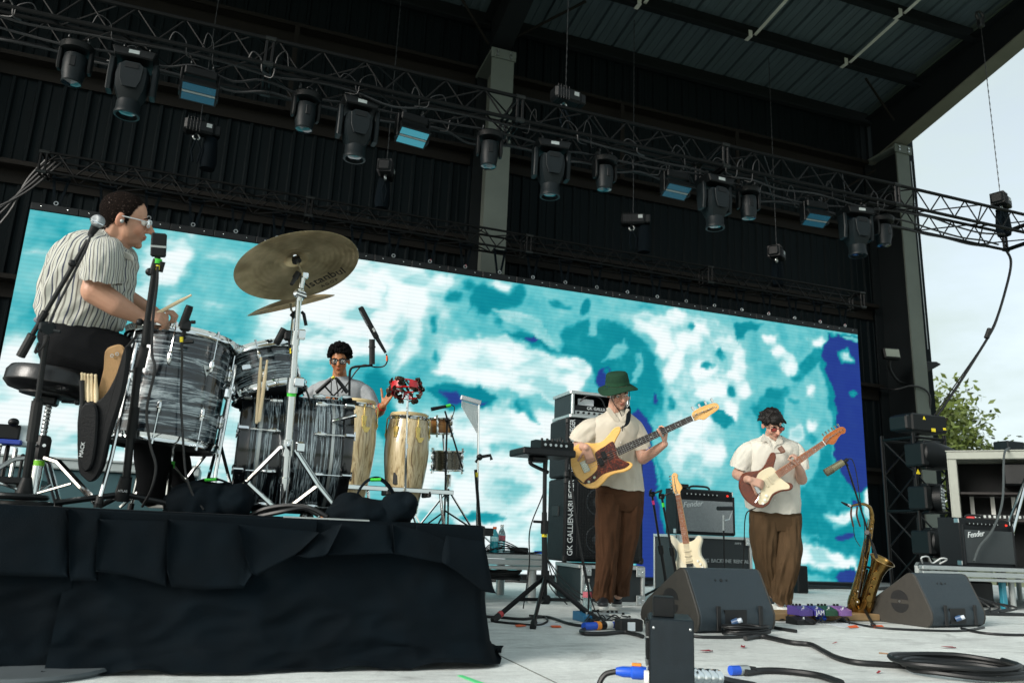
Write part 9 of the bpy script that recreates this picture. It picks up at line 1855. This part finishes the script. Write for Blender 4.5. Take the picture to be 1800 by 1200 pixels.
pts = [g(1525, 1054, -.05), g(1531, 1032, -.06), g(1539, 1010, -.07), g(1546, 994, -.09), g(1551, 984, -.10)]; b = MB(); b.tube(bez(pts, 6), [.050+.0004*i for i in range(14)]+[.058, .060, .062, .065, .068, .072, .076, .081, .086, .091, .095], 24, caps=False); b.build('bell', sax_brass, sx)
b = MB(); e0, e1 = g(1550, 986, -.1), g(1551.5, 983, -.101); b.torus(.094, .004, 28, 6, alongz(g(1551, 984, -.10), g(1553.5, 979, -.105))); b.build('bell_rim', sax_brass, sx)
rnd = random.Random(12)
for k in range(16):
    f_ = k/15; p = g(1531-31*f_, 918+135*f_, 0); r_ = .015+.026*f_; o3 = -CF*(r_+.012)+CR*rnd.uniform(-.018, .012)
    b = MB(); b.cyl(p+o3+CF*.01, p+o3, .010+.011*f_, n=14); kc = b.build('key_cup', sax_brass, sx)
    b = MB(); b.sph(p+o3-CF*.003, .006, 8, 6); b.build('pearl_touch' if k % 2 else 'key_boss', white_paint if k % 2 else sax_brass, kc)
for s in (-.020, .004, .026): b = MB(); b.tube([g(1531, 912, -.05)+CR*s, g(1503, 1048, -.075)+CR*s], .0035, 6); b.build('key_rod', sax_brass, sx)
for k in range(4): b = MB(); p = g(1527+4*k, 1050-14*k, -.125); b.cyl(p, p-CF*.012, .024, n=16); b.build('low_key_cup', sax_brass, sx)
st_ = thing('saxophone_stand', 'black folding stand under the saxophone', 'stand', (g(1516, 1080).x, g(1516, 1080).y, 0), world=True); bx_ = Vector((g(1518, 1080).x, g(1518, 1080).y+.05, 0))
b = MB(); b.cyl(bx_+Vector((0, 0, .1)), g(1524, 1000, .04), .012, n=8); b.build('upright', black_metal, st_)
for k in range(3): b = MB(); b.tube([bx_+Vector((0, 0, .14)), bx_+Vector((.2*math.cos(2.1*k+.7), .2*math.sin(2.1*k+.7), .012))], .010, 7); b.build('leg', black_metal, st_)
b = MB(); b.tube(bez([g(1512, 1000, -.02), g(1524, 996, .03), g(1536, 1002, -.02)], 5), .010, 7); b.build('body_rest', black_rubber, st_)
nk = thing('neck_strap', 'brown leather strap hanging from the saxophone neck', 'strap', g(1503, 892), world=True)
for a, c in ((1497, 1500), (1507, 1512)): b = MB(); b.tube(bez([g(a, 890), g(a-1, 905, -.02), g(c, 925, -.02)], 4), .011, 6, flat=.2); b.build('strap', mat('strap_brown%d' % a, '3a2219', .7), nk)
b = MB(); b.tube(bez([g(1500, 925, -.02), g(1503, 945), g(1512, 960, -.03)], 4), .003, 6); b.build('cord', black_rubber, nk)
SM_ = 6.2; s6 = lambda px, py, d=0: aD(px, py, SM_+d); b6 = aZ(1512, 1083, 0)
t = thing('boom_microphone_stand', 'black boom stand in front of the saxophone holding greenish studio mic', 'microphone stand', (b6.x, b6.y, 0), world=True)
b = MB(); b.cyl((b6.x, b6.y, .06), s6(1527, 935), .010, n=8); b.build('pole', black_metal, t)
b = MB(); b.cyl(s6(1488, 815), s6(1540, 978), .0075, n=8); b.build('boom_arm', black_metal, t); b = MB(); b.cyl(s6(1524, 935, -.03), s6(1528, 940, .03), .018, n=10); b.build('boom_swivel', black_plastic, t)
b = MB(); b.cyl(s6(1533, 955), s6(1541, 980), .012, n=8); b.build('counterweight', black_rubber, t)
for k, e in enumerate(((1480, 1092), (1535, 1100), (1560, 1075))): e = aZ(*e, 0)+Vector((0, 0, .012)); b = MB(); b.tube([(b6.x, b6.y, .13), e], .011, 7); lg = b.build('leg', black_metal, t); b = MB(); b.sph(e, (.02, .02, .012), 10, 6); b.build('rubber_foot', black_rubber, lg)
mk = thing('studio_microphone', 'olive metallic side mic angled down toward the guitarist', 'microphone', s6(1470, 820), world=True)
olive = mat('olive_metal', '77745c', .4, .6, .15, 20); b = MB(); b.cyl(s6(1452, 830), s6(1482, 812), .029, .027, n=20); mb_ = b.build('microphone_body', olive, mk)
b = MB(); b.cyl(s6(1451, 831), s6(1463, 824), .0302, n=20); b.build('microphone_grille', mat('mesh_olive', '5d5a48', .5, .5, .2, 300, .5, 800), mb_); b = MB(); b.cyl(s6(1482, 812), s6(1490, 807), .014, n=12).cyl(s6(1484, 810), s6(1490, 818), .01, n=8); b.build('swivel_mount', black_plastic, mk)
b = MB(); b.tube(bez([s6(1490, 806), s6(1498, 808), s6(1505, 830), s6(1512, 880), s6(1520, 930), s6(1516, 1000), s6(1508, 1050)], 6), .004, 6); b.build('microphone_cable', cable_mat, mk)
def pedal(label, px, py, w, h, d, m, knobs=2, letter=None, rz=.1, z0=0):
    p = aZ(px, py, z0); t = thing('effect_pedal', label, 'effect pedal', (p.x, p.y, z0), rz, 'effect pedals on the floor')
    b = MB(); b.prism([(0, 0), (d, 0), (d, h), (d*.55, h), (0, h*.62)], -w/2, w/2, RZ(math.pi/2) @ RX(math.pi/2), bev=.004); b.build('enclosure', m, t)
    for k in range(knobs): b = MB(); b.cyl(((k-(knobs-1)/2)*.035, d*.75, h), ((k-(knobs-1)/2)*.035, d*.75, h+.014), .010, .009, n=10); b.build('knob', black_plastic, t)
    b = MB(); b.cyl((0, d*.25, h*.7), (0, d*.25, h*.7+.02), .009, n=10); b.build('foot_switch', chrome, t)
    if letter: text('lettering', letter, .05, T(0, -.001, h*.34) @ RX(math.pi/2), white_ink, t, .0015, 'CENTER')
    return t
violet = mat('pedal_violet', '54428a', .35, .2, .1); lilac = mat('pedal_lilac', '84609c', .35, .2, .1); purple2 = mat('pedal_blueviolet', '3c3484', .35, .2, .1); greenp = mat('pedal_green', '1f4a34', .4, .1, .15); greyp = mat('pedal_grey', '9aa4a6', .4, .2, .1)
bdw = mat('board_wood', '8d7350', .6); pbd = aZ(1448, 1090, 0)
b = MB(); b.box((pbd.x, pbd.y+.1, .03), (1.05, .3, .05), RZ(0), b=.006); tag(b.build('pedal_board', bdw, None), 'wooden pedal board on floor between the wedges', 'pedal board')
for (px, m, nk_, l, lab, w) in ((1418, violet, 3, None, 'violet pedal at left on the wooden board', .13), (1442, purple2, 2, 'JAM', 'blue violet pedal with white lettering', .10), (1463, greenp, 3, None, 'dark green pedal covered by cables', .12), (1488, lilac, 2, None, 'rounded lilac pedal at right end of board', .12)): pedal(lab, px, 1082, w, .065, .13, m, nk_, l, .1, .055)
for (px, py, lab) in ((1386, 1077, 'white switch pedal nearest the guitarist shoe'), (1398, 1083, 'white wide switch pedal overlapping the board')): pedal(lab, px, py, .15, .06, .14, white_paint, 1, None, -.1)
pedal('flat black power brick with blue light before the pedal board', 1418, 1098, .17, .05, .12, black_rubber, 0, None, .1)
b = MB(); p = aZ(1437, 1093, 0); b.cyl((p.x, p.y, .03), (p.x+.07, p.y, .03), .018, n=12); tag(b.build('blue_power_plug', blue_plastic, None), 'blue power plug beside the black power brick', 'connector')
for (px, py, m, lab, w, nk_) in ((1092, 1096, greyp, 'large pale grey pedal unit at bassist feet', .26, 3), (1112, 1100, white_paint, 'white pedal with yellow corner behind the power box', .18, 1), (1062, 1094, black_rubber, 'black pedal in front of bassist shoe', .14, 2), (1036, 1093, mat('pedal_blue', '2d6f96', .4), 'small blue pedal left of bassist shoes', .09, 1)): pedal(lab, px, py, w, .06, .15, m, nk_)
b = MB(); p = aZ(1105, 1108, 0); b.box((p.x, p.y, .035), (.16, .09, .07), b=.008); pw = tag(b.build('power_strip', black_rubber, None), 'black power strip block beside the power box', 'power strip')
p = aZ(1102, 1112, 0); b = MB(); b.box((p.x+.02, p.y-.02, .04), (.05, .004, .05)); b.build('white_sticker', paper, pw, 0)
for k in range(9):
    rnd = random.Random(k+40); x0, x1 = (1030, 1120) if k < 5 else (1375, 1500); pts = []
    for i in range(7): q_ = aZ(x0+(x1-x0)*i/6+rnd.uniform(-8, 8), (1098 if k < 5 else 1092)+rnd.uniform(-7, 7), 0); pts.append((q_.x, q_.y, .012+abs(rnd.gauss(0, .045))*(1 if 0 < i < 6 else 0)))
    b = MB(); b.tube(bez(pts, 5), .0045, 6); o = b.build('patch_cable', cable_mat, None); tag(o, 'thin black patch cable looping over the %s' % ('pedals at the bassist feet' if k < 5 else 'pedals beside the guitarist'), 'cable', 'patch cables at bass pedals' if k < 5 else 'patch cables at guitar pedals')
